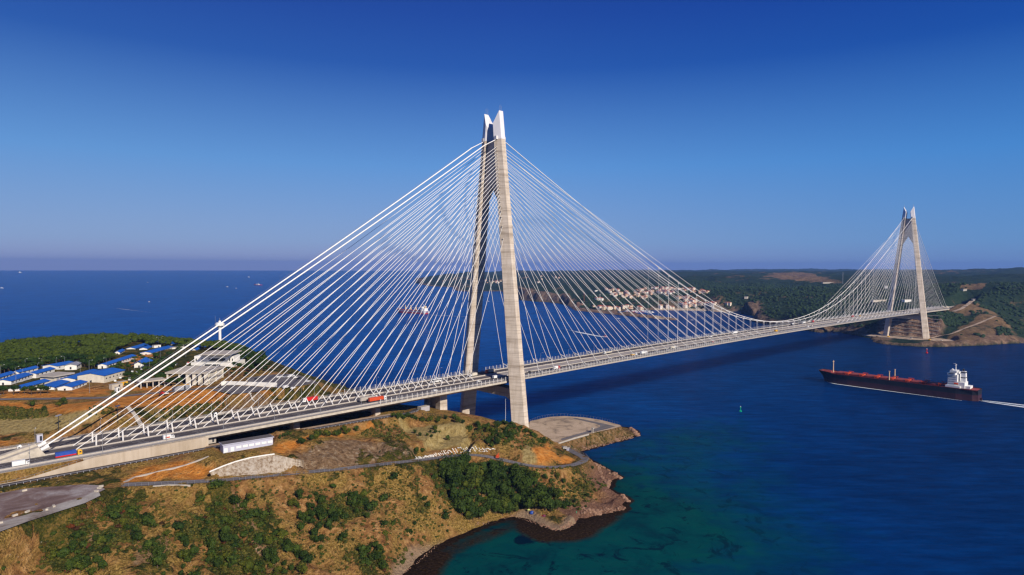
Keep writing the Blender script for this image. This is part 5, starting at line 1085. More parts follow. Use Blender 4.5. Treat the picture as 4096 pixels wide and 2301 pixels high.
kw = [G(x, y) + np.array([0, 0, .3]) for x, y in [(612, 1946), (680, 1945), (762, 1946)]]
wallrun('kerb_wall', kw, [p[2] - 1 for p in kw], 'low pale kerb wall below the lower road', 'conc_lt', .8)
wallrun('terrace_wall', [at(1600, 1660, 50.5), at(1605, 1655, 50.8), at(1672, 1637, 51)], [46, 46, 45], 'beige concrete block wall at the end of the service road', 'conc', 1.2)
for i, (x, y, z) in enumerate([(0, 2095, 56.6), (60, 2065, 56.6), (110, 2050, 56.6), (190, 2040, 56.6), (215, 2028, 56.6), (385, 1968, 56.6), (398, 1955, 56.6), (405, 1948, 56.6), (98, 1965, 56.6)]):
    g = at(x, y, 56.1); mb = MB(); mb.box((0, 0, .45), (2.2, 1.1, .9), .4 * i); o = mb.build('concrete_block', MT['conc'], loc=tuple(g)); tag(o, 'pale concrete block lying along the edge of the gravel yard', 'concrete block', 'concrete blocks round the gravel yard')
# corrugated container by the pier and the white sacks and stones by the lower road
g = at(1694, 1640, 50.5); t = empty('shipping_container', (g[0], g[1], 49.5), 'pale blue ribbed container beside the bridge pier', 'container', rz=.1); mb = MB(); mb.box((0, 0, 2.2), (10, 5, 4.4)); mb.build('body', MT['conc_lt'], t)
for k in range(9): mb = MB(); mb.box((-4.6 + k * 1.15, -2.55, 2.2), (.35, .2, 4.2)); mb.build('rib', MT['lilac'], t)
mb = MB()
for k in range(420):
    f = rg.random(); px = 1660 + 320 * f; py = 1838 - 28 * min(1, f * 1.6) + rg.uniform(-5, 3) - (6 if f > .4 else 0) * rg.random(); g = G(px, py); core(mb, (g[0], g[1], g[2] + .3), rg.uniform(.22, .55), .8, rg)
o = mb.build('white_boulders', MT['wallwhite']); tag(o, kind='stuff')
# orange digger parked at the end of the boulders
g = G(1990, 1838); t = empty('excavator', (g[0], g[1], g[2] + .2), 'orange excavator parked at the end of the white boulders', 'excavator', rz=.6); t.scale = (.8,) * 3
mb = MB(); mb.box((0, -1.1, .5), (4, .6, 1)); mb.box((0, 1.1, .5), (4, .6, 1)); mb.build('track', MT['dark'], t); mb = MB(); mb.box((-.4, 0, 1.8), (3.2, 2.6, 1.5)); mb.box((.6, .7, 2.9), (1.4, 1.1, 1.3), top=.85); mb.build('cab', MT['orange'], t)
mb = MB(); mb.tube([(1, 0, 2), (3.2, 0, 4.4), (5.2, 0, 3.2)], .3, 5); mb.tube([(5.2, 0, 3.2), (5.6, 0, 1.2)], .25, 5); mb.box((5.5, 0, .9), (1.1, 1.2, .9)); mb.build('boom', MT['orange'], t)
# lamp posts on the plateau
lp = Z5((15, 895), (318, 920), (520, 755), (868, 750), (775, 860), (1160, 740), (1335, 690), (1838, 790), (1655, 835), (467, 950), (2118, 370), (2190, 740), (330, 1090), (1850, 1285)) + Z6((190, 800), (505, 770), (320, 820), (730, 610), (985, 720), (1255, 550), (690, 320), (2145, 985), (1630, 370), (750, 300)) + [(1148, 1500), (1258, 1600), (1300, 1575), (1092, 1680), (905, 1640), (690, 1690)]
for i, (x, y) in enumerate(lp):
    g = at(x, y, 76) if y < 1600 else G(x, y); copy_tree(LAMP, (g[0], g[1], max(gz(g[0], g[1]), 60)), rg.uniform(0, 6.28), f'thin lamp post on the plateau, {ORD[i]} counted from the left' if False else 'thin grey lamp post standing among the sheds and pines', 'lamp posts on the plateau', .9)
# ---------------------------------------------------------------- vehicles
def wheels(t, xs, y, r=.5, w=.35):
    one = None
    for x in xs:
        for s in (-1, 1):
            if one is None: mb = MB(); mb.tube([(0, -w / 2, 0), (0, w / 2, 0)], r, 10); one = mb.build('wheel', MT['tyre'], t, loc=(x, s * y, r))
            else: q = one.copy(); col.objects.link(q); q.location = (x, s * y, r)
def car(body='white', L=4.5, W=1.8, H=1.5):
    t = empty('car', (0, 0, 0)); mb = MB(); l = L / 2; w = W / 2
    prof = [(-l, .35), (-l, .85), (-l + .25, 1.0), (-l * .55, H - .02), (l * .15, H), (l * .52, .98), (l - .1, .82), (l, .6), (l, .35)]
    n = len(prof); mb.add([(x, -w, z) for x, z in prof] + [(x, w, z) for x, z in prof], [tuple(range(n)), tuple(reversed(range(n, 2 * n)))] + [(i, i + n, (i + 1) % n + n, (i + 1) % n) for i in range(n)]); mb.build('body', MT[body], t)
    mb = MB(); mb.box((-.1, 0, H * .8), (L * .42, W + .03, H * .22)); mb.build('window', MT['glass'], t)
    mb = MB(); mb.add([(l * .18, -w * .85, H - .03), (l * .5, -w * .85, 1.02), (l * .5, w * .85, 1.02), (l * .18, w * .85, H - .03)], [(0, 1, 2, 3)]); mb.build('windscreen', MT['glass'], t)
    wheels(t, (-l * .6, l * .62), w - .1, .34, .25); return t
def van(body='white', L=5.8, H=2.5, box=None, deco=None):
    t = empty('van', (0, 0, 0)); l = L / 2; mb = MB()
    if box: mb.box((l - 1.2, 0, 1.3), (2.2, 2.0, 1.9), top=.8, topy=.92); mb.build('cab', MT[body], t); mb = MB(); mb.box((-1.2, 0, .6 + H / 2), (L - 2.4, 2.3, H)); mb.build('cargo_box', MT[box], t)
    else: mb.box((-.3, 0, 1.3), (L - 1.2, 2.0, H - .5)); mb.box((l - .8, 0, 1.0), (1.9, 1.95, 1.4), top=.7, topy=.9); mb.build('body', MT[body], t)
    mb = MB(); mb.box((l - 1.05, 0, 1.72), (1.1, 2.02, .55)); mb.build('window', MT['glass'], t)
    if deco: mb = MB(); mb.box((-.9, 0, 1.5), (L * .4, 2.34, .8)); mb.build('side_panel', MT[deco], t)
    wheels(t, (-l * .6, l * .62), .9, .38); return t
def truck(cab='white', cargo='white', L=16.0, kind='box', low=None, name='truck'):
    t = empty(name, (0, 0, 0)); l = L / 2
    mb = MB(); mb.box((l - 1.2, 0, 2.05), (2.3, 2.45, 2.7), top=.94); mb.box((l - 1.5, 0, 3.6), (1.5, 2.1, .6), top=.7); mb.build('cab', MT[cab], t)
    mb = MB(); mb.box((l - .1, 0, 2.5), (.12, 2.2, 1.0)); mb.box((l - 1.0, 0, 2.5), (1.0, 2.5, .8)); mb.build('windscreen', MT['glass'], t)
    mb = MB(); mb.box((-1.2, 0, .95), (L - 1.5, 2.0, .35)); mb.build('chassis', MT['dark'], t)
    cl = L - 3.2
    if kind == 'box':
        mb = MB(); mb.box((-1.5, 0, 1.2 + 1.4), (cl, 2.55, 2.8)); mb.build('trailer', MT[cargo], t)
        if low: mb = MB(); mb.box((-1.5, 0, 1.55), (cl + .05, 2.62, .8)); mb.build('side_skirt', MT[low], t)
    elif kind == 'tank':
        mb = MB(); mb.tube([(-1.5 - cl / 2, 0, 2.3), (-1.5 + cl / 2, 0, 2.3)], 1.2, 12); mb.build('tank', MT[cargo], t)
    else:
        mb = MB(); mb.box((-1.5, 0, 1.9), (cl, 2.5, 1.3)); mb.box((-1.5, 0, 2.58), (cl - .5, 2.0, .1), m=1); mb.build('tipper_body', [MT[cargo], MT['conc']], t)
    wheels(t, (l - 1.3, l - 4.2, -l * .45, -l * .6, -l * .75) if L > 10 else (l - 1.3, -l * .5), 1.05, .5); return t
def bus():
    t = empty('bus', (0, 0, 0)); mb = MB(); mb.box((0, 0, 1.9), (12, 2.5, 2.9)); mb.build('body', MT['white'], t); mb = MB(); mb.box((0, 0, 2.35), (11.2, 2.56, .95)); mb.box((6.0, 0, 2.2), (.1, 2.2, 1.5)); mb.build('window', MT['glass'], t); wheels(t, (-3.5, 4), 1.1, .5); return t
def on_deck(px, py, lane=None):
    z = 67.0
    for _ in range(6): g = at(px, py, z); z = zroad(float(g[0]))
    return g
def putv(t, px, py, y, label, cat, z=None, group=None):
    g = on_deck(px, py); d = ray(px, py)
    # walk the sight line to the lane's plane, then drop on the road
    k = (y - CAM[1]) / d[1]; x = CAM[0] + d[0] * k; t.location = (x, y, zroad(x) + .03); t.rotation_euler = (0, 0, 0 if y < 0 else math.pi); tag(t, label, cat, group or 'vehicles on the bridge'); return t
def onl(px, py, y, h=1.5): return px, py
putv(van(box='white', L=8.5, H=2.6), 84, 1832, -21.0, 'white box van driving right at the left edge of the motorway', 'van')
putv(truck('yellow', 'bluet', 13.5, low='red'), 275, 1832, -21.5, 'truck with yellow cab and blue tarpaulin over a red bed', 'truck')
putv(truck('white', 'white', 15, 'tip'), 128, 1795, 14.5, 'white truck driving left behind the anchor block', 'truck')
putv(van(box='white', L=7.0, H=2.4, deco='orange'), 675, 1742, -20.5, 'white van with orange panel beyond the blue-and-red truck', 'van')
putv(truck('white', 'conc_lt', 14, 'tank'), 893, 1668, 18.5, 'white tanker truck driving left among the side-span stays', 'tanker truck')
putv(truck('white', 'red', 13), 1240, 1603, 19.0, 'truck with a bright red trailer on the seaward carriageway', 'truck')
putv(truck('white', 'conc_lt', 17), 1475, 1606, -13.5, 'truck with a dirty white trailer beside the orange-red one', 'truck')
putv(truck('white', 'orange', 16.5), 1510, 1611, -19.5, 'truck with an orange-red trailer on the camera-side carriageway', 'truck')
putv(bus(), 1743, 1527, 14.0, 'white coach with dark windows approaching the near tower', 'coach')
putv(car(), 1742, 1562, -20.0, 'white car on the outer lane before the near tower', 'car'); putv(car(), 1916, 1527, -14.0, 'white car just left of the near tower leg', 'car')
putv(van(box='cream', L=9), 1893, 1502, 13.5, 'flatbed lorry driving left between the tower legs', 'lorry'); putv(truck('red', 'conc_lt', 12), 1960, 1490, 15.0, 'red-cab truck in the shade of the tower leg', 'truck')
putv(van(box='white', L=8), 1985, 1513, -12.0, 'white box truck entering the tower shadow', 'truck'); putv(car('dark'), 2120, 1495, -12.5, 'dark car just right of the near tower leg', 'car')
putv(truck('red', 'white', 9), 2226, 1479, -20.0, 'small truck with red nose past the near tower', 'truck'); putv(truck('white', 'cream', 15, 'tip'), 2430, 1410, 15.5, 'white tipper truck driving left on the main span', 'truck')
putv(truck('white', 'yellow', 11, 'tip'), 2535, 1422, -19.5, 'truck with an ochre load on the main span', 'truck'); putv(truck('white', 'white', 13), 2575, 1417, -19.5, 'white truck right behind the ochre-loaded one', 'truck')
putv(van(), 2843, 1347, 17.0, 'white van on the seaward carriageway of the main span', 'van'); putv(truck('white', 'cream', 12), 2690, 1396, -19.5, 'cream box truck in the middle of the main span', 'truck'); putv(car('red'), 2853, 1367, -19.0, 'red car on the main span', 'car')
putv(truck('white', 'white', 16), 2938, 1330, 15.0, 'long white truck below the lowest stays on the main span', 'truck'); putv(truck('yellow', 'yellow', 9), 3104, 1326, -18.5, 'small yellow truck near midspan', 'truck')
putv(truck('dark', 'white', 9), 3168, 1298, 16.0, 'dark-cab white truck near midspan, seaward lane', 'truck'); putv(truck('white', 'white', 13), 3214, 1293, 16.0, 'white truck near midspan following the dark-cab one', 'truck')
putv(truck('red', 'red', 8), 3251, 1287, 15.5, 'small red truck beyond midspan', 'truck'); putv(van(), 3232, 1306, -18.5, 'white van beyond midspan, left one of a pair', 'van'); putv(van('conc_lt'), 3248, 1303, -18.5, 'pale van beyond midspan, right one of a pair', 'van')
putv(truck('red', 'red', 10), 3410, 1266, 15.5, 'red truck among the far tower stays', 'truck'); putv(van('yellow'), 3440, 1262, 15.5, 'yellow van among the far tower stays', 'van'); putv(van(), 3352, 1287, -19, 'white van on the far half of the main span', 'van')
# parked cars
CARS = [car('white'), car('grey'), car('dark'), car('red'), van('white')]
pk = [(x, y) for x, y in Z5((2480, 960), (2372, 1005))] + Z6((55, 900), (150, 865), (250, 895), (235, 930), (180, 950), (130, 975), (95, 1005), (345, 830), (1030, 745), (1060, 715), (1060, 730), (1300, 700), (1290, 720)) + [(1115, 1510), (1127, 1509), (1142, 1510), (1158, 1509), (1166, 1507), (1184, 1512), (1196, 1515), (1232, 1527), (1143, 1549), (1172, 1552), (1033, 1437), (1058, 1450), (1028, 1517), (645, 1528 - 70)]
seen_c = set()
for i, (x, y) in enumerate(pk):
    k = [0, 0, 1, 0, 4, 0, 2, 0, 4, 0, 0, 1, 2, 3, 0][i % 15]; g = at(x, y, 76 if y < 1549 else 75.9); rz = (1.35 if i < 15 else .35) + rg.uniform(-.1, .1)
    ct = ['white', 'grey', 'dark', 'red', 'white'][k]; lot = 'by the large blue-roofed hall' if i < 10 else ('by the visitor centre' if i < 15 else 'in the lot above the white panelled wall')
    lb = f'{ct} {"van" if k == 4 else "car"} parked {lot}'; zz = max(gz(g[0], g[1]), 75) + .2
    if k not in seen_c: seen_c.add(k); o = CARS[k]; o.location = (g[0], g[1], zz); o.rotation_euler = (0, 0, rz); tag(o, lb, 'parked car', f'{ct} vehicles parked {lot}')
    else: copy_tree(CARS[k], (g[0], g[1], zz), rz, lb, f'{ct} vehicles parked {lot}')
# tractor on the plateau road
g = at(650, 1583, 76.2); t = empty('tractor', (g[0], g[1], 76.3), 'dark tractor with a loader on the plateau road', 'tractor', rz=.35); mb = MB(); mb.box((0, 0, 1.5), (3.4, 1.4, 1.2)); mb.box((-.6, 0, 2.7), (1.6, 1.5, 1.4), top=.85); mb.build('body', MT['red'], t)
mb = MB(); mb.box((3.2, 0, 1.2), (3, 2.2, .5)); mb.build('loader', MT['white'], t); mb = MB()
for x, r in ((-1.1, 1.0), (1.3, .6)):
    for s in (-1, 1): mb.tube([(x, s * .7, r), (x, s * 1.15, r)], r, 10)
mb.build('wheels', MT['tyre'], t)
for px, py, r_, lb in [(235, 1700, 0, 'tall sign post with a wide board behind the motorway, left one'), (472, 1662, 0, 'tall sign post with a T-shaped board on the hillside')]:
    g = G(px, py + 40); t = empty('sign_post', (g[0], g[1], g[2]), lb, 'sign post'); mb = MB(); mb.tube([(0, 0, -1), (0, 0, 12)], .2, 5); mb.build('post', MT['dark'], t); mb = MB(); mb.box((0, 0, 12.3), (4, 1.6, .5), .8); mb.build('board', MT['grey'], t)
# ---- umbrella pines keep clear of the buildings, roads and lots
PINEW = [G(x, y)[:2] for x, y in [(0, 1545), (80, 1500), (190, 1470), (330, 1465), (390, 1440), (470, 1410), (520, 1375), (640, 1365), (850, 1375), (1000, 1400), (1080, 1440), (1120, 1480)]]
PINEW = [tuple(at(x, y, 77)[:2]) for x, y in [(-60, 1500), (60, 1492), (140, 1478), (300, 1455), (380, 1480), (470, 1420), (560, 1392), (720, 1395), (830, 1405), (940, 1420), (1000, 1470), (1060, 1480), (1060, 1425), (960, 1385), (850, 1378), (700, 1368), (500, 1362), (300, 1368), (0, 1395), (-120, 1410)]]
GREEN2 = [[tuple(at(x, y, 76.5)[:2]) for x, y in pl] for pl in ([(390, 1492), (470, 1440), (560, 1425), (700, 1400), (760, 1420), (700, 1480), (620, 1520), (560, 1545), (520, 1550), (480, 1500)], [(860, 1500), (930, 1410), (1020, 1430), (1080, 1460), (1060, 1500), (960, 1512), (890, 1530)], [(490, 1560), (560, 1500), (620, 1490), (700, 1470), (690, 1520), (600, 1545)])]
def clear(x, y):
    for k in ROOF_KEEP:
        c_ = sum(k) / len(k)
        if abs(c_[0] - x) + abs(c_[1] - y) > 190: continue
        for d in (0, 6, 12, 18):
            if inpoly([tuple(p) for p in k], x + .5 * d, y + .86 * d): return False
    return float(ldist(UPPER, np.array([x]), np.array([y]))[0][0]) > 6 and not inpoly(PARKING, x, y) and not inpoly(GRAVEL, x, y)
pts = []
for k, (pl, n_) in enumerate([(GREEN2[0], 60), (GREEN2[1], 70), (GREEN2[2], 35)]): pts += [(p, 0) for p in scatter(pl, n_, 5.2, rg) if clear(*p)]
W_ = scatter(PINEW, 1500, 6.0, rg, 16); W_ = [p for p in W_ if clear(*p)]; W_.sort(key=lambda q: (q[0] - CAM[0]) ** 2 + (q[1] - CAM[1]) ** 2)
n_ind = max(0, 285 - len(pts))
for x, y in EXTRA: place('pine', mk_pine, x, y, .8, 'umbrella pine standing against the front of the entrance hall', 'pines in front of the entrance hall', 'pine tree')
for (x, y), _k in pts: place('pine', mk_pine, x, y, rg.uniform(.5, .8), 'green umbrella pine between the sheds and the visitor centre', 'umbrella pines round the buildings', 'pine tree')
for x, y in W_[:n_ind]: place('pine', mk_pine, x, y, rg.uniform(.75, 1.15), 'green umbrella pine at the near side of the plateau wood', 'umbrella pines of the plateau wood', 'pine tree')
mb = MB()
for x, y in W_[n_ind:]:
    s_ = rg.uniform(.8, 1.2); z = max(gz(x, y), 40); core(mb, (x, y, z + 6.0 * s_), 4.2 * s_, .55, rg); clump(mb, (x, y, z + 6.3 * s_), 4.6 * s_, 34, 1.0, rg, .55)
o = mb.build('pine_wood', MT['pine']); tag(o, kind='stuff')
for i, (px, py) in enumerate(Z5((-10, 1310), (75, 1325), (280, 1325), (510, 1305), (645, 1325), (840, 1320), (985, 1300))):
    g = at(px, py, 76); o = place('pinefront', mk_pine, g[0], g[1], .72 + .1 * (i % 3), f'umbrella pine in the row in front of the blue-roofed sheds, {ORD[i]} from the left', 'umbrella pines along the plateau road', 'pine tree')
# post fences
def fence(name, P, h, step, label, m='galv', rails=(1.0,), r=.07):
    mb = MB(); P = [np.array(p, float) for p in P]; acc = 0
    for i in range(len(P) - 1):
        a, b = P[i], P[i + 1]; n_ = max(1, int(np.linalg.norm(b - a) / step))
        for k in range(n_): q = a + (b - a) * k / n_; mb.box((q[0], q[1], q[2] + h / 2), (r * 1.6, r * 1.6, h))
    t = empty(name, tuple(P[0]), label, 'fence'); mb.v = [(x - P[0][0], y - P[0][1], z - P[0][2]) for x, y, z in mb.v]; o = mb.build('fence_post', MT[m], t); o['kind'] = 'stuff'
    mb = MB()
    for rl in rails: mb.tube([p - P[0] + np.array([0, 0, h * rl]) for p in P], r * .5, 4, cap=False)
    mb.build('rail', MT[m], t); return t
fence('road_fence', side_line(P_low[::3], -3.7), 2.0, 3.2, 'wire fence with thin posts along the lower road', rails=(1, .5))
fence('road_guardrail', side_line(P_srv[::4], -3.3), .9, 3.0, 'steel guardrail along the outer side of the service road', rails=(1,), r=.22)
pe = [at(x, y, 10.2) for x, y in [(2116, 1690), (2150, 1676), (2200, 1666), (2257, 1663), (2335, 1669), (2400, 1679), (2440, 1689), (2478, 1699)]]
fence('pad_fence', pe, 2.4, 3.4, 'thin wire fence along the seaward rim of the shore pad')
wallrun('pad_kerb', [at(2222, 1775, 10.9), at(2290, 1753, 10.9), at(2355, 1735, 10.9)], [9.5] * 3, 'pale kerb along the front edge of the shore pad', 'conc_lt', .8)
fence('timber_fence', [G(x, y) for x, y in [(1690, 1662), (1740, 1668), (1790, 1672)]], 2.2, 2.4, 'dark timber post fence at the foot of the bridge pier', 'dark', r=.18)
def chute(px, half, lb, m='conc_lt'):
    P = [G(a, b) for a, b in px]; P = [P[0] + (P[-1] - P[0]) * 0 + 0 for _ in ()] or P; L_p = []
    for i in range(len(P) - 1):
        for k in range(8): q = P[i] + (P[i + 1] - P[i]) * k / 8; L_p.append((q[0], q[1], gz(q[0], q[1]) + .35))
    o, _ = strip('concrete_chute', L_p, half, MT[m], .1, seg=2.0); tag(o, lb, 'drainage chute')
chute([(508, 1628), (530, 1655), (572, 1712)], 1.6, 'pale concrete chute running down the orange hillside behind the stays'); chute([(997, 1572), (1010, 1605), (1030, 1638)], .9, 'narrow pale concrete chute on the brown cut face behind the stays')
# white flag pole left of the tower leg
g = at(2022, 1690, 38); t = empty('flag_pole', (-15, -52, 28), 'tall thin white mast left of the near tower leg', 'mast'); mb = MB(); mb.tube([(0, 0, -8), (0, 0, 22)], .18, 5, r2=.08); mb.build('mast', MT['white'], t); t.location = tuple(at(2022, 1690, 34))
mb = MB(); mb.box((0, 0, .4), (2.2, 2.2, .5)); mb.build('base', MT['conc'], t)
# boulders along the shore
mb = MB()
for px0, py0, px1, py1, n_, r0, r1 in [(2520, 1715, 2552, 1742, 110, .8, 2.4), (1620, 2290, 1760, 2172, 70, .25, .7), (2070, 2068, 2160, 2096, 60, .25, .7), (2440, 1900, 2484, 1912, 50, .5, 1.6), (2490, 1990, 2516, 2006, 50, .5, 1.8), (2330, 2050, 2400, 2056, 50, .8, 2.2), (2345, 1838, 2440, 1885, 60, .5, 1.5), (2460, 1765, 2530, 1748, 60, .5, 1.4), (2330, 1800, 2460, 1768, 90, .4, 1.1), (2297, 2095, 2240, 2118, 60, .3, .9), (2230, 2120, 2160, 2098, 60, .3, .8), (2425, 1955, 2440, 1925, 50, .6, 1.5), (2320, 2068, 2500, 2035, 60, .4, 1.2), (1900, 2105, 2050, 2064, 40, .25, .6), (2380, 1880, 2430, 1950, 60, .5, 1.4)]:
    for k in range(n_):
        f = rg.random(); p = at(px0 + (px1 - px0) * f + rg.uniform(-6, 6), py0 + (py1 - py0) * f + rg.uniform(-4, 4), .2); z = max(gz(p[0], p[1]), -.2); core(mb, (p[0], p[1], z), rg.uniform(r0, r1), .7, rg)
MT['rock'] = simple('shore_rock', (.27, .16, .105), .9, .4, .4, spec=.1); o = mb.build('shore_boulders', MT['rock']); tag(o, kind='stuff')
# people and their things on the beach
def person(px, py, rz, top, label, pose='stand', skin=(.5, .32, .22)):
    g = G(px, py); me = bpy.data.meshes.new('person')
    if pose == 'stand': J = [(0, 0, .95), (0, 0, 1.2), (0, 0, 1.45), (0, 0, 1.56), (0, 0, 1.72), (.1, 0, .9), (.11, .02, .5), (.12, 0, .08), (.14, .12, .03), (-.1, 0, .9), (-.11, .06, .5), (-.12, 0, .08), (-.14, .12, .03), (.2, 0, 1.42), (.27, .03, 1.15), (.28, .14, .92), (-.2, 0, 1.42), (-.27, .03, 1.15), (-.28, .14, .92)]
    else: J = [(0, 0, .2), (0, -.05, .45), (0, -.04, .7), (0, -.02, .8), (0, .02, .96), (.1, .02, .2), (.13, .42, .45), (.13, .6, .08), (.13, .74, .05), (-.1, .02, .2), (-.13, .42, .45), (-.13, .6, .08), (-.13, .74, .05), (.2, -.02, .68), (.26, .15, .5), (.18, .4, .48), (-.2, -.02, .68), (-.26, .15, .5), (-.18, .4, .48)]
    E_ = [(0, 1), (1, 2), (2, 3), (3, 4), (0, 5), (5, 6), (6, 7), (7, 8), (0, 9), (9, 10), (10, 11), (11, 12), (2, 13), (13, 14), (14, 15), (2, 16), (16, 17), (17, 18)]
    me.from_pydata(J, E_, []); o = bpy.data.objects.new('person', me); col.objects.link(o); me.materials.append(MT[top]); R_ = [.16, .14, .15, .06, .11, .09, .065, .045, .05, .09, .065, .045, .05, .07, .05, .04, .07, .05, .04]
    md = o.modifiers.new('skin', 'SKIN'); sv = me.skin_vertices[0].data if me.skin_vertices else None
    if sv is None: bpy.context.view_layer.objects.active = o
    for i, r in enumerate(R_):
        try: me.skin_vertices[0].data[i].radius = (r, r)
        except Exception: pass
    o.modifiers.new('sub', 'SUBSURF').levels = 1; o.modifiers['sub'].render_levels = 1; o.location = tuple(g); o.rotation_euler = (0, 0, rz); tag(o, label, 'person'); return o
person(2130, 2056, 2.5, 'bluet', 'person in dark blue sitting on the beach beside the blue tent', 'sit'); person(2142, 2064, 2.2, 'dark', 'person in dark clothes sitting right of the blue tent', 'sit'); person(2168, 2068, 2.8, 'red', 'person in red sitting by the maroon blanket on the beach', 'sit'); person(2306, 2056, 2.8, 'green', 'person in bright green standing by the big shore rock')
g = G(2127, 2054); t = empty('beach_tent', tuple(g), 'bright blue tent pitched on the pebble beach', 'tent'); mb = MB(); mb.lathe((0, 0, 0), [(1.7, -.1), (1.6, .6), (1.1, 1.4), (.2, 1.8)], 8); mb.build('canopy', MT['bluet'], t); mb = MB(); mb.box((0, -1.45, .5), (.9, .4, 1.1)); mb.build('opening', MT['dark'], t)
g = G(2114, 2050); t = empty('beach_parasol', tuple(g), 'pale yellow-green parasol on the pebble beach', 'parasol'); mb = MB(); mb.tube([(0, 0, 0), (0, 0, 2.1)], .03, 5); mb.build('pole', MT['white'], t); mb = MB(); mb.lathe((0, 0, 0), [(1.15, 1.7), (.8, 2.05), (.1, 2.3)], 8); mb.build('canopy', simple('lime_fabric', (.6, .65, .2), .7), t)
g = G(2176, 2068); mb = MB(); mb.lathe((0, 0, 0), [(1.3, -.1), (1.2, .5), (.6, 1.0), (.1, 1.1)], 7); o = mb.build('maroon_shelter', simple('maroon_fabric', (.16, .03, .06), .7), loc=tuple(g)); tag(o, 'low maroon beach shelter near the water', 'beach shelter')
# ---------------------------------------------------------------- ships
MT['maroon'] = simple('antifouling_maroon', (.05, .014, .022), .6, .2, .15); MT['hullblack'] = simple('black_hull', (.012, .013, .018), .5, .3, .15); MT['deckred'] = simple('deck_red_oxide', (.26, .045, .035), .7, .2, .3); MT['gearred'] = simple('orange_gear', (.62, .07, .02), .6, .15, .4); MT['hullred'] = simple('ship_red_hull', (.33, .035, .05), .55, .2, .1); MT['hulllilac'] = simple('ship_grey_lilac', (.25, .2, .3), .55, .15, .1); MT['buff'] = simple('buff_paint', (.62, .46, .28), .5, .1, .5)
def foammat(name, dens, sx, sy):
    m, nt, b = newmat(name); p = mapv(nt, (sx, sy, 1)); n = noise(nt, 1, 6, p, .7); at_ = N(nt, 'ShaderNodeAttribute', attribute_name='fade'); s_ = N(nt, 'ShaderNodeSeparateColor'); nt.links.new(at_.outputs['Color'], s_.inputs[0])
    a = math_(nt, 'ADD', n, math_(nt, 'SUBTRACT', s_.outputs[0], 1 - dens)); nt.links.new(ramp(nt, a, [(.42, 0), (.62, 1)]), b.inputs['Alpha']); b.inputs['Base Color'].default_value = (.72, .78, .82, 1); b.inputs['Roughness'].default_value = .6; return m
MT['foam'] = foammat('sea_foam', .62, .3, .9); MT['foam2'] = foammat('old_wake_foam', .30, .06, .25)
def wake(name, line, halfs, fades, m, z=.12, loc=(0, 0, 0)):
    vs = []; fd = []; P = [np.array(p, float) for p in line]; K = 5
    for i, p in enumerate(P):
        d = P[min(i + 1, len(P) - 1)] - P[max(i - 1, 0)]; n_ = np.array([-d[1], d[0]]) / np.linalg.norm(d[:2])
        for j in range(K): s = -1 + 2 * j / (K - 1); vs.append((p[0] + n_[0] * s * halfs[i], p[1] + n_[1] * s * halfs[i], z)); fd.append(fades[i] * (1 - abs(s) ** 2 * .95))
    mb = MB(); mb.add(vs, [(i * K + j, i * K + j + 1, (i + 1) * K + j + 1, (i + 1) * K + j) for i in range(len(P) - 1) for j in range(K - 1)]); o = mb.build(name, m)
    set_col(o.data, 'fade', np.stack([np.array(fd)] * 3 + [np.ones(len(fd))], 1)); tag(o, kind='stuff'); return o
def hull(t, L, B, H, split, mlow, mup, shear=2.0, mdeck='deckred'):
    st = [(-L / 2, .55, 1.0), (-L / 2 + .03 * L, .8, 1), (-.38 * L, 1, 1), (.3 * L, 1, 1), (.38 * L, .86, 1), (.44 * L, .58, 1), (.475 * L, .3, 1), (.5 * L, .05, 1)]
    def ring(z, flare, bow):
        l = []; 
        for x, w, _ in st: xx = x + (bow if x > .43 * L else 0) * (x - .43 * L) / (.07 * L); l.append((xx, B / 2 * min(1, w + flare * (1 - w) * .55), z + (shear * max(0, (x - .36 * L) / (.14 * L)) if z > split + .1 else 0)))
        return l
    for nm, z0, z1, f0, f1, m, b0, b1 in (('lower_hull', -3, split, 0, .25, mlow, -4, -1), ('upper_hull', split, H, .25, 1, mup, -1, 4)):
        a = ring(z0, f0, b0); b = ring(z1, f1, b1); n = len(a); vs = a + [(x, -y, z) for x, y, z in a] + b + [(x, -y, z) for x, y, z in b]; fs = []
        for i in range(n - 1): fs += [(i, i + 1, 2 * n + i + 1, 2 * n + i), (n + i, 3 * n + i, 3 * n + i + 1, n + i + 1)]
        fs += [(0, 2 * n, 3 * n, n), (n - 1, 2 * n - 1, 4 * n - 1, 3 * n - 1)]; mb = MB(); mb.add(vs, fs); mb.build(nm, MT[m], t)
    b = ring(H, 1, 4); n = len(b); mb = MB(); mb.add([(x, y, z - .9) for x, y, z in b] + [(x, -y, z - .9) for x, y, z in b], [(i, i + 1, n + i + 1, n + i) for i in range(n - 1)]); mb.build('main_deck', MT[mdeck], t)
bowp = at(3297, 1523, 0); strp = at(3902, 1608, 0) + np.array([15.5, 0, 0]); dv_ = (bowp - strp) / np.linalg.norm(bowp - strp); LS = float(np.linalg.norm(bowp - strp)) + 4; c = (bowp + strp) / 2; hd = math.atan2(dv_[1], dv_[0])
t = empty('bulk_carrier', (c[0], c[1], 0), 'long black and maroon bulk carrier with red hatches and white superstructure', 'cargo ship', rz=hd); H_ = 15.0
hull(t, LS, 31, H_, 8.0, 'maroon', 'hullblack', 2.6)
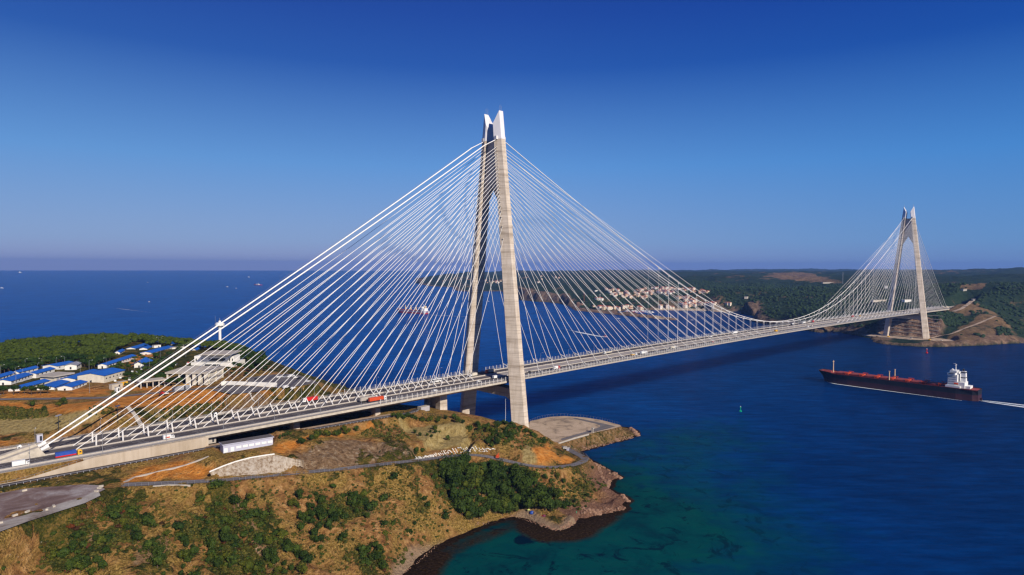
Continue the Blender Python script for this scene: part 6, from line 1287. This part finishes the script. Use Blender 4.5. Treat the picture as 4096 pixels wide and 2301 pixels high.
for k in range(7):
    xc = LS * (.36 - .1 * k); mb = MB(); mb.box((xc, 0, H_ + .2), (LS * .072, 17, 2.2)); mb.box((xc, 0, H_ + 1.6), (LS * .068, 18, 1.0), top=.94); mb.build('hatch_cover', MT['deckred'], t)
    if k < 7:
        mb = MB()
        for s in (-1, 1):
            for q in (0, 2.5, 5): mb.tube([(xc - LS * .040 - q + 1, s * 8.5, H_), (xc - LS * .040 - q + 1, s * 9, H_ + 3.4)], .35, 4)
            mb.tube([(xc - LS * .040 + 2, s * 8.8, H_ + 3.2), (xc - LS * .040 - 5.4, s * 8.8, H_ + 3.2)], .4, 4)
        mb.box((xc - LS * .045, 0, H_ + 1.6), (3.2, 15, 1.4)); mb.build('hatch_gear', MT['gearred'], t)
mb = MB()
for s in (-1, 1): mb.box((-.02 * LS, s * 15.2, H_ + .2), (LS * .86, .2, .9))
mb.build('deck_rail', MT['deckred'], t)
mb = MB(); mb.box((LS * .455, 0, H_ + 1.2), (LS * .06, 15, 1.8), top=.8); mb.build('forecastle', MT['deckred'], t)
mb = MB(); mb.tube([(LS * .425, 0, H_), (LS * .425, 0, H_ + 19)], .9, 8, r2=.5); mb.box((LS * .425, 0, H_ + 17), (1.0, 5, .6)); mb.build('foremast', MT['buff'], t)
for xx, yy in ((.022 * LS, -12.5), (.022 * LS, 12.5)): mb = MB(); mb.tube([(xx, yy, H_ - .5), (xx, yy, H_ + 13)], .8, 8, r2=.65); mb.box((xx, yy, H_ + 13), (1.8, 1.8, .8)); mb.build('crane_post', MT['buff'], t)
sx0 = -.36 * LS
sp = empty('superstructure', (0, 0, 0)); sp.parent = t
sp_ = MB(); sp_.box((sx0, 0, H_ + 1.4), (17, 27, 2.8)); sp_.box((sx0 + 1, 0, H_ + 10), (11, 20, 15)); sp_.box((sx0 + 1.5, 0, H_ + 19), (9, 30, 2.6)); sp_.box((sx0 + 1, 0, H_ + 21.6), (8, 14, 2.6)); sp_.box((sx0 - 9, 0, H_ + 4), (8, 19, 8)); sp_.box((sx0 - 15, 0, H_ + 1.6), (8, 15, 3.4)); bpy.data.objects.remove(sp)
sp = sp_.build('superstructure', MT['white'], t)
mb = MB(); mb.box((sx0 + 6.05, 0, H_ + 19.3), (.2, 26, 1.1)); mb.box((sx0 + 1.5, 15.05, H_ + 19.3), (6, .2, 1.1)); mb.box((sx0 + 1.5, 0, H_ + 20.3), (9.1, 30.1, .1)); mb.build('bridge_window', MT['glass'], sp)
mb = MB()
for lv in range(4):
    for k in range(6): mb.box((sx0 + 6.55, -8 + 3.2 * k, H_ + 5 + lv * 3.1), (.15, .8, .8)); mb.box((sx0 - 2 + k * 1.5, 10.05, H_ + 5 + lv * 3.1), (.7, .15, .8))
o = mb.build('porthole', MT['glass'], sp); o['kind'] = 'stuff'
fn = MB(); fn.box((sx0 - 10, 0, H_ + 15), (6, 8, 15), top=.8); fo = fn.build('funnel', MT['white'], t)
mb = MB(); mb.box((sx0 - 10, 0, H_ + 21), (5.3, 7.1, 1.3)); mb.box((sx0 - 10, 0, H_ + 14), (5.9, 7.7, 1.0)); mb.build('funnel_band', MT['hullblack'], fo); mb = MB(); mb.tube([(sx0 - 9.4, 0, H_ + 22), (sx0 - 9.4, 0, H_ + 26)], 1.1, 8); mb.build('exhaust_pipe', MT['dark'], fo)
mb = MB(); mb.tube([(sx0 - .5, 0, H_ + 22.8), (sx0 - .5, 0, H_ + 31)], .7, 6, r2=.35); mb.box((sx0 - .5, 0, H_ + 30), (1.0, 7, .5)); mb.box((sx0 + .8, 0, H_ + 32), (3, 1, .4)); mb.build('radar_mast', MT['white'], t)
mb = MB(); mb.lathe((sx0 + 2, 6, H_ + 23), [(.3, 0), (1.2, .8), (1.3, 1.6), (.6, 2.5), (.1, 2.7)], 8); mb.build('satellite_dome', MT['white'], t)
for s in (-1, 1): mb = MB(); mb.tube([(sx0 - 6, s * 12.6, H_ + 6), (sx0 - 1.5, s * 12.6, H_ + 6)], 1.2, 8); mb.build('lifeboat', MT['gearred'], t)
mb = MB(); mb.box((-LS / 2 - 1, 0, .3), (3, 1.2, 6.5)); mb.build('rudder', MT['maroon'], t)
def shipline(t, pts):
    ca, sa = math.cos(t.rotation_euler.z), math.sin(t.rotation_euler.z); return [(t.location.x + x * ca - y * sa, t.location.y + x * sa + y * ca) for x, y in pts]
wake('bow_wave', shipline(t, [(LS * .47, 3), (LS * .44, 10), (LS * .38, 16.5), (LS * .2, 18.5), (0, 19), (-LS * .2, 19), (-LS * .42, 19.5)]), [.5, 1.5, 2.2, 2.4, 2.2, 1.6, 1.2], [1, 1.2, 1.2, 1.1, .9, .7, .5], MT['foam'])
wake('ship_wake', shipline(t, [(-LS * .5, 2), (-LS * .56, 5), (-LS * .75, 8), (-LS * 1.1, 12), (-LS * 1.5, 16)]), [.6, 3, 5, 6, 7], [1, 1.25, 1.15, 1.0, .9], MT['foam']); wake('ship_wake', shipline(t, [(-LS * .5, -2), (-LS * .56, -4), (-LS * .75, -7), (-LS * 1.1, -10), (-LS * 1.5, -13)]), [.6, 3, 4.5, 6, 7], [1, 1.25, 1.1, 1.0, .9], MT['foam'])
# second ship
bowp = at(1594, 1249, 0); strp = at(1706, 1257, 0); L2 = float(np.linalg.norm(bowp - strp)) * 1.02; c = (bowp + strp) / 2; hd2 = math.atan2(bowp[1] - strp[1], bowp[0] - strp[0])
t = empty('geared_freighter', (c[0], c[1], 0), 'red and grey freighter with four buff deck cranes seen between the stay cables', 'cargo ship', rz=hd2); sc2 = L2 / 180.0
hull(t, 180, 29, 13, 6, 'hullred', 'hulllilac', 3.5, 'deckred')
for k in range(4): x = 42 - 33 * k; mb = MB(); mb.tube([(x, 0, 12), (x, 0, 24)], 3.2, 8); mb.tube([(x, 0, 24), (x + 1, 0, 30 + (k < 3) * 4)], 1.5, 6); mb.tube([(x, 0, 25), (x + 26, 0, 24.5)], .6, 4); mb.build('deck_crane', MT['buff'], t)
for k in range(5): mb = MB(); mb.box((58 - 30 * k, 0, 13.5), (20, 18, 2.6)); mb.build('hatch_cover', MT['deckred'], t)
mb = MB(); mb.box((-70, 0, 20), (12, 22, 16)); mb.box((-69, 0, 29), (9, 30, 2.8)); mb.box((-80, 0, 19), (12, 20, 11)); mb.box((-85, 0, 8), (9.5, 27, 11)); sp = mb.build('superstructure', MT['white'], t); mb = MB(); mb.box((-64.4, 0, 29), (.3, 26, 1.2)); mb.build('bridge_window', MT['glass'], sp)
mb = MB(); mb.box((-81, 0, 29), (6, 8, 10), top=.85); mb.build('funnel', MT['buff'], t); mb = MB(); mb.tube([(-69, 0, 30), (-69, 0, 42)], .6, 5); mb.tube([(80, 0, 14), (80, 0, 27)], .7, 5); mb.build('mast', MT['white'], t); t.scale = (sc2,) * 3
wake('ship_wake', [at(1712, 1260), at(1850, 1267), at(2060, 1278)], [6, 14, 24], [.85, .7, .5], MT['foam2'], .15)
# pilot boat and small craft
def small_boat(name, L, hullm, label, cat, cabin='white', group=None):
    t = empty(name, (0, 0, 0), label, cat, group); w = L * .16; mb = MB()
    mb.add([(-L / 2, -w, -.4), (L * .2, -w, -.4), (L / 2, 0, -.2), (L * .2, w, -.4), (-L / 2, w, -.4), (-L / 2, -w * 1.05, 1.3), (L * .2, -w * 1.1, 1.5), (L * .54, 0, 2.2), (L * .2, w * 1.1, 1.5), (-L / 2, w * 1.05, 1.3)], [(0, 1, 6, 5), (1, 2, 7, 6), (2, 3, 8, 7), (3, 4, 9, 8), (4, 0, 5, 9), (5, 6, 7, 8, 9)]); mb.build('hull', MT[hullm], t)
    mb = MB(); mb.box((-.05 * L, 0, 2.4), (L * .34, w * 1.4, 2.2), top=.8); cb = mb.build('cabin', MT[cabin], t); mb = MB(); mb.box((-.05 * L, 0, 2.9), (L * .33, w * 1.42, .6), top=.97); mb.build('window', MT['glass'], cb); mb = MB(); mb.tube([(-.1 * L, 0, 3.4), (-.1 * L, 0, 3.4 + L * .2)], .12, 4); mb.build('mast', MT['white'], t); return t
t = small_boat('pilot_boat', 20, 'white', 'red pilot boat speeding right with a long white wake', 'motor boat', 'red'); p = at(2421, 1348); q = at(2380, 1341); t.location = tuple(p); hb = math.atan2((p - q)[1], (p - q)[0]); t.rotation_euler = (0, 0, hb)
wake('boat_wake', [at(2420, 1349), at(2370, 1340), at(2300, 1325), at(2200, 1305), at(2085, 1288)], [2, 8, 13, 18, 22], [1.1, .95, .72, .5, .3], MT['foam2'], .2); wake('boat_wake', [at(2418, 1349.5), at(2395, 1346), at(2350, 1337), at(2300, 1327)], [2.2, 5, 7, 8], [1.1, 1.0, .8, .5], MT['foam'], .3)
for px, py, L, hm, lb in [(78, 1091, 130, 'white', 'pale ship on the horizon at the far left'), (1030, 1141, 90, 'hullred', 'distant red-hulled ship near the horizon left of the main cables'), (596, 1208, 16, 'white', 'tiny white boat alone on the open sea at left'), (908, 1148, 26, 'white', 'tiny white boat left of the distant red ship'), (944, 1154, 22, 'grey', 'tiny grey boat beside the tiny white one near the distant red ship'), (590, 1130, 26, 'grey', 'tiny grey boat far out on the left sea'), (994, 1109, 60, 'white', 'tiny pale ship above the distant red ship'), (6, 1153, 34, 'white', 'tiny pale boat at the left picture edge'), (1953, 1206, 14, 'white', 'small white boat seen between the tower legs'), (2472, 1275, 14, 'white', 'small white motor boat off the breakwater'), (2767, 1281, 11, 'white', 'small white boat with mast right of the breakwater end')]:
    big = L > 50; t = small_boat('distant_boat', 20, hm, lb, 'ship' if big else 'boat'); s_ = L / 20.0; p = at(px, py); t.location = tuple(p); t.scale = (s_, s_, s_ * (.9 if not big else .75)); t.rotation_euler = (0, 0, hd2 + rg.uniform(-.3, .3))
wake('old_wake', [at(400, 1225), at(500, 1238), at(600, 1250), at(740, 1262)], [20, 26, 26, 20], [.45, .7, .6, .4], MT['foam2'], .2)
def buoy(px, py, m, label, s=1.0):
    p = at(px, py); t = empty('channel_buoy', tuple(p), label, 'buoy'); mb = MB(); mb.lathe((0, 0, 0), [(1.2, -.8), (1.7, 0), (1.7, 1.2), (1.2, 1.6)], 12); mb.build('float', MT[m], t)
    mb = MB(); mb.tube([(0, 0, 1.5), (0, 0, 5.2)], .55, 8, r2=.42); mb.lathe((0, 0, 0), [(.9, 5.0), (.9, 5.9), (.5, 6.1)], 8); mb.build('tower', MT[m], t); mb = MB(); mb.lathe((0, 0, 0), [(.4, 6.1), (.5, 6.7), (.2, 7.2)], 8); mb.build('lantern', MT['white'], t); t.scale = (s,) * 3
buoy(2962, 1647, 'green', 'green channel buoy with a white lantern afloat in mid-strait', .95); buoy(3707, 1413, 'red', 'red channel buoy afloat in front of the far tower', 1.35)
# ---------------------------------------------------------------- the village and the far shore
def house_mesh(w, d, h, r, flat=False):
    mb = MB(); mb.add([(-w / 2, -d / 2, -3), (w / 2, -d / 2, -3), (w / 2, d / 2, -3), (-w / 2, d / 2, -3), (-w / 2, -d / 2, h), (w / 2, -d / 2, h), (w / 2, d / 2, h), (-w / 2, d / 2, h)], [(0, 1, 5, 4), (1, 2, 6, 5), (2, 3, 7, 6), (3, 0, 4, 7)], 0)
    o = .5; mb.add([(-w / 2 - o, -d / 2 - o, h), (w / 2 + o, -d / 2 - o, h), (w / 2 + o, d / 2 + o, h), (-w / 2 - o, d / 2 + o, h), (-w / 2 + d * .35, 0, h + r), (w / 2 - d * .35, 0, h + r)], [(0, 1, 5, 4), (1, 2, 5), (2, 3, 4, 5), (3, 0, 4), (0, 3, 2, 1)], 1)
    for lv in range(int(h / 3)):
        for k in range(3):
            x = -w / 2 + w * (k + .5) / 3; z = 1.6 + lv * 3; mb.add([(x - .7, -d / 2 - .03, z - .7), (x + .7, -d / 2 - .03, z - .7), (x + .7, -d / 2 - .03, z + .7), (x - .7, -d / 2 - .03, z + .7)], [(0, 1, 2, 3)], 2); y = -d / 2 + d * (k + .5) / 3
            for sx in (-1, 1): mb.add([(sx * (w / 2 + .03), y - .6, z - .7), (sx * (w / 2 + .03), y + .6, z - .7), (sx * (w / 2 + .03), y + .6, z + .7), (sx * (w / 2 + .03), y - .6, z + .7)], [(0, 1, 2, 3)], 2)
    return mb
HP = [house_mesh(12, 10, 6.5, 2.6), house_mesh(14, 11, 8, 2.8), house_mesh(16, 11, 11, 2.6), house_mesh(10, 9, 4.5, 2.4), house_mesh(20, 12, 11, 2.8)]
hp_o = []
def fgz(px, py): g = fg(px, py); return (g[0], g[1], hfz(g[0], g[1]))
C4 = lambda *p: zoomed(2280, 1130, 5.6, p); C8 = lambda *p: zoomed(2640, 1150, 8.05, p)
areas = [(C4((880, 240), (1300, 235), (1330, 340), (1060, 380), (900, 330)), 22), (C4((1300, 240), (1560, 140), (1800, 150), (1850, 290), (1500, 300)), 26), (C4((1800, 110), (2150, 150), (2350, 200), (2330, 300), (2080, 270), (1850, 250)), 26), (C4((1500, 320), (1760, 330), (1750, 400), (1500, 380)), 8), (C4((1340, 350), (1420, 350), (1420, 410), (1340, 410)), 2),
    (C4((920, 190), (1280, 215), (1280, 235), (920, 215)), 6), (C8((20, 40), (460, 60), (430, 280), (110, 280), (20, 180)), 18), (C8((530, 60), (1150, 90), (1150, 180), (560, 160)), 14), (C8((1180, 130), (1650, 160), (1640, 220), (1180, 200)), 9), (C8((500, 310), (980, 380), (1140, 500), (1120, 560), (820, 500), (600, 400)), 18), (C8((660, 480), (1120, 560), (1100, 640), (690, 640)), 18), (C8((1230, 480), (1750, 560), (1740, 640), (1240, 620)), 11), (C8((690, 610), (860, 620), (860, 690), (700, 680)), 5),
    (C4((540, 370), (760, 380), (740, 420), (600, 400)), 3), (C4((500, 560), (1100, 590), (1100, 640), (520, 600)), 16), (C4((1180, 560), (1620, 590), (1620, 620), (1180, 590)), 10), (C4((1940, 570), (2340, 580), (2340, 600), (1940, 590)), 7), (C4((740, 160), (880, 170), (880, 190), (740, 185)), 3), (C8((2100, 560), (2240, 560), (2230, 600), (2110, 600)), 2), (C8((1720, 560), (1780, 570), (1760, 600), (1720, 600)), 1),
    ([(1925, 1124), (2005, 1124), (2005, 1136), (1940, 1134)], 16), ([(2090, 1100), (2250, 1112), (2240, 1140), (2100, 1130)], 6)]
nh = 0
for pl, n_ in areas:
    xs = [p[0] for p in pl]; ys = [p[1] for p in pl]; k = 0; tr_ = 0
    while k < n_ and tr_ < 400:
        tr_ += 1; x, y = rg.uniform(min(xs), max(xs)), rg.uniform(min(ys), max(ys))
        if not inpoly(pl, x, y): continue
        g = fgz(x, y); i = rg.randrange(5); 
        if g[2] < .6: continue
        cc = 'house with tiled roof on the village hillside above the harbour' if x > 2300 else 'tiny house of the remote village seen past the near tower'; gp = 'houses of the harbour village' if x > 2300 else 'houses of the remote village'
        if len(hp_o) <= i or i not in [q[0] for q in hp_o]: o = HP[i].build('village_house', [MT['housew'], MT['rooft'], MT['glass']]); hp_o.append((i, o)); o.location = g
        else: src = [q[1] for q in hp_o if q[0] == i][0]; o = src.copy(); col.objects.link(o); o.location = g
        o.rotation_euler = (0, 0, rg.uniform(-.5, .5) + (1.2 if rg.random() < .4 else 0)); tag(o, cc, 'house', gp); nh += 1; k += 1
g = fgz(*C4((705, 405))[0]); t = empty('mosque', g, 'white mosque with a red roof and slim minaret above the harbour', 'mosque', rz=.2); mb = MB(); mb.box((0, 0, 4), (16, 13, 12)); mb.build('wall', MT['wallwhite'], t); mb = MB(); mb.lathe((0, 0, 10), [(11, 0), (.3, 4)], 4); mb.build('roof', MT['rooft'], t); mb = MB(); mb.tube([(-11, 2, -3), (-11, 2, 24)], 1.1, 8, r2=.8); mb.lathe((-11, 2, 24), [(1.5, 0), (.1, 6)], 8); mb.build('minaret', MT['white'], t)
g = fgz(*C4((585, 212))[0]); mb = MB(); mb.box((0, 0, 3), (20, 7, 7)); o = mb.build('white_barrack', MT['wallwhite'], loc=g); tag(o, 'long white building alone on the slope above the mosque', 'building')
g = fgz(*C4((315, 445))[0]); t = empty('radio_mast', g, 'tall thin red mast on the cliff by the old fort', 'mast'); mb = MB(); mb.tube([(0, 0, 0), (0, 0, 45)], .5, 4); mb.build('mast', MT['orange'], t); mb = MB(); mb.box((0, 0, 2), (8, 6, 5)); mb.build('base_hut', MT['wallwhite'], t)
g = fgz(*C4((250, 540))[0]); t = empty('old_fort', g, 'ruined stone fort at the root of the breakwater', 'fort', rz=.3); mb = MB(); mb.box((0, 0, 5), (30, 20, 14)); mb.box((-10, 10, 9), (9, 9, 20)); mb.build('rampart', MT['rock'], t)
g = fgz(*C4((2258, 795))[0]); t = empty('harbour_light', g, 'small white light tower near the end of the breakwater', 'lighthouse'); mb = MB(); mb.tube([(0, 0, -1), (0, 0, 8)], 1.2, 8, r2=.8); mb.build('shaft', MT['white'], t); mb = MB(); mb.lathe((0, 0, 8), [(1.2, 0), (1.2, 1.2), (.2, 2)], 8); mb.build('lantern', MT['red'], t)
BT = None
for i in range(46):
    f = rg.random(); x = 1150 + 700 * f + rg.uniform(-30, 30); y = 628 + 22 * f + rg.uniform(-12, 22) + 40 * f * rg.random(); px, py = C4((x, y))[0]; p = at(px, py); hm = ['white', 'bluet', 'red', 'white'][i % 4]
    if BT is None: BT = {}
    if hm not in BT:
        BT[hm] = small_boat('fishing_boat', 15, hm, 'fishing boat moored in the village harbour', 'fishing boat', group=f'fishing boats in the harbour'); o = BT[hm]; o.location = tuple(p); o.rotation_euler = (0, 0, rg.uniform(0, 3.14))
        o['label'] = f'{dict(white="white", bluet="blue", red="red")[hm]}-hulled fishing boat moored in the village harbour'
    else: copy_tree(BT[hm], tuple(p), rg.uniform(0, 3.14), None, None, rg.uniform(.8, 1.3))
def fbox(name, px, py, d, rz, m, label, cat, h=0.0):
    g = fgz(px, py); t = empty(name, g, label, cat, rz=rz); mb = MB(); mb.box((0, 0, d[2] / 2 - 1), (d[0], d[1], d[2] + 2)); mb.build('wall', MT[m], t); mb = MB(); mb.box((0, 0, d[2] + .5), (d[0] + 2, d[1] + 2, .8)); mb.build('roof', MT['conc_lt'], t)
fbox('service_hall', 3535, 1206, (110, 9, 4), -.35, 'conc', 'long pale hall behind the stays left of the far tower', 'hall'); fbox('service_hall', 3625, 1208, (30, 12, 6), -.35, 'wallwhite', 'white block at the end of the long pale hall', 'hall')
fbox('toll_building', 3855, 1163, (26, 8, 4), -.2, 'conc_lt', 'white building on the wooded rise right of the far tower', 'building'); fbox('gate_house', 3893, 1203, (11, 6, 4), .5, 'conc_lt', 'small white gate house at the top of the far road', 'building'); fbox('warehouse', 3315, 1134, (120, 9, 4), -.2, 'conc_lt', 'long pale industrial building on the distant hillside', 'warehouse'); fbox('hillside_house', 2985, 1195, (16, 12, 7), .3, 'cream', 'solitary house in a clearing left of midspan', 'house'); fbox('hillside_house', 3545, 1153, (14, 10, 8), .2, 'wallwhite', 'solitary white house in the dark wood behind the far stays', 'house')
fbox('quay_shed', *C4((1780, 705))[0], (36, 14, 7), -.75, 'cream', 'boat shed on the middle of the breakwater', 'shed'); fbox('quay_shed', *C4((1220, 565))[0], (22, 12, 9), -.75, 'cream', 'square pale building on the harbour quay', 'building')
g = fgz(3371, 1136); mb = MB(); mb.tube([(0, 0, 0), (0, 0, 60)], .9, 6); o = mb.build('chimney_mast', MT['grey'], loc=g); tag(o, 'tall grey chimney mast beside the long industrial building', 'chimney')
for i, (x, y, d) in enumerate([(1372, -60, (6, 4, 3)), (1376, -20, (5, 4, 3)), (1374, 30, (7, 4, 3)), (1370, -85, (6, 3, 2.4))]): mb = MB(); mb.box((0, 0, d[2] / 2), d); o = mb.build('site_container', MT[['yellow', 'conc_lt', 'yellow', 'conc'][i]], loc=(x, y, 4.3)); tag(o, ['yellow container at the foot of the far tower, camera-side leg', 'pale container on the platform between the far tower legs', 'yellow container by the seaward leg of the far tower', 'low concrete box at the right end of the far platform'][i], 'container')
pm = MB(); pm.prism(PLAT, 3.0, 4.9); o = pm.build('far_platform', MT['pad']); tag(o, kind='structure')
# retaining walls of the far benches
for i, k in enumerate(range(6)):
    x = 1436 + 50 * (k + .93) / 6; z = 5 + 52 * (k + 1) / 6; mb = MB(); mb.box((x, 3, z + .3), (1.6, 128, 1.4)); o = mb.build('bench_wall', MT['conc_lt']); tag(o, f'pale ledge of the stepped cut behind the far tower, {ORD[i]} from the bottom', 'ledge wall', 'ledges of the stepped cut')
# woodland of the far shore nearest to us
rg = random.Random(21); mb = MB(); cnt = 0; X_ = np.array([[rg.uniform(1350, 3100), rg.uniform(-700, 1500)] for _ in range(22000)]); sdf = sdist(FCOAST, X_[:, 0], X_[:, 1]); hh = hfar(X_[:, 0], X_[:, 1]); ns = fbm(X_[:, 0], X_[:, 1], 160, 4); n2_ = fbm(X_[:, 0] + 900, X_[:, 1], 50, 3)
avoid = [[pf(3716, 1362), pf(3985, 1262), pf(4020, 1290), pf(4090, 1350), pf(4090, 1368), pf(3900, 1378), pf(3716, 1384)], [pf(3760, 1242), pf(3900, 1205), pf(3990, 1262), pf(3860, 1270), pf(3800, 1262)], [(1425, -80), (1510, -80), (1510, 90), (1425, 90)]]
for i in range(len(X_)):
    x, y = X_[i]
    if sdf[i] < 26 or ns[i] < -.30 or abs(y) < 36 and x < 2300 or hh[i] < 6: continue
    if any(inpoly(a, x, y) for a in avoid[:2]) and n2_[i] < .24: continue
    if inpoly(avoid[2], x, y): continue
    if cnt > 9500: break
    r = rg.uniform(3.0, 6.5); core(mb, (x, y, hh[i] + r * .35), r, .75, rg); cnt += 1
for pl, n_ in (([pf(3730, 1285), pf(3745, 1255), pf(3790, 1250), pf(3850, 1262), pf(3860, 1285), pf(3800, 1305), pf(3745, 1300)], 260), ([pf(3985, 1310), pf(4040, 1320), pf(4050, 1345), pf(3990, 1345)], 50)):
    for x, y in scatter(pl, n_, 4, rg, 20): r = rg.uniform(2.5, 5); core(mb, (x, y, hfz(x, y) + r * .4), r, .8, rg)
MT['farwood'] = leafmat('far_wood_foliage', (.010, .022, .010), (.022, .045, .018), (.05, .075, .028)); o = mb.build('far_woodland', MT['farwood']); tag(o, kind='stuff')
# ---------------------------------------------------------------- light, sky, air
SUND = np.array([.13, 1.0, -.57]); SUND = SUND / np.linalg.norm(SUND)
ld = bpy.data.lights.new('sun', 'SUN'); ld.energy = 5.0; ld.angle = math.radians(.53); ld.color = (1.0, .91, .78)
lo = bpy.data.objects.new('sun', ld); col.objects.link(lo); lo.rotation_euler = Vector(SUND).to_track_quat('-Z', 'Y').to_euler(); lo.location = (-300, -900, 700)
el = math.asin(-SUND[2]); az_ = math.atan2(-SUND[0], -SUND[1])
w = bpy.data.worlds.new('World'); scene.world = w; w.use_nodes = True; nt = w.node_tree; bg = nt.nodes['Background']
sky = nt.nodes.new('ShaderNodeTexSky'); sky.sky_type = 'NISHITA'; sky.sun_disc = False; sky.sun_elevation = el; sky.sun_rotation = az_; sky.altitude = 150; sky.air_density = 1.0; sky.dust_density = .6; sky.ozone_density = 2.2
tc = nt.nodes.new('ShaderNodeTexCoord'); sx = nt.nodes.new('ShaderNodeSeparateXYZ'); nt.links.new(tc.outputs['Generated'], sx.inputs[0])
rp = ramp(nt, sx.outputs[2], SKY)
mx = mixc(nt, .92, sky.outputs[0], rp)
dp_ = nt.nodes.new('ShaderNodeVectorMath'); dp_.operation = 'DOT_PRODUCT'; nt.links.new(tc.outputs['Generated'], dp_.inputs[0]); dp_.inputs[1].default_value = (.72, -.69, 0)
azf = math_(nt, 'ADD', math_(nt, 'MULTIPLY', dp_.outputs['Value'], .7), .5, True)
mx = mixc(nt, 1.0, mx, ramp(nt, azf, [(.0, (1.06, 1.0, .97)), (.14, (1.06, 1.0, .97)), (.5, (1.04, 1.0, 1.0)), (.92, (.62, .84, .94)), (1.0, (.58, .82, .92))]), 'MULTIPLY')
nt.links.new(mx, bg.inputs['Color']); bg.inputs['Strength'].default_value = .12
if HAZE > 0:
    mb = MB(); mb.box((CAM[0], CAM[1], 171), (50400, 50400, 346)); hz = mb.build('haze', [])
    hm = bpy.data.materials.new('haze'); hm.use_nodes = True; hn = hm.node_tree; hn.nodes.clear(); ho = hn.nodes.new('ShaderNodeOutputMaterial'); pv = hn.nodes.new('ShaderNodeVolumePrincipled')
    pv.inputs['Color'].default_value = (.22, .44, 1.0, 1); pv.inputs['Density'].default_value = HAZE; pv.inputs['Anisotropy'].default_value = .1; hn.links.new(pv.outputs[0], ho.inputs['Volume'])
    hz.data.materials.append(hm); tag(hz, kind='stuff')
scene.view_settings.view_transform = 'Standard'; scene.view_settings.look = 'None'; scene.view_settings.exposure = EXPO; scene.view_settings.gamma = 1
scene.cycles.use_denoising = True; scene.cycles.max_bounces = 6; scene.cycles.diffuse_bounces = 1; scene.cycles.volume_bounces = 0; scene.cycles.filter_width = 1.35
scene.cycles.sample_clamp_indirect = 8
